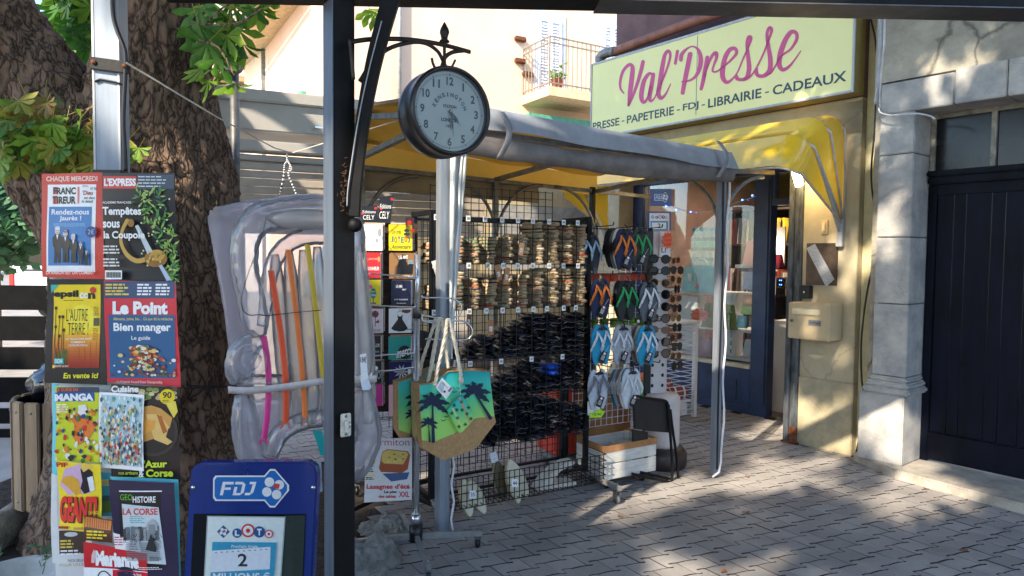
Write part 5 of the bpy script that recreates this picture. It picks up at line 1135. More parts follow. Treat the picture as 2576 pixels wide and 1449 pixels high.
A.build('palm_print', tp); b = MB(); b.tube([(*gp(1156, 958)[:1], -.0, gp(1156, 958)[1]), (gp(1157, 994)[0], -.005, gp(1157, 994)[1])], .002, 6); b.build('cord', tp, mt=ropem)
# ================================================================ CARD SPINNER
SD = 3.85; cb = at(1000, 1330, SD); csp = thing('card_spinner', 'black wire postcard spinner on castors between mattress and bags', 'card stand', FR(cb.x, cb.y, 0, 14)); gcs = pm(csp.matrix_world)
b = MB(); b.cyl((.0, .16, .1), (.0, .16, 1.62), .018, 12); b.build('pole', csp, mt=paint_dark); 
for a_ in (40, 130, 220, 310): e = (.34*math.cos(rad(a_)), .16+.34*math.sin(rad(a_)), .09); b = MB(); b.bar((0, .16, .11), e, .03, .025); b.build('leg', csp, mt=paint_dark); castor(csp, e[0], e[1], .03, black_plastic, .085)
b = MB(); xs_ = [gcs(u, 900)[0] for u in (922, 980, 1043)]
for v in (632, 700, 770, 838, 905, 966, 1020, 1050):
    z = gcs(980, v)[1]-.004; b.bar((xs_[0], -.02, z), (xs_[2], -.02, z), .004); b.bar((xs_[0], .03, z), (xs_[2], .03, z), .004); b.bar((xs_[0], -.02, z+.05), (xs_[2], -.02, z+.05), .003)
    for x in xs_: b.bar((x, -.02, z), (x, .12, z), .004)
    for x in [xs_[0]+(xs_[2]-xs_[0])*k/6 for k in range(7)]: b.bar((x, -.02, z), (x, -.02, z+.05), .003)
for x in xs_: b.bar((x, .03, gcs(980, 1080)[1]), (x, .03, 1.62), .004)
b.build('wire_pocket', csp, mt=wire_black)
b = MB(); b.box(xs_[0], xs_[2]+.02, .05, .3, gcs(980, 1040)[1], gcs(980, 560)[1]); b.build('dark_core', csp, mt=mat('dark brown card backs', (62, 44, 38), .8, var=.3, scale=12, warp=(1, 1, 5)))
def cardthing(label, u0, v0, u1, v1, base, draw=None, y=-.03, cat='greeting card', grp='greeting cards in the wire spinner', name='greeting_card', stack=3):
    M = csp.matrix_world @ Matrix.Translation((0, y, 0)); g = pm(M); A = Art(M); b0 = g(u0, v1); b1 = g(u1, v0)
    A.b.box(b0[0], b1[0], 0, .004, b0[1], b1[1], base)
    for k in range(stack): A.b.box(b0[0]+.004*(k+1), b1[0]+.005*(k+1), .005+.008*k, .009+.008*k, b0[1]+.004*k, b1[1]+.005*k, [W_, cardboard, ink(214, 200, 190)][k % 3])
    if draw: draw(A)
    return tag(A.build(name, M=M), label, cat, grp)
gold = ink(190, 150, 80); browncard = ink(140, 104, 66); red_ = ink(224, 44, 52); yel = ink(226, 208, 30)
cardthing('white greeting card with grey drop shapes at the top left of the spinner', 912, 565, 962, 630, W_, lambda A: [A.disc(955, 585, 5, ink(150, 154, 160), ry=11), A.disc(948, 605, 3, ink(150, 154, 160), ry=6)])
def joy(A):
    A.text('Un très', 985, 588, 1008, 578, ink(60, 70, 40), shear=2); 
    for i, ch in enumerate('JOYEUX'): A.text(ch, 983+i*8.6, 612+(i % 2)*2-3, 990+i*8.6, 597+(i % 2)*2-3, [ink(30, 120, 130), ink(220, 80, 40), ink(40, 60, 130)][i % 3], bold=.04)
    A.text('Anniversaire', 984, 626, 1032, 615, ink(60, 70, 40), shear=3); A.rect(1016, 586, 1030, 592, ink(40, 50, 60)); A.disc(1023, 580, 7, ink(40, 50, 60), ry=4)
cardthing('yellow JOYEUX birthday card at the top right of the spinner', 978, 566, 1037, 630, yel, joy)
cardthing('bright red greeting card with white lettering in the second row', 922, 636, 957, 699, red_, lambda A: [A.text('Journée', 926, 655, 950, 648, ink(240, 170, 150), shear=2), A.text('BONHEUR', 923, 680, 954, 671, W_, bold=.03), A.text('à partager', 926, 692, 952, 686, ink(240, 170, 150), shear=2), A.disc(953, 652, 3, gold, ry=7)])
def amis(A, c1=W_):
    A.poly([(998, 690), (1000, 668), (1004, 656), (1014, 650), (1022, 656), (1026, 668), (1032, 660), (1040, 664), (1038, 690)], K_); A.disc(1014, 648, 11, K_, ry=8); A.up()
    A.text('LES AMIS', 1003, 652, 1026, 643, W_, bold=.02, rise=-1); A.text('COOL', 1027, 664, 1040, 655, ink(120, 190, 230), bold=.02); A.text('SONT TOUJOURS LÀ', 996, 698, 1039, 692, W_, bold=.02)
cardthing('kraft brown card with two black cats and white lettering', 979, 638, 1042, 701, browncard, amis)
cardthing('yellow card with a teal cocktail glass in the third row', 921, 704, 957, 768, yel, lambda A: [A.disc(939, 738, 8, ink(30, 130, 130), ry=13), A.line([(939, 750), (939, 762)], 2, ink(30, 80, 80)), A.rect(933, 761, 946, 764, ink(30, 80, 80)), A.disc(932, 722, 5, ink(220, 90, 170)), A.up(), A.text('Joyeux', 932, 736, 947, 730, yel), A.text('Drink', 933, 745, 946, 739, W_), A.text('anniversaire', 924, 767, 950, 764, gold)])
cardthing('midnight blue card with small white cat lettering', 984, 706, 1034, 768, ink(20, 26, 60), lambda A: [A.text('LES AMIS', 996, 724, 1012, 717, W_), A.text('cool', 1012, 730, 1022, 725, W_), A.text('SONT TOUJOURS LÀ', 992, 756, 1026, 751, W_), A.text('Bon anniversaire', 998, 764, 1021, 761, W_)])
def rose(A):
    dr = ink(90, 40, 50)
    for a_ in range(0, 360, 45): A.up(.3); A.disc(944+5*math.cos(rad(a_)), 790+5*math.sin(rad(a_)), 4, [dr, ink(130, 60, 70)][a_//45 % 2])
    A.up(); A.disc(944, 790, 3.5, dr); A.line([(944, 797), (944, 822)], 1.5, dr); A.poly([(944, 812), (952, 804), (954, 812)], dr); A.text('Joyeux', 925, 822, 938, 814, dr, shear=2); A.text('ANNIVERSAIRE', 925, 834, 957, 828, ink(170, 140, 150))
cardthing('pale pink card with a dark engraved rose', 922, 777, 962, 838, ink(222, 204, 210), rose)
def dress(A):
    A.disc(1022, 779, 12, ink(110, 64, 44), ry=9, a0=0, a1=180, n=14); A.up(); A.poly([(999, 790), (1003, 796), (1009, 796), (1013, 790), (1012, 803), (1026, 826), (1016, 833), (1004, 834), (990, 831), (984, 826), (1001, 803)], K_); A.line([(999, 786), (1006, 782), (1014, 786)], 1, K_); A.line([(1006, 782), (1006, 777)], 1, K_); A.text('anniversaire', 1014, 830, 1036, 826, K_, shear=1)
cardthing('white card with a black dress on a hanger', 978, 776, 1034, 838, W_, dress)
cardthing('black card with gold JOYEUX lettering in the fifth row', 920, 845, 958, 905, K_, lambda A: [A.text('JOYEUX', 922, 876, 956, 864, ink(214, 206, 190), bold=.02), A.text('anniversaire', 926, 887, 954, 881, ink(120, 170, 180)), A.disc(926, 870, 6, gold, ry=5)])
cardthing('teal and black card with white merci handwriting', 977, 846, 1034, 905, ink(24, 150, 140), lambda A: [A.disc(1018, 886, 17, K_), A.up(), A.text('merci', 997, 902, 1032, 878, W_, bold=.02, shear=4, rise=-10)])
cardthing('black card with a white beer mug drawing in the sixth row', 926, 910, 960, 965, K_, lambda A: [A.rect(936, 930, 948, 960, ink(190, 190, 186)), A.disc(942, 926, 9, W_, ry=6), A.up(), A.line([(939, 934), (939, 956)], 1.2, K_), A.line([(945, 934), (945, 956)], 1.2, K_), A.disc(953, 944, 5, ink(190, 190, 186), ry=9), A.up(), A.disc(953, 944, 3, K_, ry=7)])
def daisy(A):
    for a_ in range(0, 360, 36): A.poly([(1010, 935), (1010+12*math.cos(rad(a_-10)), 935+12*math.sin(rad(a_-10))), (1010+21*math.cos(rad(a_)), 935+19*math.sin(rad(a_))), (1010+12*math.cos(rad(a_+10)), 935+12*math.sin(rad(a_+10)))], ink(200, 204, 206)); A.up(.3)
    A.rect(1026, 928, 1034, 942, W_)
cardthing('navy card with a large silver daisy', 978, 909, 1036, 965, ink(30, 34, 90), daisy)
cardthing('magenta greeting card low on the spinner', 936, 968, 962, 1022, ink(206, 50, 150), None); cardthing('pale pink greeting card low on the right of the spinner', 978, 968, 1000, 1048, ink(236, 190, 206), None)
def edsign(label, quad, col_):
    M = csp.matrix_world @ Matrix.Translation((0, .03, 0)); A = Art(M); A.poly(quad, ink(30, 34, 40)); A.up(); (x0, y0), (x1, y1), (x2, y2), (x3, y3) = quad; w = x1-x0; h = y3-y0; s_ = (x0-x3)
    A.disc(x1-5, y0+6, 4, ink(190, 40, 60), n=6); A.disc(x0+3, y0+h*.45, 4, ink(190, 40, 60), n=5)
    A.text('Editions', x0+w*.08-s_*.4, y0+h*.44, x1-w*.12-s_*.4, y0+h*.27, W_, bold=0, shear=s_*.1); A.text('CELY', x0+w*.1-s_*.75, y0+h*.82, x1-w*.2-s_*.75, y0+h*.55, W_, bold=0, shear=s_*.2)
    tag(A.build('header_sign', M=M), label, 'sign')
edsign('upright dark Editions CELY header card above the yellow card', [(956, 495), (991, 491), (982, 562), (948, 562)], 0); edsign('dark Editions CELY header card partly hidden by the mattress', [(909, 518), (950, 517), (950, 560), (909, 560)], 0)
cardthing('round dark header card with red flowers behind the rack frame', 1020, 548, 1042, 600, ink(60, 30, 40), lambda A: [A.disc(1030, 560, 6, redink, n=7), A.disc(1038, 580, 5, redink, n=6)], stack=0)
# magazine low on the spinner
Mm = FU(918, 1262, 3.35, 6); A = Art(Mm); A.poly([(920, 1104), (1037, 1100), (1036, 1258), (916, 1264)], ink(206, 206, 206)); A.up(); A.text('armiton', 944, 1120, 1030, 1103, ink(180, 50, 70), bold=-.005)
A.rect(922, 1122, 940, 1128, ink(220, 200, 60)); A.text('SPÉCIAL', 922, 1136, 940, 1131, redink); A.text('SALADES', 922, 1143, 940, 1138, redink); A.greek(922, 1147, 940, 3, 4, ink(120, 124, 130)); A.rect(922, 1160, 944, 1166, ink(220, 200, 60)); A.text('ÉTÉ 2022', 922, 1176, 940, 1170, ink(150, 130, 130)); A.greek(922, 1180, 942, 2, 5, K_, h=.6); A.rect(920, 1196, 944, 1199, ink(220, 200, 60)); A.greek(920, 1201, 943, 2, 4, K_, h=.6)
A.poly([(962, 1136), (975, 1129), (1026, 1134), (1032, 1144), (1026, 1180), (1012, 1190), (958, 1188), (953, 1178)], ink(156, 84, 54)); A.up(); A.poly([(962, 1138), (976, 1131), (1024, 1136), (1027, 1144), (1014, 1168), (966, 1166), (960, 1160)], ink(206, 176, 100)); A.up()
for k in range(14): A.disc(975+rnd.random()*42, 1140+rnd.random()*22, 3, [ink(90, 120, 50), ink(160, 170, 80), ink(220, 200, 130), ink(150, 90, 50)][k % 4], ry=1.8)
A.poly([(962, 1192), (1030, 1188), (1024, 1206), (984, 1212)], ink(70, 90, 130)); A.text("Lasagnes d'été", 922, 1234, 1031, 1218, ink(190, 60, 60), bold=.03); A.text('Le plat', 966, 1243, 998, 1234, K_, bold=.03); A.text('des tables', 952, 1253, 996, 1245, ink(190, 60, 60), bold=.03); A.text('XXL', 1003, 1251, 1030, 1237, ink(190, 60, 60), bold=.03)
tag(A.build('magazine', M=Mm, bend=lambda a_, c_: .006*math.sin(c_*4+a_)), 'cookery magazine poster reading Lasagnes d\'été XXL under the card spinner', 'magazine')
# ================================================================ PERGOLA FRAME
pg = thing('pergola', 'black steel pergola post, beam and curved brace nearest the camera', 'pergola', FR(at(855, 700, 2.33).x, 2.33, 0, 37))
dk = mat('black pergola paint', (10, 10, 12), .6, .0, spec=.25, var=.25, scale=18, bump=.02, bscale=70)
hwp = .038
b = MB(); b.box(-hwp, hwp, -hwp, hwp, 0, 2.36, dk); b.build('post', pg, bev=.003)
qb('side_strip', mat('grey galvanised strip', (104, 112, 124), .4, .5, var=.1, scale=6, warp=(4, 4, .5)), pg, (-hwp-.004, -hwp-.0005, -hwp-.002, hwp+.002, 0, 2.34), bev=.001)
BI = pg.matrix_world.inverted() @ FR(at(855, 700, 2.33).x, 2.33, 0, 3.6, -.75)
qb('beam', dk, pg, (-.55, 5.5, -.06, .06, 2.352, 2.50), bev=.003, M=BI); qb('beam_flange', mat('grey flange', (92, 92, 94), .45, .5), pg, (.9, 5.5, -.064, .068, 2.347, 2.3515), M=BI)
P = [(992, -30), (972, 40), (950, 120), (932, 200), (916, 290), (904, 380), (896, 460), (892, 545)]; M0 = FR(at(855, 700, 2.33).x, 2.33-.045, 0, 6); g = pm(M0)
T0 = pg.matrix_world.inverted() @ M0
b = MB(); pts = smooth_path([g(*p) for p in P], 4); hwid = [.029-.009*min(1, i/(len(pts)-8)) if i < len(pts)-8 else .02-.004*(i-len(pts)+8)/8 for i in range(len(pts))]
vs = []
for i, (x, z) in enumerate(pts):
    a_ = pts[max(i-1, 0)]; c_ = pts[min(i+1, len(pts)-1)]; dx, dz = c_[0]-a_[0], c_[1]-a_[1]; l_ = math.hypot(dx, dz); nx, nz = dz/l_*hwid[i], -dx/l_*hwid[i]
    for s1, yy in ((-1, -.02), (1, -.02), (1, .02), (-1, .02)): vs.append((x+nx*s1, yy, z+nz*s1))
n = len(pts); b.add(vs, [(i*4+j, i*4+(j+1) % 4, i*4+4+(j+1) % 4, i*4+4+j) for i in range(n-1) for j in range(4)]+[(0, 1, 2, 3), (4*n-4, 4*n-3, 4*n-2, 4*n-1)], dk); b.build('curved_brace', pg, T0, bev=.002)
b = MB(); x, z = g(893, 566); b.ball((x, -.0, z), .024, 20); b.build('ball_end', pg, T0, mt=dk)
lp_ = [(962, 60), (938, 150), (918, 235), (905, 300), (895, 360), (886, 420), (878, 480), (876, 520)]
b = MB(); b.tube([(x, -.028, z) for x, z in smooth_path([g(*p) for p in lp_], 4)], .0022, 6); tag(b.build('cord', M=M0, mt=mat('grey cord line', (150, 156, 162), .6)), 'thin grey cord running down the edge of the curved black brace', 'cord')
# keeper plate
Mk = FU(855, 1101, 2.27, 37); gk2 = pm(Mk); kp = thing('lock_keeper', 'small scratched white metal lock keeper screwed on the black post', 'lock plate', Mk)
x0, z0 = gk2(856, 1100); x1, z1 = gk2(882, 1038); km = mat('chipped white enamel', (206, 204, 190), .4, var=.2, scale=60); b = MB(); b.prism(rrect(x0, z0, x1, z1, .006), -.004, .0, km); b.build('plate', kp, bev=.001)
xm, zm = (x0+x1)/2, (z0+z1)/2; b = MB(); b.box(xm-.008, xm+.006, -.014, -.004, zm-.016, zm+.016); b.tube([(xm+.008, -.006, zm+.012), (xm+.012, -.014, zm), (xm+.008, -.006, zm-.012)], .003, 6); b.build('strike', kp, mt=chrome)
for dz in (.03, -.03): b = MB(); b.cyl((xm, -.006, zm+dz), (xm, -.003, zm+dz), .005, 10); b.build('screw', kp, mt=galv)
rt = MB(); M9 = FU(870, 470, 2.28, 10); g9 = pm(M9)
for k in range(40):
    u, v = 868+rnd.gauss(0, 5), 470+rnd.gauss(0, 34); x, z = g9(u, v); d = .006; rt.tube([(x, -.01, z), (x+rnd.uniform(-d, d), -.018, z+rnd.uniform(-d, d)), (x+rnd.uniform(-d, d)*2, -.012, z+rnd.uniform(-d, d)*2)], .0009, 4)
tag(rt.build('nest_debris', M=M9, mt=mat('brown fluff', (92, 62, 40), .95)), 'clump of brown dry fluff caught between the black post and brace', 'debris')
# ================================================================ CLOCK
CX = Vector((math.cos(rad(30.8)), math.sin(rad(30.8))))
pb_ = at(855, 700, 2.33); cp_ = at(1128, 282, 2.43); CKM = FR(cp_.x, cp_.y, cp_.z, 32); R_ = .156
ck = thing('station_clock', 'round black station clock hanging from a wrought bracket on the post', 'clock', CKM)
iron = mat('black clock case', (44, 43, 45), .35, .3, var=.35, scale=9, bump=.01)
Rx = Matrix.Rotation(rad(90), 4, 'X')
b = MB(); b.lathe([(R_*.55, -.105), (R_*.9, -.103), (R_*.99, -.088), (R_, -.06), (R_*.965, -.045), (R_*.965, .0), (R_*.99, .008), (R_*1.0, .02), (R_*.975, .032), (R_*.93, .036), (R_*.90, .03), (R_*.885, .012)], 56, M=Rx, caps=False); b.build('case', ck, mt=iron)
b = MB(); b.lathe([(.001, .0095), (R_*.885, .010)], 56, M=Rx, caps=False); b.build('dial', ck, mt=mat('aged white dial', (176, 180, 174), .45, var=.05, scale=5))
A = Art(g=lambda x, y: (x, y), y=-.0108, step=.0004); rn_ = R_*.885
for i in range(60):
    a_ = rad(i*6); r0, r1 = rn_*.905, rn_*(.925 if i % 5 else .95); w = .0006 if i % 5 else .0016; A.line([(r0*math.sin(a_), r0*math.cos(a_)), (r1*math.sin(a_), r1*math.cos(a_))], w*2, K_)
N_ = 60
for i in range(N_):
    a_, c_ = rad(i*6), rad(i*6+6)
    for rr in (.905, .925): A.line([(rn_*rr*math.sin(a_), rn_*rr*math.cos(a_)), (rn_*rr*math.sin(c_), rn_*rr*math.cos(c_))], .0006, K_)
for h in range(1, 13):
    a_ = rad(h*30); x, y = rn_*.76*math.sin(a_), rn_*.76*math.cos(a_); w = (.0075 if h != 1 and h < 10 else .003 if h == 1 else .0125); A.text(str(h), x-w*1.1, y-.0145, x+w*1.1, y+.0145, K_, bold=.03)
for i, ch in enumerate('KENSINGTON'):
    a_ = -70+i*140/9; x, y = rn_*.455*math.sin(rad(a_)), rn_*.455*math.cos(rad(a_))-.004; wd_ = .0022 if ch == 'I' else .0062; A.text(ch, x-wd_, y-.0075, x+wd_, y+.0075, K_, bold=.03, rot=-a_*.82)
A.text('STATION', -.026, .012, .026, .023, K_, bold=.04); A.text('LONDON', -.033, -.036, .033, -.0235, K_, bold=.05); A.text('1879', -.015, -.056, .015, -.046, K_, bold=.02); A.build('dial_print', ck)
A = Art(g=lambda x, y: (x, y), y=-.016, step=.0006)
def hand(ang, L, w):
    s_, c_ = math.sin(rad(ang)), math.cos(rad(ang)); T = lambda r, q: (r*s_+q*c_, r*c_-q*s_); A.up(2); A.poly([T(0, -w*.35), T(L*.5, -w), T(L*.72, -w*.25), T(L, -.0004), T(L, .0004), T(L*.72, w*.25), T(L*.5, w), T(0, w*.35)], K_); A.up(); A.disc(0, 0, w*1.2, K_)
hand(138, rn_*.46, .0055); hand(172, rn_*.66, .0042); A.up(2); A.disc(0, 0, .004, gold); A.build('hands', ck)
b = MB(); b.lathe([(.001, .03), (R_*.88, .028)], 48, M=Rx, caps=False); b.build('glass_cover', ck, mt=clearmat('clock glass', ior=1.35))
# bracket in the plane of the clock drum
KB = FR(cp_.x+.028, cp_.y+.045, cp_.z, 32); T1 = CKM.inverted() @ KB; gbk = pm(KB)
wi = mat('wrought iron', (52, 44, 38), .5, .5, var=.3, scale=20, bump=.02)
def wr(P, r=.0045, nm='scroll', sq=1.6):
    b = MB(); b.tube([(x, 0, z) for x, z in smooth_path([gbk(*p) for p in P], 5)], r, 8, sq=sq); b.build(nm, ck, T1, mt=wi)
wr([(880, 106), (930, 99), (1000, 98), (1060, 103), (1120, 114), (1183, 131)], .005, 'bracket_bar'); wr([(905, 205), (935, 160), (975, 124), (1030, 107), (1070, 109), (1100, 128), (1114, 152)]); wr([(1170, 127), (1140, 131), (1122, 142), (1114, 160), (1116, 172)]); wr([(1114, 150), (1110, 165), (1098, 173), (1090, 162), (1086, 146)], .004); wr([(1116, 150), (1122, 166), (1132, 173), (1140, 162), (1145, 151)], .004); wr([(1119, 178), (1118, 140), (1118, 102)], .005, 'stem')
b = MB(); x, z = gbk(1118, 106); s_ = 2.46/FPX; b.lathe([(.012, 0), (.019, .003), (.012, .012), (.013, .02), (.019, .034), (.026, .048), (.022, .062), (.01, .085), (.001, .098)] if False else [(.018, 0), (.018, .004), (.011, .01), (.013, .02), (.0175, .034), (.0145, .046), (.006, .062), (.001, .070)], 10, M=Matrix.Translation((x, 0, z))); b.build('finial', ck, T1, mt=wi)
wr([(880, 100), (884, 140), (889, 200)], .006, 'bracket_plate')
# ================================================================ STRING AND STRIPED CORD
b = MB(); a1 = at(318, 158, 2.02); a2 = at(690, 372, 3.1); a3 = at(735, 385, 3.3); a4 = at(1010, 300, 3.55)
b.tube([a1, a1.lerp(a2, .5)+Vector((0, 0, -.008)), a2, a3], .0028, 6); b.tube([a3, a4], .0028, 6); tag(b.build('string', mt=mat('cream string', (206, 196, 180), .8)), 'taut cream string from the pole clamp to the canopy corner', 'string')
b = MB(); zm_ = ink(240, 240, 240)
for P in ([(722, 388), (722, 405), (716, 415), (714, 440), (706, 480), (700, 500)], [(723, 405), (730, 418), (726, 440), (738, 470), (748, 495)], [(722, 400), (728, 412), (734, 425), (728, 432)]):
    pts = smooth_path([tuple(at(u, v, 3.2)) for u, v in P], 8)
    for i in range(len(pts)-1): b.tube(pts[i:i+2], .0042, 6, K_ if i % 2 else zm_)
tag(b.build('striped_cord', mt=None), 'black and white striped cord tied on the string above the mattress', 'cord')
# ================================================================ LEFT POLE
lpM = FU(237, 430, 2.08, 4); x_, y_, z_ = lpM.translation; lpole = thing('metal_pole', 'square aluminium pole behind the magazine board at the left', 'pole', FR(x_, y_, 0, 5)); 
qb('tube', mat('pole aluminium', (134, 146, 160), .5, .2, var=.06, scale=5, warp=(6, 6, .4)), lpole, (0, .078, 0, .06, 0, 2.9), bev=.002); qb('groove', alu_pale, lpole, (.0, .006, -.002, .0, 0, 2.9), (.072, .078, -.002, .0, 0, 2.9))
gl2 = pm(lpole.matrix_world @ Matrix.Translation((0, -.012, 0))); b = MB(); q0 = gl2(228, 142); q1 = gl2(321, 178)
T = Matrix.Translation((q0[0], -.014, q0[1])) @ Matrix.Rotation(rad(6), 4, 'Y'); b.box(0, .112, 0, .012, -.036, .0, M=T); b.build('clamp_plate', lpole, mt=paint_dark, bev=.002)
for dx in (.012, .1): b = MB(); b.M = T; b.cyl((dx, -.006, -.016), (dx, .0, -.016), .007, 8); b.build('bolt', lpole, mt=rust)
b = MB(); b.tube([(*gl2(u, v)[:1], -.006, gl2(u, v)[1]) for u, v in [(236, 204), (250, 198), (270, 202), (290, 206), (306, 212)]], .005, 6, sq=.6); b.build('black_tie', lpole, mt=black_plastic)
b = MB(); b.tube([(gl2(u, v)[0], -.012, gl2(u, v)[1]) for u, v in smooth_path([(283, -20), (285, 40), (296, 80), (312, 120), (316, 150), (314, 210), (310, 300), (314, 380), (316, 432)], 4)], .0065, 8); b.build('cable', lpole, mt=black_plastic)
# ================================================================ MAGAZINE BOARD
MD = 2.0
mbM = FU(110, 1449, MD+.02, 0, 0); board = thing('display_board', 'tall display board carrying magazine covers and posters at the left', 'display board', FR(mbM.translation.x, mbM.translation.y, 0)); gmb = pm(board.matrix_world)
qb('panel', mat('off white board', (206, 208, 210), .5, var=.05), board, (.035, .385, .0, .02, .25, gmb(300, 442)[1]-.005), bev=.002)
qb('edge_strip', alu_pale, board, (.387, .40, -.004, .02, .0, gmb(300, 442)[1]-.01), bev=.001); qb('foot', galv, board, (.04, .07, 0, .02, 0, .25), (.35, .38, 0, .02, 0, .25)); qb('clip', black_plastic, board, (gmb(237, 432)[0], gmb(310, 432)[0], -.012, .03, gmb(270, 440)[1], gmb(270, 428)[1]), bev=.002)
lay = [0]
def cover(label, quad, base, draw, cat='magazine', nm='magazine', amp=.004, dd=None, thick=.0):
    lay[0] += 1; D = MD-.006*lay[0] if dd is None else dd; us = [q[0] for q in quad]; vs_ = [q[1] for q in quad]
    M = FU(min(us), max(vs_), D); A = Art(M); A.poly(quad, base); A.up(); draw(A); ph = lay[0]*1.7
    o = A.build(nm, M=M, bend=lambda a_, c_: amp*math.sin(a_*3.1+ph)*1+amp*.8*math.sin(c_*5+ph*2)); return tag(o, label, cat, 'magazine covers on the display board')
red1 = ink(206, 58, 44); blue1 = ink(44, 120, 186); wht = W_; blk_ = ink(20, 20, 24)
def man(A, x, y, s, skin, hair, bald=0):
    A.poly([(x-6*s, y+48*s), (x-5*s, y+22*s), (x-8*s, y+18*s), (x-9*s, y+4*s), (x-4*s, y-2*s), (x+4*s, y-2*s), (x+9*s, y+4*s), (x+8*s, y+20*s), (x+6*s, y+22*s), (x+6*s, y+48*s), (x+1*s, y+48*s), (x, y+28*s), (x-1*s, y+48*s)], blk_); A.up(); A.poly([(x-2*s, y-1*s), (x+2*s, y-1*s), (x, y+8*s)], wht); A.disc(x, y-8*s, 4.6*s, skin, ry=6.5*s); A.disc(x, y-12.5*s, 4.8*s, hair, ry=3*s); A.up(); A.line([(x-2.5*s, y-8*s), (x-1*s, y-8*s)], .8*s, blk_); A.line([(x+1*s, y-8*s), (x+2.5*s, y-8*s)], .8*s, blk_); A.line([(x-2*s, y-4.4*s), (x+2*s, y-4.4*s)], .6*s, blk_)
def d1(A):
    A.text('CHAQUE MERCREDI', 113, 458, 246, 443, ink(236, 200, 190), bold=.03); A.rect(117, 464, 243, 684, wht); A.up(); A.rect(131, 470, 142, 488, red1); A.rect(131, 492, 142, 513, red1); A.up(.5)
    A.text('FRANC', 132, 489, 191, 471, blk_, bold=.04); A.text('TIREUR', 130, 513, 191, 494, blk_, bold=.04); A.text('N°36', 229, 478, 244, 471, blk_); A.text("'Dieu", 207, 491, 234, 479, redink, bold=.02, shear=2); A.text('est dans', 212, 501, 240, 494, blk_, bold=.01, shear=1); A.text('le détail', 207, 510, 234, 503, blk_, bold=.01, shear=1); A.greek(208, 466, 226, 2, 3, ink(150, 150, 150)); A.rect(195, 470, 200, 512, ink(220, 120, 110))
    A.rect(122, 520, 233, 668, blue1); A.up(); A.text('Rendez-nous', 129, 540, 227, 526, wht, bold=.02); A.text('Jaurès !', 150, 558, 207, 543, wht, bold=.02); A.greek(135, 562, 225, 3, 3, ink(130, 176, 214), rag=.1)
    for x, y, s, hr in ((146, 592, 1.45, ink(220, 220, 222)), (168, 598, 1.3, ink(60, 60, 60)), (190, 606, 1.15, ink(200, 200, 204)), (210, 622, .9, ink(70, 60, 56)), (226, 638, .62, ink(120, 110, 104))): man(A, x, y, s, ink(214, 196, 190), hr); A.up()
    A.disc(238, 584, 14, ink(24, 50, 120)); A.up(); A.text('2€', 230, 590, 246, 577, ink(150, 180, 220)); A.text('LA RAISON EST UN COMBAT', 122, 690, 246, 681, ink(240, 206, 200), bold=.03)
cover('red bordered weekly cover with cartoon suited men on blue', [(101, 437), (258, 434), (268, 705), (105, 697)], red1, d1, cat='poster', nm='poster')
def d2(A):
    A.rect(262, 444, 347, 475, red1); A.up(); A.text("L'EXPRESS", 265, 469, 346, 449, wht, bold=.05); A.rect(349, 440, 440, 476, ink(60, 74, 90)); A.up(); A.greek(352, 444, 430, 4, 8, ink(200, 210, 216), h=.35)
    grn = [ink(80, 140, 60), ink(130, 176, 80), ink(50, 110, 70), ink(170, 190, 100)]; r = random.Random(4)
    for k in range(190):
        t = r.random(); x = 345+95*t*.6+r.uniform(0, 60)+20*t; y = 482+215*t+r.uniform(-14, 14); x = min(439, max(345+ (40 if y > 560 else 0), x)); a_ = r.uniform(0, 6.28); L = r.uniform(12, 24)
        A.up(.12); A.poly([(x, y), (x+L*.5*math.cos(a_)-3*math.sin(a_), y+L*.5*math.sin(a_)+3*math.cos(a_)), (x+L*math.cos(a_), y+L*math.sin(a_)), (x+L*.5*math.cos(a_)+2.2*math.sin(a_), y+L*.5*math.sin(a_)-2.2*math.cos(a_))], grn[k % 4])
    for k in range(22): A.disc(350+r.random()*88, 485+r.random()*200, 2.2, ink(214, 214, 160)); A.up(.1)
    gd1, gd2 = ink(196, 156, 70), ink(150, 108, 44)
    A.up(); A.stroke([(331, 556, 5), (318, 580, 4), (314, 610, 4), (328, 640, 5), (352, 656, 6), (376, 652, 6)], gd1); A.poly([(350, 570), (358, 566), (392, 632), (380, 640)], ink(190, 206, 210)); A.disc(340, 562, 8, gd2, ry=10); A.disc(400, 650, 28, gd2, ry=22); A.up(); A.disc(404, 642, 18, gd1, ry=14); A.up()
    for k in range(26): A.disc(378+r.random()*44, 632+r.random()*36, 2.4, [gd1, gd2, ink(224, 190, 100)][k % 3]); A.up(.1)
    A.poly([(408, 668), (416, 666), (440, 704), (428, 706)], ink(176, 190, 214))
    A.text('ACADÉMIE FRANÇAISE', 271, 515, 343, 507, wht); A.up(); A.text('Tempêtes', 271, 548, 368, 522, wht, bold=.03); A.text('sous', 271, 574, 314, 558, wht, bold=.03); A.text('la Coupole', 272, 606, 375, 582, wht, bold=.03)
    for i, (n_, t_) in enumerate(((3, 618), (3, 650))): A.greek(270, t_, 318, n_, 8, ink(214, 214, 214), h=.5)
    A.rect(275, 680, 318, 702, wht); A.up()
    for k in range(16): A.rect(278+k*2.4, 684, 279.2+k*2.4+(k % 3)*.3, 698, blk_)
cover('black news magazine cover with gilded sword hilt and green foliage', [(259, 436), (441, 435), (447, 708), (263, 705)], ink(24, 26, 30), d2)
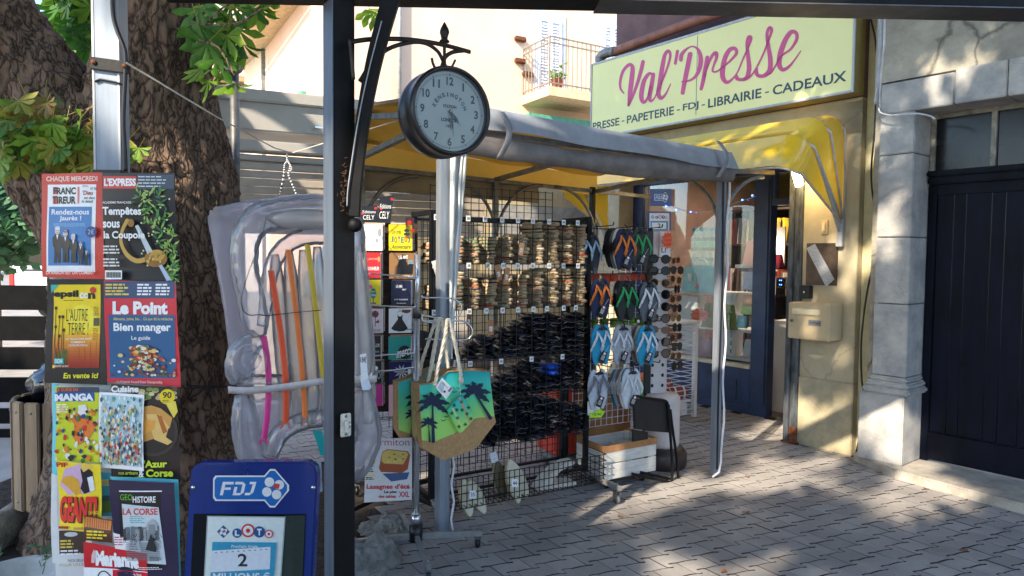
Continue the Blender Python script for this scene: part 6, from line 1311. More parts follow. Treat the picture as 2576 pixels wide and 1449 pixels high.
def d3(A):
    A.rect(136, 716, 250, 925, ink(240, 210, 30)); A.up()
    for k in range(12): A.rect(136 if k < 11 else 142, 840+k*7, 250, 925 if k == 11 else 847+k*7, ink(236-k*8, 176-k*13, 40-k*2))
    A.disc(206, 800, 34, ink(246, 226, 60)); A.up(); A.text('epsil', 136, 752, 196, 730, blk_, bold=.05); A.text('n', 219, 752, 237, 737, blk_, bold=.05); A.disc(205, 744, 7, wht); A.disc(215, 744, 7, wht); A.up(.5); A.disc(205, 744, 3.2, ink(240, 210, 30)); A.disc(215, 744, 3.2, ink(240, 210, 30)); A.disc(232, 730, 8, red1); A.greek(160, 755, 224, 1, 4, blk_, h=.3); A.poly([(130, 716), (150, 716), (130, 738)], ink(60, 180, 170))
    A.text("L'AUTRE", 167, 808, 219, 776, ink(50, 40, 24), bold=-.01); A.text('TERRE !', 171, 842, 221, 812, ink(50, 40, 24), bold=-.01); A.text('LE TÉLESCOPE JWST', 168, 856, 230, 849, wht); A.text('COMMENCE', 180, 863, 214, 858, wht); A.text("L'EXPLORATION", 174, 871, 220, 866, wht)
    for x, y in ((142, 775), (151, 797), (159, 797), (142, 822), (162, 830), (152, 845)): A.line([(x, y), (x+rnd.uniform(-3, 3), 870), (x+4, 900)], 1.5, ink(110, 50, 24)); A.disc(x, y, 3.2, ink(70, 30, 20), ry=4.5)
    for k in range(22): x = 138+rnd.random()*34; A.line([(x, 920), (x+rnd.uniform(-5, 5), 872+rnd.random()*20)], 1.5, [ink(50, 90, 50), ink(90, 120, 50)][k % 2])
    for k in range(4): A.line([(200+k*14, 905), (200+k*14, 868-k*3)], 1, ink(180, 70, 24))
    A.rect(141, 900, 163, 914, ink(50, 190, 190)); A.up(); A.text('SIDA', 143, 912, 161, 902, wht, bold=.02); A.text('BIENTÔT LA FIN ?', 141, 922, 176, 917, wht, bold=.02); A.rect(234, 800, 248, 820, ink(80, 80, 60)); A.greek(233, 772, 248, 6, 4, ink(150, 120, 20)); A.greek(233, 826, 248, 8, 4, ink(190, 120, 20))
    A.text('En vente ici', 163, 951, 247, 937, ink(226, 220, 50), bold=.03, shear=2)
cover('yellow science magazine poster on black with En vente ici', [(121, 702), (262, 702), (269, 968), (116, 962)], ink(32, 32, 34), d3, cat='poster', nm='poster')
def d4(A):
    A.rect(263, 708, 441, 750, ink(40, 70, 110)); A.up()
    for i, x in enumerate((266, 345, 392)): A.greek(x, 714, x+(64 if i == 0 else 40), 4, 8, [ink(226, 200, 80), wht, wht][i] if True else wht, h=.55)
    A.text('Le Point', 284, 791, 424, 758, wht, bold=.05); A.rect(274, 792, 442, 952, ink(36, 92, 140)); A.up(); A.text('Aliments, jeûne, bio… Ce que dit la médecine', 286, 808, 437, 798, ink(220, 200, 110)); A.text('Bien manger', 286, 839, 432, 812, wht, bold=.03); A.text('Le guide', 330, 858, 378, 845, wht)
    r = random.Random(9); cs = [ink(230, 226, 214), ink(196, 60, 44), ink(210, 120, 50), ink(70, 110, 50), ink(120, 60, 40), ink(226, 190, 120), ink(150, 40, 50), ink(90, 60, 50), ink(200, 210, 150)]
    for k in range(240):
        t = r.random(); y = 872+74*t; hw = 26+62*t; x = 362+r.gauss(0, hw*.5); x = min(440, max(278, x)); A.up(.05); s_ = (7-3.2*t)*r.uniform(.5, 1.2); A.disc(x, y, s_, cs[r.randrange(9)], ry=s_*.75, n=7)
    A.text('Golf Spécial Amundi Evian Championship', 295, 966, 411, 957, ink(240, 200, 200))
cover('red news magazine cover with heap of food on blue', [(261, 704), (444, 712), (455, 974), (268, 962)], ink(206, 44, 62), d4)
cy_ = ink(100, 196, 210)
cover('plain turquoise backing sheet showing at the left board edge', [(129, 965), (150, 965), (150, 1195), (131, 1190)], cy_, lambda A: None, cat='sheet', nm='paper_sheet')
def d7(A):
    A.text('Cuisine', 283, 985, 352, 970, wht, bold=.03); r = random.Random(2)
    for k in range(30): A.disc(285+r.random()*160, 975+r.random()*26, 8, [ink(206, 196, 160), ink(120, 140, 60), ink(90, 70, 50), ink(196, 170, 120)][k % 4], ry=5); A.up(.1)
    A.up(); A.text('Cuisine', 283, 986, 352, 969, wht, bold=.04); A.disc(388, 1085, 62, ink(60, 54, 52)); A.up(); A.disc(388, 1085, 55, ink(40, 36, 36)); A.up()
    A.poly([(350, 1025), (384, 1018), (408, 1026), (436, 1050), (430, 1075), (396, 1100), (360, 1112), (345, 1100)], ink(206, 150, 74)); A.up(.4); A.poly([(372, 1040), (404, 1040), (428, 1072), (420, 1098), (436, 1110), (424, 1118), (392, 1104)], ink(224, 186, 110)); A.up(.4); A.poly([(352, 1050), (396, 1056), (392, 1078), (352, 1096)], ink(226, 160, 70)); A.up(.4); A.poly([(398, 1040), (410, 1046), (424, 1084), (414, 1090)], ink(176, 100, 40))
    A.disc(423, 997, 19, ink(232, 206, 30)); A.up(); A.text('90', 412, 1001, 434, 985, K_, bold=.02); A.greek(412, 1005, 434, 2, 4, K_, h=.4); A.poly([(418, 1010), (444, 1008), (450, 1034), (440, 1050)], ink(226, 206, 80)); A.text("'Azur", 364, 1175, 422, 1156, ink(206, 226, 60), bold=.04); A.text('Corse', 370, 1199, 436, 1179, ink(206, 226, 60), bold=.04); A.text('&', 352, 1200, 365, 1180, wht, bold=.03); A.text('nos artisans', 302, 1192, 350, 1184, ink(206, 226, 60)); A.text('et producteurs préférés', 286, 1203, 368, 1196, ink(206, 226, 60))
cover('dark cookery cover with golden pie and Azur & Corse lettering', [(281, 965), (448, 975), (452, 1215), (280, 1215)], ink(38, 30, 30), d7)
def d5(A):
    r = random.Random(5); A.rect(146, 974, 250, 988, ink(60, 70, 90)); A.up(); A.text('LE GUIDE DU', 144, 984, 196, 976, ink(236, 120, 60), bold=.02); A.rect(141, 987, 236, 1010, ink(30, 90, 160)); A.up(); A.text('MANGA', 140, 1009, 234, 990, wht, bold=.06)
    A.greek(143, 1016, 176, 4, 6, ink(250, 250, 200), h=.6)
    cs = [ink(226, 120, 40), ink(200, 40, 50), ink(230, 226, 220), ink(50, 60, 120), ink(70, 120, 60), ink(30, 30, 40), ink(226, 190, 160)]
    A.poly([(175, 1050), (200, 1036), (222, 1050), (238, 1075), (226, 1100), (200, 1120), (182, 1100), (186, 1072)], cs[0]); A.up(); A.poly([(196, 1020), (214, 1018), (220, 1040), (206, 1052), (194, 1040)], cs[2]); A.up(.3)
    for k in range(75): y = 1030+r.random()*130; x = 144+r.random()*102; s_ = r.uniform(3, 9); A.up(.06); A.poly([(x+s_*r.uniform(.4, 1)*math.cos(q), y+s_*1.3*r.uniform(.4, 1)*math.sin(q)) for q in (0, 1.1, 2.2, 3.2, 4.2, 5.3)], cs[r.randrange(7)])
cover('bright yellow GUIDE DU MANGA cover with busy coloured shapes', [(141, 971), (250, 980), (250, 1165), (142, 1158)], ink(200, 210, 40), d5)
def d6(A):
    r = random.Random(6); cs = [ink(224, 228, 226), ink(90, 160, 190), ink(206, 90, 50), ink(226, 180, 120), ink(60, 90, 110), ink(200, 60, 50), ink(120, 170, 110), ink(70, 60, 50), ink(236, 214, 180), ink(236, 236, 230)]
    A.poly([(252, 993), (360, 1000), (358, 1175), (254, 1168)], ink(176, 206, 214)); A.up()
    for k in range(460):
        x = 252+r.random()*106; y = 998+(r.random()**.7)*170; y = min(y, 1165+ (x-252)*.05); s_ = r.uniform(1.6, 5.2); a_ = r.uniform(-.8, .8); c_ = r.randrange(10) if y > 1075 else r.choice([0, 0, 1, 3, 4, 6, 8, 9]); A.up(.02)
        A.poly([(x, y-s_*1.5), (x+s_*.7, y-s_*.2+a_), (x+s_*.3+a_, y+s_*1.3), (x-s_*.5, y+s_), (x-s_*.7, y-s_*.3)], cs[c_])
cover('white bordered poster with dense crowd of tiny coloured figures', [(247, 987), (364, 993), (362, 1185), (250, 1178)], wht, d6, cat='poster', nm='poster')
def d8(A):
    A.poly([(165, 1178), (205, 1165), (235, 1200), (230, 1240), (170, 1245), (150, 1220)], ink(206, 170, 200)); A.up(); A.text('PiF', 143, 1174, 174, 1162, ink(190, 40, 30), bold=.04)
    A.poly([(206, 1178), (222, 1172), (236, 1186), (238, 1206), (226, 1216), (228, 1236), (214, 1242), (204, 1228), (210, 1208)], ink(28, 28, 36)); A.poly([(160, 1200), (184, 1196), (200, 1206), (206, 1240), (192, 1246), (176, 1230), (154, 1212)], ink(214, 160, 50)); A.up(.4); A.poly([(206, 1172), (226, 1164), (240, 1176), (226, 1178), (214, 1186)], ink(226, 190, 90)); A.poly([(222, 1200), (236, 1196), (240, 1232), (228, 1236)], ink(226, 226, 230))
    A.up(2); 
    for dx, c_ in ((3, ink(70, 20, 20)), (0, ink(220, 44, 34))): A.text('GEANT!', 151+dx, 1312+dx, 246+dx, 1247+dx*.5, c_, bold=.05); A.up()
    A.text('116 PAGES', 226, 1292, 253, 1284, ink(240, 220, 60)); A.rect(150, 1322, 176, 1328, redink); A.rect(190, 1324, 214, 1330, gold)
cover('yellow comic cover with big red GEANT! lettering', [(143, 1158), (255, 1167), (256, 1338), (150, 1330)], ink(240, 214, 40), d8)
cover('white poster below reading NOS SELECTIONS POUR UN ETE', [(130, 1190), (143, 1193), (150, 1330), (230, 1340), (232, 1428), (134, 1415)], ink(214, 216, 218), lambda A: [A.text('NOS SÉLECTIONS', 173, 1413, 240, 1404, ink(120, 120, 124)), A.text('POUR UN ÉTÉ', 153, 1424, 222, 1415, ink(190, 170, 110)), A.rect(153, 1332, 216, 1392, ink(70, 56, 48)), A.up(), A.greek(156, 1356, 190, 3, 8, ink(226, 200, 90), h=.55), A.greek(156, 1382, 212, 2, 8, wht, h=.5), A.disc(182, 1342, 16, ink(196, 200, 206), ry=6)], cat='poster', nm='poster', dd=MD-.028)
cover('narrow strip of a landscape cover in blues and greens', [(254, 1187), (286, 1190), (288, 1300), (256, 1298)], ink(70, 160, 190), lambda A: [A.rect(255, 1206, 285, 1222, ink(200, 196, 160)), A.rect(256, 1262, 287, 1290, ink(90, 120, 60)), A.rect(256, 1248, 287, 1262, ink(60, 90, 110)), A.up(), A.text('on', 258, 1219, 278, 1209, ink(200, 180, 60), bold=.02)], dd=MD-.03)
cover('small orange historical cover with tiny yellow headlines', [(209, 1298), (286, 1308), (286, 1364), (212, 1360)], ink(84, 52, 36), lambda A: [A.poly([(212, 1302), (282, 1310), (282, 1332), (212, 1326)], ink(214, 120, 40)), A.up(), A.greek(218, 1334, 280, 3, 8, ink(240, 214, 60), h=.55)] + [A.line([(218+k*6, 1305), (220+k*6, 1328)], 1.4, ink(120, 50, 20)) for k in range(10)])
def d9(A):
    A.rect(303, 1232, 410, 1235, wht); A.rect(303, 1238, 407, 1430, ink(22, 22, 24)); A.up(); A.text('GEO', 306, 1256, 337, 1241, ink(110, 180, 50), bold=.0); A.text('HISTOIRE', 338, 1262, 395, 1246, wht, bold=.02); A.poly([(310, 1265), (402, 1274), (418, 1420), (316, 1412)], ink(196, 208, 214)); A.up(); A.text('LA CORSE', 312, 1293, 400, 1276, ink(206, 70, 70), bold=.03); A.greek(330, 1296, 372, 4, 5, ink(80, 170, 170), h=.4)
    gy = [ink(70, 74, 80), ink(110, 116, 122), ink(150, 156, 160), ink(40, 42, 46)]; r = random.Random(3)
    for k in range(34): x = 312+r.random()*86; w_ = r.uniform(5, 11); y = 1335-r.random()*12-(x-312)*.05; A.up(.1); A.rect(x, y, x+w_, 1358, gy[r.randrange(3)])
    A.up(); A.poly([(372, 1330), (374, 1312), (386, 1302), (399, 1314), (400, 1332)], ink(170, 176, 180)); A.rect(378, 1316, 395, 1350, ink(130, 136, 142)); 
    for k in range(60): A.up(.05); x = 314+r.random()*96; y = 1336+r.random()*24; A.rect(x, y, x+1.8, y+2.6, gy[3])
    for k in range(26): A.up(.05); y = 1362+k*1.8; A.line([(316+r.random()*10, y), (410-r.random()*10, y)], .8, gy[k % 3])
    A.poly([(370, 1380), (384, 1340), (398, 1376), (396, 1386)], gy[3]); A.greek(380, 1398, 412, 4, 3, gy[0]); A.greek(352, 1424, 420, 2, 4, wht, h=.4)
cover('dark blue GEO HISTOIRE La Corse magazine in plastic sleeve', [(275, 1205), (440, 1213), (452, 1500), (300, 1500)], ink(34, 26, 62), d9)
cover('turquoise sheet edge behind the dark blue history magazine', [(277, 1198), (446, 1208), (456, 1470), (440, 1470)], cy_, lambda A: None, cat='sheet', nm='paper_sheet', dd=MD-.055)
def d10(A):
    A.poly([(284, 1340), (330, 1346), (352, 1362), (358, 1388), (290, 1380)], ink(226, 230, 234)); A.up(); A.greek(288, 1350, 316, 4, 6, ink(200, 90, 90), h=.5); A.greek(328, 1354, 350, 5, 6, ink(120, 124, 130), h=.5)
    A.text('Marianne', 240, 1424, 350, 1384, wht, bold=.06, rise=8); A.poly([(210, 1427), (372, 1438), (372, 1500), (210, 1500)], wht); A.up(); A.poly([(282, 1434), (372, 1440), (372, 1500), (282, 1500)], ink(206, 30, 50)); A.up(); A.text('Uber : la face', 313, 1449, 356, 1442, wht); A.stroke([(240, 1470, 1.5), (248, 1444, 1.5), (262, 1438, 1.5), (276, 1450, 1.5)], K_); A.poly([(230, 1415), (232, 1395), (238, 1380), (242, 1392), (238, 1416)], ink(220, 190, 190))
cover('red and white Marianne magazine lowest at the front of the board', [(211, 1362), (370, 1392), (373, 1500), (212, 1500)], ink(200, 34, 44), d10, dd=MD-.08)
# ================================================================ LOTTERY A-BOARD
FD = 2.6; fM = FU(478, 1449, FD, 0, 0); fb = thing('lottery_board', 'dark blue FDJ lottery board with LOTO jackpot poster', 'lottery sign', FR(fM.translation.x, fM.translation.y, 0, -2)); gf = pm(fb.matrix_world)
navyb = mat('royal blue gloss plastic', (24, 50, 128), .25, var=.08, scale=3, coat=.5)
prof_ = [gf(*q) for q in [(478, 1195), (482, 1180), (492, 1170), (506, 1165), (640, 1163), (760, 1162), (780, 1165), (792, 1176), (797, 1192), (797, 1230)]]; zb = .12
poly = prof_+[(gf(786, 1449)[0]-.0, gf(786, 1449)[1]), (gf(770, 1449)[0], zb), (gf(440, 1449)[0], zb), (gf(462, 1449)[0], gf(462, 1449)[1])]
b = MB(); b.prism(poly, 0, .05, navyb); b.build('frame', fb, bev=.006); qb('base', mat('dark navy plastic', (18, 24, 60), .4), fb, (gf(440, 1449)[0]-.04, gf(770, 1449)[0]+.04, -.12, .2, 0, .12), bev=.01)
A = Art(fb.matrix_world, y=-.002); A.poly([(488, 1292), (770, 1293), (762, 1500), (478, 1500)], ink(16, 18, 24, rough=.1)); A.up(); A.poly([(716, 1296), (768, 1296), (760, 1500), (700, 1500)], ink(56, 66, 62, rough=.1)); A.up()
fdj_logo(A, 537, 1179, 728, 1276); A.up(2); A.poly([(523, 1296), (720, 1298), (706, 1500), (512, 1500)], ink(170, 186, 182)); A.up(); A.poly([(526, 1299), (717, 1301), (703, 1500), (515, 1500)], ink(232, 242, 240)); A.up(); loto(A, 550, 1315, 692, 1356); A.up()
lbl = ink(56, 160, 200); A.poly([(538, 1360), (698, 1362), (688, 1500), (530, 1500)], lbl); A.up(); A.text('Prochain tirage', 586, 1377, 652, 1367, wht); A.poly([(536, 1382), (684, 1372), (682, 1428), (534, 1436)], ink(228, 236, 246)); A.up(); A.text('2', 602, 1421, 626, 1389, ink(50, 50, 56), bold=.02); A.text('MILLIONS €', 540, 1458, 682, 1436, wht, bold=.02)
for k in range(10): A.rect(545+k*14, 1385-k*.9, 550+k*14, 1388-k*.9, ink(150, 156, 162))
A.build('poster', fb)
for u, v in ((789, 1226), (487, 1226)): b = MB(); x, z = gf(u, v); b.cyl((x, -.006, z), (x, .0, z), .008, 12); b.build('screw', fb, mt=chrome)
# warning label sheet of the mattress + right
M = FU(796, 1220, 2.75); A = Art(M); A.poly([(775, 1165), (808, 1163), (812, 1236), (798, 1240)], ink(196, 208, 214)); A.up(); A.poly([(782, 1176), (791, 1156), (800, 1174)], ink(226, 190, 30)); A.up(); A.text('!', 790, 1172, 792, 1163, K_); A.greek(793, 1182, 808, 5, 6, K_); A.disc(806, 1208, 5, redink); A.up(); A.disc(806, 1208, 3.8, ink(196, 208, 214)); tag(A.build('label', M=M), 'crumpled safety label sheet with yellow warning triangle behind the lottery board', 'label')
# ================================================================ INFLATABLE LOUNGER
vin = clearmat('clear pearl vinyl', (.97, .97, .99), 1.5, .09, body=.20, bodycol=(.9, .9, .96), edge=.22, bump=.004)
vin3 = clearmat('milky chamber vinyl', (.95, .95, .93), 1.5, .12, body=.42, bodycol=(.86, .83, .80), edge=.35, bump=.004)
vin2 = clearmat('lilac back vinyl', (.95, .94, .98), 1.5, .1, body=.30, bodycol=(.84, .82, .92), edge=.22, bump=.006)
ID = 3.0; iM = FU(590, 1180, ID, 8); inf = thing('inflatable_lounger', 'folded transparent inflatable lounger with coloured stripes strapped beside the tree', 'inflatable', FR(iM.translation.x, iM.translation.y, 0, 8)); gi = pm(inf.matrix_world)
def itube(nm, P, R, y=0., m=vin, n=20, sq=1., closed=False, wr=.03):
    Q = smooth_path([(*gi(p[0], p[1]), (p[2] if len(p) > 2 else R)*ID/FPX, (p[3] if len(p) > 3 else y)) for p in P], 6)
    b = MB(); b.tube([(q[0], q[3], q[1]) for q in Q], [q[2]*(1+wr*math.sin(i*1.9)) for i, q in enumerate(Q)], n, m, closed, sq=sq); return b.build(nm, inf)
# rear cushion
b = MB(); prof_ = [gi(*q) for q in [(512, 560), (510, 535), (520, 520), (560, 512), (640, 508), (740, 506), (860, 510), (905, 540), (915, 600), (930, 780), (940, 960), (590, 975), (575, 950), (562, 860), (550, 760), (530, 650)]]
b.prism(prof_, .05, .13, vin2); b.build('rear_cushion', inf, bev=.03)
itube('rear_tube', [(536, 545, 22), (545, 610, 26), (566, 720, 28), (585, 830, 28), (600, 920, 26), (612, 960, 18)], 26, .10, vin2); itube('rear_tube', [(540, 540, 20), (600, 526, 24), (700, 520, 26), (800, 522, 26), (870, 536, 24)], 24, .09, vin2)
# front arch ring
itube('front_arch', [(655, 845, 18), (646, 810, 32), (632, 740, 34), (618, 670, 34), (622, 600, 36), (650, 556, 40), (700, 540, 42), (770, 532, 44), (840, 536, 44), (880, 570, 36), (890, 640, 32), (902, 760, 32), (912, 900, 34), (910, 970, 26)], 34, -.02)
itube('inner_ring', [(660, 820, 14), (672, 740, 18), (680, 690, 20), (700, 640, 22), (740, 605, 22), (800, 592, 24), (860, 600, 22)], 20, .0)
b = MB(); x, z = gi(775, 552); b.ball((x, -.06, z), (95*ID/FPX, .05, 27*ID/FPX), 24); b.build('pillow', inf, mt=vin3)
# longitudinal chambers
for k, u in enumerate((690, 726, 762, 798, 834, 870, 906)):
    itube('air_chamber', [(u-4, 640-k*6 if k < 3 else 620, 10), (u+2, 720, 19), (u+14, 880, 20), (u+20, 965, 17), (u+22, 1000, 17), (u+18, 1070, 12)], 18, .045, vin3, n=12)
strip = [('magenta stripe', (214, 60, 140), [(667, 842), (676, 900), (680, 960), (676, 1040), (668, 1100)], 9), ('red orange stripe', (226, 84, 44), [(685, 680), (698, 760), (712, 850), (722, 960), (722, 1060)], 9), ('orange stripe', (226, 120, 50), [(728, 628), (740, 720), (752, 820), (764, 940), (771, 1055)], 8), ('olive stripe', (196, 170, 40), [(776, 615), (790, 720), (804, 840), (818, 960)], 8), ('teal stripe', (30, 150, 150), [(800, 1078), (812, 1110), (820, 1140)], 14)]
for nm, c_, P, w in strip:
    m_ = mat(nm, c_, .35, var=.05); Q = smooth_path([gi(*p, -.0) for p in P], 5); b = MB(); hw = w*.85*ID/FPX; vs = []; 
    yy = [-.035+.0*i for i in range(len(Q))]
    for i, (x, z) in enumerate(Q): vs += [(x-hw, yy[i]+.004, z), (x, yy[i]-.003, z), (x+hw, yy[i]+.004, z)]
    b.add(vs, [(3*i+j, 3*i+j+1, 3*i+j+4, 3*i+j+3) for i in range(len(Q)-1) for j in (0, 1)], m_, True)
    if 'teal' not in nm and 'olive' not in nm:
        x, z = Q[-1]; b.add([(x-hw, yy[-1], z), (x-hw*.3, yy[-1], z), (x-hw*1.2, yy[-1], z-.025), (x-hw*1.8, yy[-1], z-.02)], [(0, 1, 2, 3)], m_); b.add([(x+hw, yy[-1], z), (x+hw*.3, yy[-1], z), (x+hw*1.2, yy[-1], z-.025), (x+hw*1.8, yy[-1], z-.02)], [(0, 1, 2, 3)], m_)
    b.build('stripe', inf)
# cup holder, strap, lower part
x, z = gi(635, 905); b = MB(); b.lathe([(.075, 0), (.07, -.02), (.055, -.028), (.042, -.02), (.038, .02), (.036, .05), (.001, .05)], 26, M=Matrix.Translation((x, -.03, z)) @ Matrix.Rotation(rad(-90), 4, 'X'), caps=False); b.build('cup_holder', inf, mt=vin)
itube('armrest', [(600, 985-20, 20), (600, 930, 34), (615, 880, 36), (650, 850, 26)], 30, .0); itube('armrest', [(600, 955, 16), (640, 965, 24), (690, 962, 22), (720, 955, 14)], 20, -.0)
itube('seat_tube', [(606, 995, 18), (612, 1040, 32), (620, 1110, 36), (640, 1170, 34), (660, 1215, 30)], 32, .02); itube('seat_tube', [(905, 985, 30), (918, 1040, 34), (925, 1100, 36), (905, 1165, 34), (880, 1200, 28)], 34, .02)
itube('seat_tube', [(680, 1150, 20), (700, 1098, 24), (740, 1068, 24), (800, 1052, 24), (860, 1060, 24), (890, 1100, 22)], 24, .0)
b = MB(); prof_ = [gi(*q) for q in [(590, 985), (700, 975), (940, 975), (945, 1120), (900, 1200), (860, 1210), (880, 1090), (820, 1068), (740, 1082), (700, 1110), (690, 1160), (640, 1215), (594, 1180)]]; b.prism(prof_, .05, .11, vin2); b.build('seat_cushion', inf, bev=.02)
b = MB(); P = smooth_path([gi(*q) for q in [(586, 972), (640, 974), (700, 968), (760, 960), (830, 950), (950, 945)]], 4); hw = 9*ID/FPX; vs = []
for x, z in P: vs += [(x, -.075, z-hw), (x, -.08, z+hw)]
b.add(vs, [(2*i, 2*i+2, 2*i+3, 2*i+1) for i in range(len(P)-1)], None, True); b.build('strap', inf, mt=mat('milky strap', (206, 202, 204), .4, alpha=.85), solid=.002)
b = MB(); pts = smooth_path([gi(*q) for q in [(682, 548), (672, 590), (655, 640), (636, 690), (622, 740), (624, 775), (640, 788), (665, 787)]]+[gi(*q) for q in [(684, 789), (750, 782), (815, 776)]], 5)
for i in range(len(pts)-1):
    L_ = 2; (x0, z0), (x1, z1) = pts[i], pts[i+1]
    for k in range(3):
        a_, c_ = k/3, k/3+.16; b.box(min(x0+(x1-x0)*a_, x0+(x1-x0)*c_)-.0015, max(x0+(x1-x0)*a_, x0+(x1-x0)*c_)+.0015, -.091, -.089, z0+(z1-z0)*a_-.002, z0+(z1-z0)*a_+.002)
b.build('dotted_seam', inf, mt=K_)
M = FU(905, 960, 2.8, 0); A = Art(M); A.poly([(905, 892), (921, 888), (926, 950), (909, 962)], ink(226, 230, 236)); A.up(); A.text('18€', 906, 912, 922, 897, K_); tag(A.build('price_tag', M=M), 'white tag marked 18€ on the inflatable lounger beside the black post', 'price tag')
M = FU(905, 1040, 2.82, 0); A = Art(M); A.poly([(904, 944), (922, 940), (934, 972), (930, 980), (912, 982)], ink(206, 216, 230)); tag(A.build('tag', M=M), 'blank white tag hanging under the 18€ tag', 'tag')
b = MB(); a1 = at(468, 970, 2.9); a2 = at(590, 972, 3.0); b.tube([a1, a2], .003, 5); b.tube([a1+Vector((0, 0, -.012)), a2], .003, 5); tag(b.build('tie_cord', mt=black_plastic), 'black cord tying the inflatable round the tree trunk', 'cord')
# ================================================================ CHESTNUT TREE
def bark_mat():
    m = mat('chestnut bark', (104, 84, 70), .9, var=.1, scale=5, bump=0); n = m.node_tree; L = n.links; bs_ = n.nodes['Principled BSDF']
    tc = n.nodes.new('ShaderNodeTexCoord'); mp = n.nodes.new('ShaderNodeMapping'); mp.inputs['Scale'].default_value = (1, 1, .42); L.new(tc.outputs['Object'], mp.inputs[0])
    nz = n.nodes.new('ShaderNodeTexNoise'); nz.inputs['Scale'].default_value = 7; nz.inputs['Detail'].default_value = 5; L.new(mp.outputs[0], nz.inputs['Vector'])
    mxv = n.nodes.new('ShaderNodeMix'); mxv.data_type = 'VECTOR'; mxv.inputs[0].default_value = .3; L.new(mp.outputs[0], mxv.inputs['A']); L.new(nz.outputs['Color'], mxv.inputs['B'])
    vo = n.nodes.new('ShaderNodeTexVoronoi'); vo.feature = 'DISTANCE_TO_EDGE'; vo.inputs['Scale'].default_value = 20; L.new(mxv.outputs['Result'] if False else mxv.outputs[1], vo.inputs['Vector'])
    v2 = n.nodes.new('ShaderNodeTexVoronoi'); v2.inputs['Scale'].default_value = 20; L.new(mxv.outputs[1], v2.inputs['Vector'])
    cr_ = n.nodes.new('ShaderNodeValToRGB'); L.new(vo.outputs['Distance'], cr_.inputs[0]); e = cr_.color_ramp.elements; e[0].position = 0; e[0].color = (.03, .022, .017, 1); e[1].position = .11; e[1].color = (*lin((126, 106, 90)), 1); x = e.new(.5); x.color = (*lin((154, 132, 114)), 1)
    hs = n.nodes.new('ShaderNodeMix'); hs.data_type = 'RGBA'; hs.blend_type = 'MULTIPLY'; hs.inputs[0].default_value = .75; L.new(cr_.outputs[0], hs.inputs['A'])
    c2 = n.nodes.new('ShaderNodeValToRGB'); n3 = n.nodes.new('ShaderNodeTexNoise'); n3.inputs['Scale'].default_value = 2.2; n3.inputs['Detail'].default_value = 7; L.new(mp.outputs[0], n3.inputs['Vector']); L.new(n3.outputs[0], c2.inputs[0]); e = c2.color_ramp.elements; e[0].position = .35; e[0].color = (.45, .33, .28, 1); e[1].position = .65; e[1].color = (1.0, .95, .9, 1); L.new(c2.outputs[0], hs.inputs['B']); L.new(hs.outputs['Result'], bs_.inputs['Base Color'])
    ma = n.nodes.new('ShaderNodeMath'); ma.operation = 'MINIMUM'; L.new(vo.outputs['Distance'], ma.inputs[0]); ma.inputs[1].default_value = .22
    mb_ = n.nodes.new('ShaderNodeMath'); mb_.operation = 'MULTIPLY_ADD'; L.new(nz.outputs[0], mb_.inputs[0]); mb_.inputs[1].default_value = .3; L.new(ma.outputs[0], mb_.inputs[2])
    bp = n.nodes.new('ShaderNodeBump'); bp.inputs['Strength'].default_value = 1; bp.inputs['Distance'].default_value = .03; L.new(mb_.outputs[0], bp.inputs['Height']); L.new(bp.outputs[0], bs_.inputs['Normal'])
    return m
bark = bark_mat()
TD = 3.75; tb = Vector((-2.02, TD, 0)); tree = thing('chestnut_tree', 'massive forked chestnut tree with rough brown bark behind the magazine board', 'tree', FR(0, 0, 0))
def limb(P, n=96, seg=14, nm='trunk', amp=.03):
    Q = smooth_path([tuple(p) for p in P], seg); b = MB(); b.tube([q[:3] for q in Q], [q[3] for q in Q], n, bark)
    k = len(Q)
    for i in range(k):
        c = Vector(Q[i][:3])
        for j in range(n):
            v = Vector(b.v[i*n+j]); d = v-c; r = d.length
            if r < 1e-4: continue
            a_ = math.atan2(d.y, d.x); s1 = noise.noise(Vector((v.x*2.2, v.y*2.2, v.z*1.1)))*.08
            w_ = Vector((v.x*13, v.y*13, v.z*5)); rd_ = 1-abs(noise.noise(w_))*2; s2 = max(-.5, rd_)*amp*.55; cell = noise.cell(Vector((v.x*16+noise.noise(w_)*1.2, v.y*16, v.z*9+noise.noise(w_*.7)*1.5))); s3 = (cell-.5)*amp*.45; s4 = noise.noise(v*32)*amp*.35
            b.v[i*n+j] = tuple(c+d*(1+(s1)+(s2+s3+s4)/r))
    return b.build(nm, tree)
p_ = lambda u, v, D: at(u, v, D)
def lp3(u, v, D, wpx): q = at(u, v, D); return (q.x, q.y, q.z, wpx*D/FPX)
limb([(-2.0, TD+.1, -.15, .72), (-2.0, TD+.1, .12, .64), (-2.03, TD+.1, .5, .52), (-2.03, TD+.1, 1.0, .48), (-2.03, TD+.1, 1.45, .475), (-2.03, TD+.1, 1.8, .455), (-2.02, TD+.1, 2.05, .40), (-1.99, TD+.05, 2.35, .325), (-1.95, TD+.0, 2.7, .26), (-1.95, TD-.05, 3.1, .235), (-2.25, TD-.1, 3.8, .2), (-2.5, TD-.2, 5, .13)], 150, 16)
limb([(-2.12, TD+.1, 1.55, .42), (-2.3, TD+.0, 1.9, .38), (-2.5, TD-.05, 2.2, .33), (-2.72, TD-.1, 2.55, .29), (-2.95, TD-.15, 3.0, .25), (-3.5, TD-.3, 4.0, .18), (-4.2, TD-.6, 5, .1)], 110, 14, nm='limb')
b = MB()
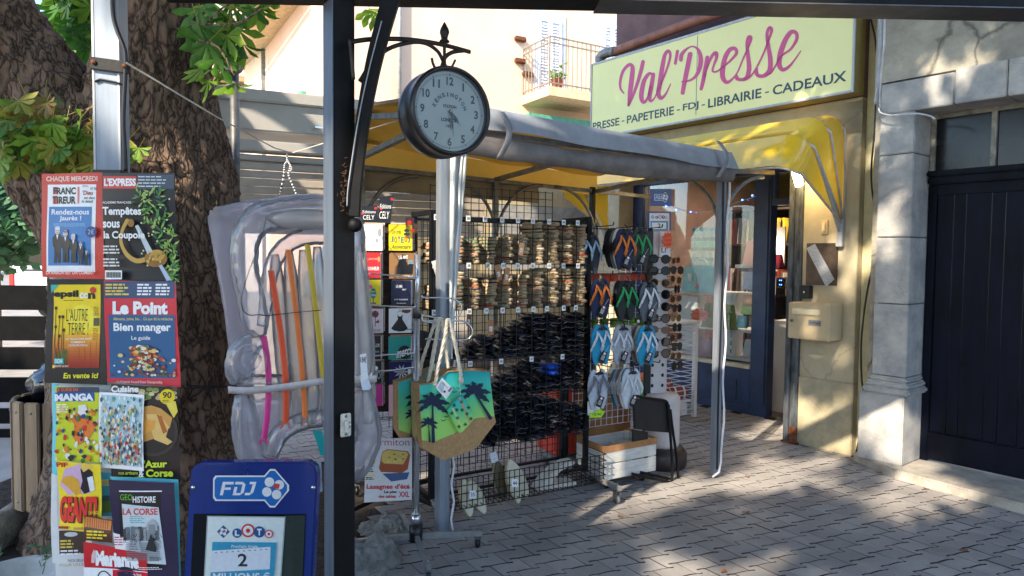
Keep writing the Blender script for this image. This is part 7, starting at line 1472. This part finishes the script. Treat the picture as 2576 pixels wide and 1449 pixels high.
for P in ([(-2.5, TD-.2, 4.9), (-2.6, 2.2, 5.6), (-3.2, .5, 6.2), (-4, -1.5, 6.8)], [(-3.6, TD-.4, 4.2), (-4, 2, 5.2), (-4.6, 0, 6.), (-5, -2, 6.8)], [(-2.4, TD-.2, 4.6), (-1.6, 2.6, 5.4), (-1.0, 1.6, 6.2), (-.4, .6, 7)]):
    Q = smooth_path(P, 5); b.tube(Q, [.12*(1-i/len(Q))+.02 for i in range(len(Q))], 10, bark)
b.build('branch', tree)
# exposed wood scars
b = MB(); 
for u, v, w in ((165, 162, 16), (398, 350, 10), (415, 385, 8), (410, 452, 6)):
    p = p_(u, v, TD-.42)
leafcols = {'green': ((88, 138, 40), (58, 106, 34)), 'light': ((142, 174, 52), (104, 148, 42)), 'yellow': ((176, 158, 60), (130, 140, 46)), 'brown': ((142, 94, 48), (110, 110, 44))}
LM = {k: mat('chestnut leaf '+k, a_, .55, scale=22, col2=c_, sub=.42, bump=.01) for k, (a_, c_) in leafcols.items()}
def leafmesh(seed, key, nl=7):
    r = random.Random(seed); b = MB()
    for k in range(nl):
        a_ = -math.pi*.5+(k-(nl-1)/2)*.6+r.uniform(-.08, .08); L = .125*(1-.10*abs(k-(nl-1)/2))*r.uniform(.85, 1.1); W = L*.155; dr = r.uniform(-.2, .35); cs, sn = math.cos(a_), math.sin(a_)
        prof_ = [(0, .03), (.25, .35), (.5, .8), (.68, 1), (.84, .78), (.94, .3), (1, .0)]; vs = []
        for t, w in prof_:
            x, y = L*t, W*w; z = -dr*L*t*t
            for q in (-1, 0, 1): jag = 1+(.12 if int(t*20) % 2 else -.05)*abs(q); vs.append((cs*x-sn*y*q*jag, z-abs(q)*(-.22)*y*1.6, sn*x+cs*y*q*jag))
        b.add(vs, [(3*i+j, 3*i+j+1, 3*i+j+4, 3*i+j+3) for i in range(len(prof_)-1) for j in (0, 1)], LM[key], True)
    b.tube([(0, 0, 0), (0, .02, .05), (.0, .05, .12)], .002, 4, LM['yellow'])
    return b.mesh('leaf')
LMS = {k: [leafmesh(s, k, 5+s % 3) for s in range(3)] for k in LM}
nl_ = 0
def leaf_at(u, v, D, s, key, r=rnd):
    global nl_
    p = at(u, v, D); o = link('leaf', r.choice(LMS[key]), tree, FR(p.x, p.y, p.z, r.uniform(-60, 60), r.uniform(-50, 50), r.uniform(-55, 25)) @ Matrix.Scale(s, 4)); nl_ += 1
rl = random.Random(12)
for k in range(125):          # drooping sprays on the left
    t = rl.random(); u = rl.uniform(-15, 238); v = 250+rl.random()**.8*165+max(0, (u-150))*.25
    if u > 130 and v < 290: v += 60
    leaf_at(u, v, 3.05+rl.uniform(-.15, .3), rl.uniform(.6, .95), rl.choice(['green', 'light', 'yellow', 'yellow', 'brown', 'light', 'green']), rl)
for u, v, s, k in ((500, 20, 1.3, 'green'), (530, 60, 1.3, 'light'), (560, 40, 1.4, 'green'), (520, 110, 1.3, 'green'), (570, 90, 1.4, 'light'), (600, 75, 1.5, 'light'), (640, 20, 1.2, 'green'), (545, 150, 1.1, 'green'), (510, 170, 1.1, 'light'), (535, 5, 1.4, 'light'), (580, 10, 1.3, 'green'), (660, 5, 1.2, 'light'), (500, 60, 1.2, 'green'), (590, 210, 1.15, 'light'), (560, 175, .9, 'green'), (572, 45, 1.2, 'green'), (700, 0, .9, 'light'), (625, 0, 1.2, 'green'), (525, 205, .9, 'light'), (610, 110, 1.3, 'green'), (535, 85, 1.3, 'green')): leaf_at(u, v, 3.3+rl.uniform(-.1, .2), s, k, rl)
for u, v, s, k in ((930, 22, .9, 'light'), (945, 30, .8, 'light'), (350, 372, .7, 'light'), (325, 350, .6, 'yellow'), (215, 60, 1.1, 'green'), (230, 20, 1.1, 'light'), (200, 90, 1.1, 'green'), (190, 30, 1.0, 'green'), (222, 120, 1.1, 'green'), (205, 150, 1.0, 'green'), (170, 10, 1.1, 'light'), (228, 180, 1., 'green'), (180, 70, 1, 'green')): leaf_at(u, v, 3.2 if u > 240 or u < 160 else 4.3, s, k, rl)
for P in ([(255, 262), (170, 290), (90, 300), (20, 292), (-30, 300)], [(200, 285), (150, 330), (110, 372), (60, 390)], [(240, 300), (215, 350), (190, 400)], [(480, 60), (540, 62), (600, 58), (660, 22)], [(500, 100), (550, 120), (590, 190)], [(520, 58), (560, 20), (620, -10)]):
    b = MB(); b.tube([tuple(at(u, v, 3.2)) for u, v in smooth_path(P, 3)], .005, 5, bark); b.build('twig', tree)
# dark foliage seen through the fork of the tree
b = MB()
for k in range(520):
    u = rl.uniform(140, 330); v = rl.uniform(-40, 270); p = at(u, v, rl.uniform(4.5, 6.)); M = FR(p.x, p.y, p.z, rl.uniform(0, 360), rl.uniform(-60, 60), rl.uniform(-60, 60)) @ Matrix.Scale(rl.uniform(1., 1.8), 4); me = LMS[rl.choice(['green', 'green', 'light'])][k % 3]
    b.add([v_.co[:] for v_ in me.vertices], [tuple(f.vertices) for f in me.polygons], me.materials[0], True, M=M)
tag(b.build('foliage', tree), kind='stuff')
# ---- overhead crown: added out of view to shade the square, gaps shaped for sun patches
lit = []
def spot(p, r): d = -p.z/SUNL.z; g_ = p+SUNL*d; lit.append((g_.x, g_.y, r))
def gs_(pts, r):
    for u, v in pts: spot(gnd(u, v), r)
def seg_(a, c, r, n=5):
    for i in range(n+1): t = i/n; gs_([(a[0]+(c[0]-a[0])*t, a[1]+(c[1]-a[1])*t)], r)
seg_((1400, 1300), (1540, 1255), .12); seg_((1480, 1270), (1640, 1235), .15); seg_((1600, 1250), (1760, 1225), .14); seg_((1830, 1240), (1960, 1180), .10); seg_((1960, 1180), (2060, 1172), .09)
seg_((1880, 1120), (1975, 1062), .11); seg_((2260, 1262), (2400, 1235), .15, 4); gs_([(2330, 1250), (2340, 1228)], .17); gs_([(1660, 1400), (1690, 1390), (1640, 1440)], .11); gs_([(1760, 1440), (1960, 1430), (2050, 1425)], .09); gs_([(2080, 1240), (1980, 1270), (2200, 1300)], .07)
wf = lambda u, v, t=0: (lambda M: M @ Vector((pm(M)(u, v)[0], 0, pm(M)(u, v)[1])))(FAC(0, t))
for u, v, r in ((2230, 1040, .16), (2200, 1080, .16), (2240, 1100, .16), (2290, 1060, .13), (2215, 1130, .13), (2280, 1120, .12), (2085, 1030, .13), (2100, 1060, .1), (2080, 1080, .09), (2040, 1000, .07), (2120, 1110, .09)): spot(wf(u, v, .1), r)
for u, v, r in ((2165, 585, .045), (2155, 640, .05), (2172, 655, .04), (2120, 700, .03), (2090, 600, .028), (2105, 575, .028), (2070, 580, .022), (2075, 650, .022), (2150, 710, .03), (2065, 990, .04), (2250, 545, .04), (2262, 575, .035), (2240, 600, .04), (2228, 650, .035), (2235, 625, .028), (2275, 555, .03), (2260, 520, .03), (2205, 600, .03), (2370, 160, .05), (2450, 140, .05), (2420, 210, .05), (2500, 215, .07), (2350, 240, .05), (2480, 100, .06), (2230, 300, .04), (2240, 410, .04), (2000, 720, .03), (2040, 800, .03), (2048, 860, .03), (2120, 880, .025)): spot(wf(u, v, .12), r)
for u, v, r in ((1850, 350, .10), (1800, 360, .09), (1900, 335, .07), (1950, 240, .045), (1935, 300, .04), (2085, 190, .03), (1700, 400, .12), (1980, 170, .025), (2060, 120, .025)): spot(wf(u, v, .45), r)
for u, v, D, r in ((1108, 850, 3.3, .07), (1120, 900, 3.3, .06), (1095, 930, 3.3, .05), (1200, 960, 3.3, .07), (1220, 1000, 3.3, .06), (1180, 1090, 3.3, .07), (1210, 1110, 3.3, .05), (1100, 800, 3.3, .06), (1130, 500, 3.6, .08), (530, 950, 3.3, .09), (520, 1060, 3.3, .12), (500, 1130, 3.3, .1), (540, 880, 3.3, .08), (1640, 1150, 4.5, .09), (1560, 1170, 4.4, .09), (1900, 300, 4.8, .08), (1400, 600, 4.2, .09), (1440, 620, 4.3, .09), (1280, 720, 4.1, .1), (1340, 740, 4.1, .08), (1350, 880, 4.1, .1), (1300, 960, 4.1, .08), (1100, 420, 3.6, .09), (1080, 150, 2.5, .0), (300, 700, 4.2, .1)): 
    if r: spot(at(u, v, D), r)
# sunlit strip of paving behind the racks
for k in range(3): spot(Vector((.05+.45*k, 5.8+.12*k, 0)), .25)
for k in range(4): spot(Vector((-4.2+.45*k, 7.0, 0)), .5)
for i in range(6):
    for j in range(3): spot(CM @ Vector((.1+.38*i, .25+.42*j, 2.3)), .2)
for u in range(1110, 1480, 40):
    for v in (620,): spot(at(u, v, 4.15), .04)
rc = random.Random(31); crown = MB()
cl = []
for nlv, key in ((0, 'green'), (1, 'light')):
    me = LMS[key][nlv]; cl.append(([v_.co[:] for v_ in me.vertices], [tuple(f.vertices) for f in me.polygons], LM[key]))
def clump(seed):
    r = random.Random(seed); b = MB()
    for k in range(5):
        a_ = r.uniform(0, 6.283); L = .2; b_ = Vector((r.uniform(-.06, .06), r.uniform(-.06, .06), r.uniform(-.05, .05))); t = Vector((r.uniform(-1, 1), r.uniform(-1, 1), r.uniform(-1, 1))).normalized(); s = t.orthogonal().normalized()*.055
        b.add([b_, b_+t*L*.6+s, b_+t*L, b_+t*L*.6-s], [(0, 1, 2, 3)])
    return b
CLM = [clump(s) for s in range(6)]
cnt_ = 0; th_ = math.tan(SUN_EL)
for k in range(30000):
    gx = rc.uniform(-5.5, 8.0); gy = rc.uniform(.6, 12.5)
    if noise.noise(Vector((gx*.55, gy*.55, 3.)))+.2*noise.noise(Vector((gx*1.7, gy*1.7, 1.))) > .60: continue
    if any((gx-x)**2+((gy-y)*.62)**2 < (r+.11)**2 for x, y, r in lit): continue
    if gx < 2.2 and gy > 7.3: continue
    hmax = 8.5; h = rc.uniform(4.6, hmax); C = Vector((gx, gy, 0))-SUNL*(h/-SUNL.z)
    if C.y > 1.6 and h < 5.4: continue
    q = CLM[k % 6]; M = Matrix.Translation(C) @ Matrix.Rotation(rc.uniform(0, 6.28), 4, 'Z') @ Matrix.Scale(rc.uniform(.85, 1.45), 4)
    crown.add(q.v, q.f, None, M=M); cnt_ += 1
unseen_tree = thing('added_shade_tree', 'unseen tall leafy tree added behind the viewpoint to shade the square', 'tree', FR(-5.2, -4.0, 0))
cb_ = crown.build('crown', unseen_tree, unseen_tree.matrix_world.inverted(), mt=mat('crown leaves', (78, 116, 40), .6, var=.2, scale=3, sub=.35)); tag(cb_, kind='stuff')
b = MB(); b.tube([(0, 0, 0), (0, .1, 2), (.2, .2, 4), (.5, .6, 6.5)], [.35, .28, .22, .1], 16, bark); b.build('trunk', unseen_tree)
print('crown clumps', cnt_, 'leaves', nl_)
# ================================================================ BIN, BAG, FENCE
bp0 = gnd(118, 1300, 0); binw = mat('weathered grey pine slat', (168, 140, 110), .75, var=.12, scale=5, bump=.04, bscale=40, warp=(5, 5, .5), col2=(132, 114, 96))
bD = 3.55; bc = at(128, 1275, bD); bn = thing('litter_bin', 'round litter bin of weathered vertical wooden slats left of the magazine board', 'litter bin', FR(bc.x-.035, bc.y+.12, bc.z)); 
zt_ = at(128, 1005, bD).z-bc.z
for k in range(14):
    a_ = 360/14*k; M = Matrix.Rotation(rad(a_), 4, 'Z') @ Matrix.Translation((0, -.195, 0)); qb('slat', binw, bn, (-.036, .036, -.012, .012, 0, zt_-rnd.random()*.006), bev=.006, M=M)
    for z in (zt_-.055, .05): b = MB(); b.ball((0, -.013, z), (.008, .004, .008), 8); b.build('bolt', bn, M, mt=galv)
b = MB(); b.lathe([(.18, .05), (.182, .06), (.182, zt_-.02), (.178, zt_-.01)], 24, caps=False); b.build('liner', bn, mt=mat('dark liner', (30, 28, 28), .6)); b = MB(); b.box(-.04, .04, -.03, .03, -bc.z, .06); b.build('post', bn, mt=MATS['black painted steel'])
bgm = mat('glossy black bin bag', (14, 15, 20), .16, var=.1, bump=.02, bscale=8, spec=.7); b = MB(); b.ball((0, 0, 0), (.2, .17, .115), 40)
for i, v in enumerate(b.v):
    q = Vector(v); f = 1+.28*(abs(noise.noise(q*7+Vector((3, 0, 0))))-.2)+.18*(1-2*abs(noise.noise(q*13)))*.5+.08*noise.noise(q*30); b.v[i] = (q.x*f, q.y*f, q.z*f+ .05*noise.noise(q*5))
pq = at(118, 965, bD); tag(b.build('bin_bag', M=FR(pq.x+.02, pq.y+.18, pq.z-.01), mt=bgm), 'shiny black rubbish bag bulging out of the slatted bin', 'bag')
fnM = FR(at(0, 900, 5.6).x-2.2, 5.3, 0, 4); fn = thing('fence', 'black fence of wide horizontal boards with gaps at the far left', 'fence', fnM); gfn = pm(fnM); fm_ = mat('black fence board', (9, 9, 11), .8, spec=.15, var=.2)
for v0, v1 in ((718, 780), (796, 857), (874, 930), (950, 1012), (1028, 1066), (1080, 1135)): z1, z0 = gfn(60, v0)[1], gfn(60, v1)[1]; qb('board', fm_, fn, (0, 3.3, 0, .03, z0, z1), bev=.003)
for x in (.1, 1.6, 3.2): qb('post', fm_, fn, (x, x+.06, .031, .09, 0, 1.25))
# white van far left
vM = FU(24, 716, 15, -6); vn = thing('parked_van', 'white van parked across the street beyond the black fence', 'van', FR(vM.translation.x, 15, 0, -5)); vp = mat('white van paint', (196, 204, 206), .3, var=.03, coat=.4)
b = MB(); b.prism([(.0, .5), (-.02, 1.0), (.12, 1.66), (.3, 1.72), (2.2, 1.72), (2.4, 1.6), (2.5, 1.0), (2.5, .5)], 0, 4.4); b.build('body', vn, mt=vp, bev=.06)
qb('bumper', mat('grey bumper', (90, 92, 96), .6), vn, (-.02, 2.5, -.06, .02, .42, .66), bev=.02); qb('tail_lamp', mat('red lamp', (190, 30, 30), .3), vn, (.0, .12, -.02, .05, .7, 1.05), bev=.01); qb('handle_strip', black_plastic, vn, (.3, 2.0, -.012, -.001, 1.08, 1.12)); qb('rear_window', MATS['dark window glass'], vn, (.4, 2.1, -.01, .0, 1.2, 1.6))
for x in (.35, 2.15): b = MB(); b.tube([(x-.12, .8, .33), (x+.12, .8, .33)], .33, 20); b.build('wheel', vn, mt=black_plastic)
qb('kerb_line', whs, None, (-30, 12, 0, .3, -.029, .06)); o = bpy.data.objects['kerb_line']; o.name = 'kerb'; o.matrix_world = FR(-6, 19, 0, 8); tag(o, kind='structure')
# distant foliage at left: one broad street tree
def farcrown(nm_obj, c, R, n, seed, m, s=.16, shell=.35):
    r = random.Random(seed); b = MB()
    subs = [(Vector((r.gauss(0, .5), r.gauss(0, .5), r.gauss(0, .5))), r.uniform(.35, .6)) for _ in range(14)]
    for k in range(n):
        o_, q_ = subs[k % 14]; d = Vector((r.gauss(0, 1), r.gauss(0, 1), r.gauss(0, 1))).normalized()*q_*(1-shell*r.random()); p = Vector(c)+Vector(((o_.x+d.x)*R[0], (o_.y+d.y)*R[1], (o_.z+d.z)*R[2])); t = Vector((r.gauss(0, 1), r.gauss(0, 1), r.gauss(0, .7))).normalized(); w = t.orthogonal().normalized(); ss = s*r.uniform(.6, 1.3)
        b.add([p, p+t*ss*.5+w*ss*.3, p+t*ss, p+t*ss*.5-w*ss*.3], [(0, 1, 2, 3)], m)
    return b
cool = mat('blue green far leaves', (92, 134, 96), .6, var=.25, scale=1.5, sub=.4)
c_ = at(20, 500, 9.5); st = thing('street_tree', 'blue green leafy tree beyond the fence at the far left', 'tree', FR(c_.x-.3, c_.y, 0)); farcrown('crown', (0.05, 0, c_.z-.05), (1.1, 1.2, .75), 5200, 2, cool, .17).build('crown', st); b = MB(); b.tube([(0, 0, 0), (.05, 0, 1.2), (0, 0, 2.4)], [.14, .1, .06], 10, bark); b.build('trunk', st)
c_ = at(30, 620, 40); 
b = farcrown('x', (c_.x-4, 42, 3.6), (16, 3, 3.4), 5200, 5, mat('far green leaves', (84, 118, 60), .7, var=.3, scale=.6, sub=.3), .5); tag(b.build('far_trees', M=Matrix()), 'mass of far green trees at the end of the street', 'trees', kind='stuff')
# ================================================================ KIOSK (grey shutters behind the mattress)
KM = FR(at(560, 400, 5.2).x-.9, 4.75, 0, 24); kk = thing('kiosk', 'grey aluminium kiosk with deep fascia and rolled shutters behind the tree', 'kiosk', KM); gkk = pm(KM); gm_ = mat('warm grey aluminium panel', (190, 186, 180), .45, .25, var=.05, scale=1.5)
def zk(v): return gkk(690, v)[1]
X0, X1 = 0, 3.15
qb('fascia', gm_, kk, (X0, X1, 0, .5, zk(378)+.14, zk(250)), bev=.01); qb('fascia_cap', gm_, kk, (X0, X1+.02, -.05, .1, zk(262), zk(232)), bev=.01); qb('fascia_lip', gm_, kk, (X0, X1, -.06, .12, zk(385), zk(358)), bev=.01)
kz = zk(405); 
for k in range(9): qb('shutter_slat', mat('shutter slat', (190, 180, 168), .4, .3, var=.05), kk, (X0, X1, .08+.012*(k % 2), .14, kz-.062*(k+1), kz-.062*k-.006), bev=.004)
qb('shutter_box', gm_, kk, (X0, X1, .02, .4, kz, kz+.045), bev=.006)
x, z = gkk(790, 322); b = MB(); b.bar((x, -.05, z), (x+.3, -.05, z-.012), .014); b.build('bracket_pin', kk, mt=chrome)
qb('post', gm_, kk, (.1, .2, .1, .2, 0, 2.2), (X1-.1, X1, .5, .6, 0, 2.2))
pM = FR(at(566, 100, 4.6).x, 4.6, 0, 0); pq2 = thing('street_lamp_box', 'grey rounded metal box on a slim pole above the kiosk', 'signal box', pM); gz = pm(pM); b = MB(); b.prism(rrect(*gz(546, 178), *gz(600, 108), .03), 0, .08); b.build('box', pq2, mt=mat('grey green casing', (116, 122, 116), .6), bev=.008); b = MB(); b.cyl((.02, .1, 0), (.02, .1, 3.), .03); b.build('pole', pq2, mt=galv)
# tent + banner behind
tM = FR(-3.6, 7.2, 0, 10); tt = thing('tent', 'grey green market tent roof behind the mattress', 'tent', tM); gt = pm(tM); b = MB(); b.prism([gt(585, 560), gt(585, 462), gt(655, 462), gt(690, 500), gt(690, 560)], 0, 2.); b.build('canvas', tt, mt=mat('grey green canvas', (92, 108, 100), .7, sub=.1)); 
bnM = FU(680, 500, 6.9, 6); bn2 = thing('banner', 'white banner with dark letters hanging behind the mattress', 'banner', bnM); gbn = pm(bnM); A = Art(bnM); A.poly([(640, 462), (830, 470), (830, 530), (640, 530)], W_); A.up(); A.text('MPHOUX', 688, 475, 763, 464, ink(50, 60, 90), bold=0, rise=0); A.text('ES  23', 697, 496, 806, 485, ink(50, 60, 90), bold=0); A.build('printed_sheet', bn2)
b = MB(); x, z = gbn(640, 462); b.bar((x, .02, z), (gbn(830, 470)[0], .02, z), .02); b.build('rail', bn2, mt=galv)
qb('table', mat('pale table', (190, 186, 176), .6), None, (0, 3.2, 0, .8, .0, 1.02)); o = bpy.data.objects['table']; o.matrix_world = FR(-3.9, 7.8, 0, 8); tag(o, 'pale counter of the stall behind the mattress', 'counter')
# ================================================================ GOLD VAN BEHIND THE CANOPY
gM = FR(-1.75, 6.9, 0, 30.8); gv = thing('parked_van', 'pale gold van with rounded nose parked behind the canopy', 'van', gM); gp_ = mat('pale gold van paint', (200, 184, 150), .25, .1, var=.04, coat=.8)
b = MB(); pr = [(.0, .45), (.0, .95), (.1, 1.2), (.35, 1.62), (.6, 1.98), (.95, 2.2), (1.5, 2.32), (2.6, 2.34), (4.4, 2.3), (4.5, .45)]; b.prism(smooth_path(pr, 3), 0, 1.9); b.build('body', gv, mt=gp_, bev=.08)
b = MB(); b.prism([(.62, 1.35), (.85, 1.95), (1.3, 2.1), (1.6, 2.1), (1.6, 1.35)], -.006, .002); b.build('side_window', gv, mt=mat('painted reflection glass', (150, 140, 116), .1)); b = MB(); b.prism([(1.75, 1.35), (1.75, 2.1), (3.2, 2.1), (3.2, 1.35)], -.006, .002); b.build('side_window', gv, mt=mat('silver film window', (190, 190, 186), .15, .3))  # front pane: pale reflection put into the glass colour
for x in (.85, 3.6): b = MB(); b.tube([(x, -.01, .36), (x, .2, .36)], .34, 24); b.build('wheel', gv, mt=black_plastic)
# ================================================================ BACKGROUND HOUSES
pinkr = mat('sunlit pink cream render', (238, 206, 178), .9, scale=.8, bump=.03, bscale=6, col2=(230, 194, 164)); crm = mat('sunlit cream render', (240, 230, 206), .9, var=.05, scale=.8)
shw = mat('white shutter paint', (220, 224, 230), .6, var=.04); shg = mat('grey green shutter paint', (160, 172, 160), .6, var=.05); dgreen = mat('green fabric', (90, 160, 130), .7)
HM = FR(-3.4, 12.4, 0, 30.6); hp = thing('pink_house', 'pink cream rendered house with balcony across the street', 'building', HM); gh = pm(HM)
qb('wall', pinkr, hp, (0, 14, 0, 5, 0, 11))
def hpx(u0, v0, u1, v1): a_ = gh(u0, v1); c_ = gh(u1, v0); return a_[0], c_[0], a_[1], c_[1]
def shutter(root, x0, x1, z0, z1, m, leaf=2, y=-.05, n=None):
    w = (x1-x0)/leaf; 
    for k in range(leaf):
        s_ = link('shutter', None, root, Matrix.Translation((x0+k*w, y, z0))); h = z1-z0
        for bx in ((0, .05, 0, .04, 0, h), (w-.06, w-.01, 0, .04, 0, h), (.05, w-.06, 0, .04, 0, .07), (.05, w-.06, 0, .04, h-.07, h), (.05, w-.06, 0, .04, h*.48, h*.52)): qb('frame', m, s_, bx)
        N = n or int(h/.07)
        b = MB()
        for i in range(N): z = .08+(h-.16)*i/N; b.add([(.05, .005, z), (w-.06, .005, z), (w-.06, .035, z+(h-.16)/N*.8), (.05, .035, z+(h-.16)/N*.8)], [(0, 1, 2, 3)])
        b.build('slat', s_, mt=m, solid=.008)
x0, x1, z0, z1 = hpx(1352, 50, 1412, 232); qb('door_frame', mat('pale blue frame', (186, 200, 226), .6), hp, (x0-.1, x1+.1, -.03, .02, z0, z1+.1)); shutter(hp, x0, x1, z0, z1-.05, shw)
x0, x1, z0, z1 = hpx(1515, 65, 1560, 200); qb('door_frame', MATS['pale blue frame'], hp, (x0-.08, x1+.1, -.03, .02, z0, z1+.1)); shutter(hp, x0, x1, z0, z1-.05, shw)
bal = link('balcony', None, hp, Matrix()); xa, xb, zb0, zb1 = hpx(1312, 150, 1500, 242); qb('slab', mat('balcony concrete', (214, 190, 150), .85, var=.1), bal, (xa, xa+4.6, -1.05, 0, zb0-.18, zb0)); 
b = MB(); ra = [(xa+.03, 0, 0), (xa+.03, -1.0, 0), (xa+4.5, -1.0, 0)]; rail_m = mat('grey brown balcony railing', (140, 128, 112), .6)
for z in (zb0+.08, zb0+.86, zb0+.98): 
    for p, q in zip(ra, ra[1:]): b.bar((p[0], p[1], z), (q[0], q[1], z), .025)
for k in range(40): x = xa+.03+k*.112; b.bar((x, -1.0, zb0), (x, -1.0, zb0+.98), .03 if k % 9 == 0 else .014)
for k in range(9): y = -k*.115; b.bar((xa+.03, y, zb0), (xa+.03, y, zb0+.98), .014)
b.build('railing', bal, mt=rail_m)
pt = hpx(1322, 205, 1338, 240); fp = thing('flower_pot', 'terracotta pot with green plant on the balcony across the street', 'plant pot', HM @ Matrix.Translation((xa+.35, -.8, zb0))); b = MB(); b.lathe([(.09, 0), (.13, .22), (.14, .22)], 14); b.build('pot', fp, mt=mat('terracotta', (206, 120, 84), .8)); b = farcrown('l', (0, 0, .32), (.16, .16, .1), 160, 8, LM['light'], .09); b.build('plant', fp)
x0, _, z0, z1 = hpx(1000, 55, 1004, 285); b = MB(); b.cyl((x0, -.08, z0), (x0, -.08, 9), .05, 10); b.build('downpipe', hp, mt=mat('pale downpipe', (190, 186, 180), .6))
for u, v in ((1306, 100), (1306, 155), (1325, 188)): x, z = gh(u, v); qb('wall_bracket', rust, hp, (x-.13, x+.13, -.1, 0, z-.05, z+.05), bev=.02)
x, z = gh(1360, 302); qb('awning', dgreen, hp, (x-.6, x+1., -.5, 0, z-.25, z)); x, z = gh(925, 30)
for k, (u, v) in enumerate([(950, 380), (1120, 560), (1230, 560), (1460, 520)]):
    x, z = gh(u, v); qb('window_frame', MATS['pale blue frame'], hp, (x-.5, x+.5, -.03, 0, z-.9, z+.9)); shutter(hp, x-.45, x+.45, z-.85, z+.85, shg)
# cream house on the left, receding
c0 = at(818, 300, 13.5); CHM = FR(c0.x, c0.y, 0, math.degrees(math.atan2(-1, .70))); ch = thing('cream_house', 'cream house with louvred shutters and tiled eaves at the upper left', 'building', CHM); gch = pm(CHM)
qb('wall', crm, ch, (-6.2, .0, 0, 5, 0, 6.9)); 
def cpx(u0, v0, u1, v1): a_ = gch(u0, v1); c_ = gch(u1, v0); return min(a_[0], c_[0]), max(a_[0], c_[0]), a_[1], c_[1]
for q in ((755, 78, 776, 196), (716, 112, 729, 226)):
    x0, x1, z0, z1 = cpx(*q); shutter(ch, x0, x1, z0, z1, shg, 2); qb('window_sill', shw, ch, (x0-.1, x1+.1, -.12, 0, z0-.1, z0-.01))
ez = gch(760, 42)[1]; rf = qb('roof', mat('eaves soffit', (206, 180, 136), .85), ch, (-6.6, .4, -.75, 5.2, ez+.02, ez+.12)); tile = mat('roman roof tile', (206, 160, 116), .85, var=.15, scale=3)
tb_ = MB(); tb_.add([(math.cos(math.pi*i/6)*.09, y, math.sin(math.pi*i/6)*.07) for y in (0, .5) for i in range(7)], [(i, i+1, i+8, i+7) for i in range(6)]); tme = tb_.mesh('roof_tile', solid=.015); tme.materials.append(tile)
for k in range(36): link('tile', tme, rf, Matrix.Translation((-6.5+.19*k, -.9, ez+.13)))
qb('gutter', galv, ch, (-6.6, .4, -1.0, -.9, ez+.02, ez+.12), bev=.02); x, z = gch(800, 250); qb('awning', dgreen, ch, (-1.2, -.2, -.4, 0, gch(800, 268)[1], gch(800, 240)[1]))
qb('corner_pipe', galv, ch, (-4.25, -4.17, -.08, 0, 0, ez))
# house further left, pinkish, and a far pale blue facade
H3 = FR(c0.x-4.6, c0.y+6.5, 0, math.degrees(math.atan2(-1, .70))+2); h3 = thing('far_house', 'paler house with tiled eaves further down the street at the left', 'building', H3); qb('wall', mat('pale blue white render', (206, 212, 220), .9), h3, (-8, .2, 0, 5, 0, 6.4)); rf3 = qb('roof', tile, h3, (-8.4, .6, -.7, 5, 6.4, 6.55)); qb('window', MATS['dark window glass'], h3, (-1.6, -.8, -.02, 0, 3.2, 4.8)); qb('window', MATS['dark window glass'], h3, (-4.6, -3.8, -.02, 0, 3.2, 4.8)); shutter(h3, -2.5, -1.7, 3.2, 4.8, shg, 1)
H4 = FR(-8.6, 24, 0, -20); h4 = thing('tall_house', 'tall rose house rising behind the cream house', 'building', H4); qb('wall', mat('rose render', (222, 176, 150), .9), h4, (-4, 12, 0, 6, 0, 16)); qb('roof', tile, h4, (-4.4, 12.4, -.6, 6.4, 16, 16.3))
for k in range(4): qb('window', shg, h4, (-2.5+3*k, -1.3+3*k, -.05, 0, 9, 11))
H5 = FR(-40, 60, 0, 8); h5 = thing('street_end_house', 'low pale house at the far end of the street', 'building', H5); qb('wall', crm, h5, (0, 24, 0, 8, 0, 4.5)); qb('roof', tile, h5, (-.4, 24.4, -.5, 8.4, 4.5, 5.2))
for k in range(7): qb('window', shw, h5, (1+3.3*k, 2.1+3.3*k, -.04, 0, 1.4, 2.9))
# building across the square, behind the viewpoint (bounces daylight back)
H6 = FR(9, -16, 0, 180); h6 = thing('square_house', 'long cream house facing the shop from across the square', 'building', H6); qb('wall', crm, h6, (-4, 24, 0, 6, 0, 5)); 
for k in range(8): qb('window', shg, h6, (-2+3.3*k, -.9+3.3*k, -.04, 0, 1.4, 3.4))
for o in list(bpy.data.objects):
    if o.name.startswith('tmp'): bpy.data.objects.remove(o)
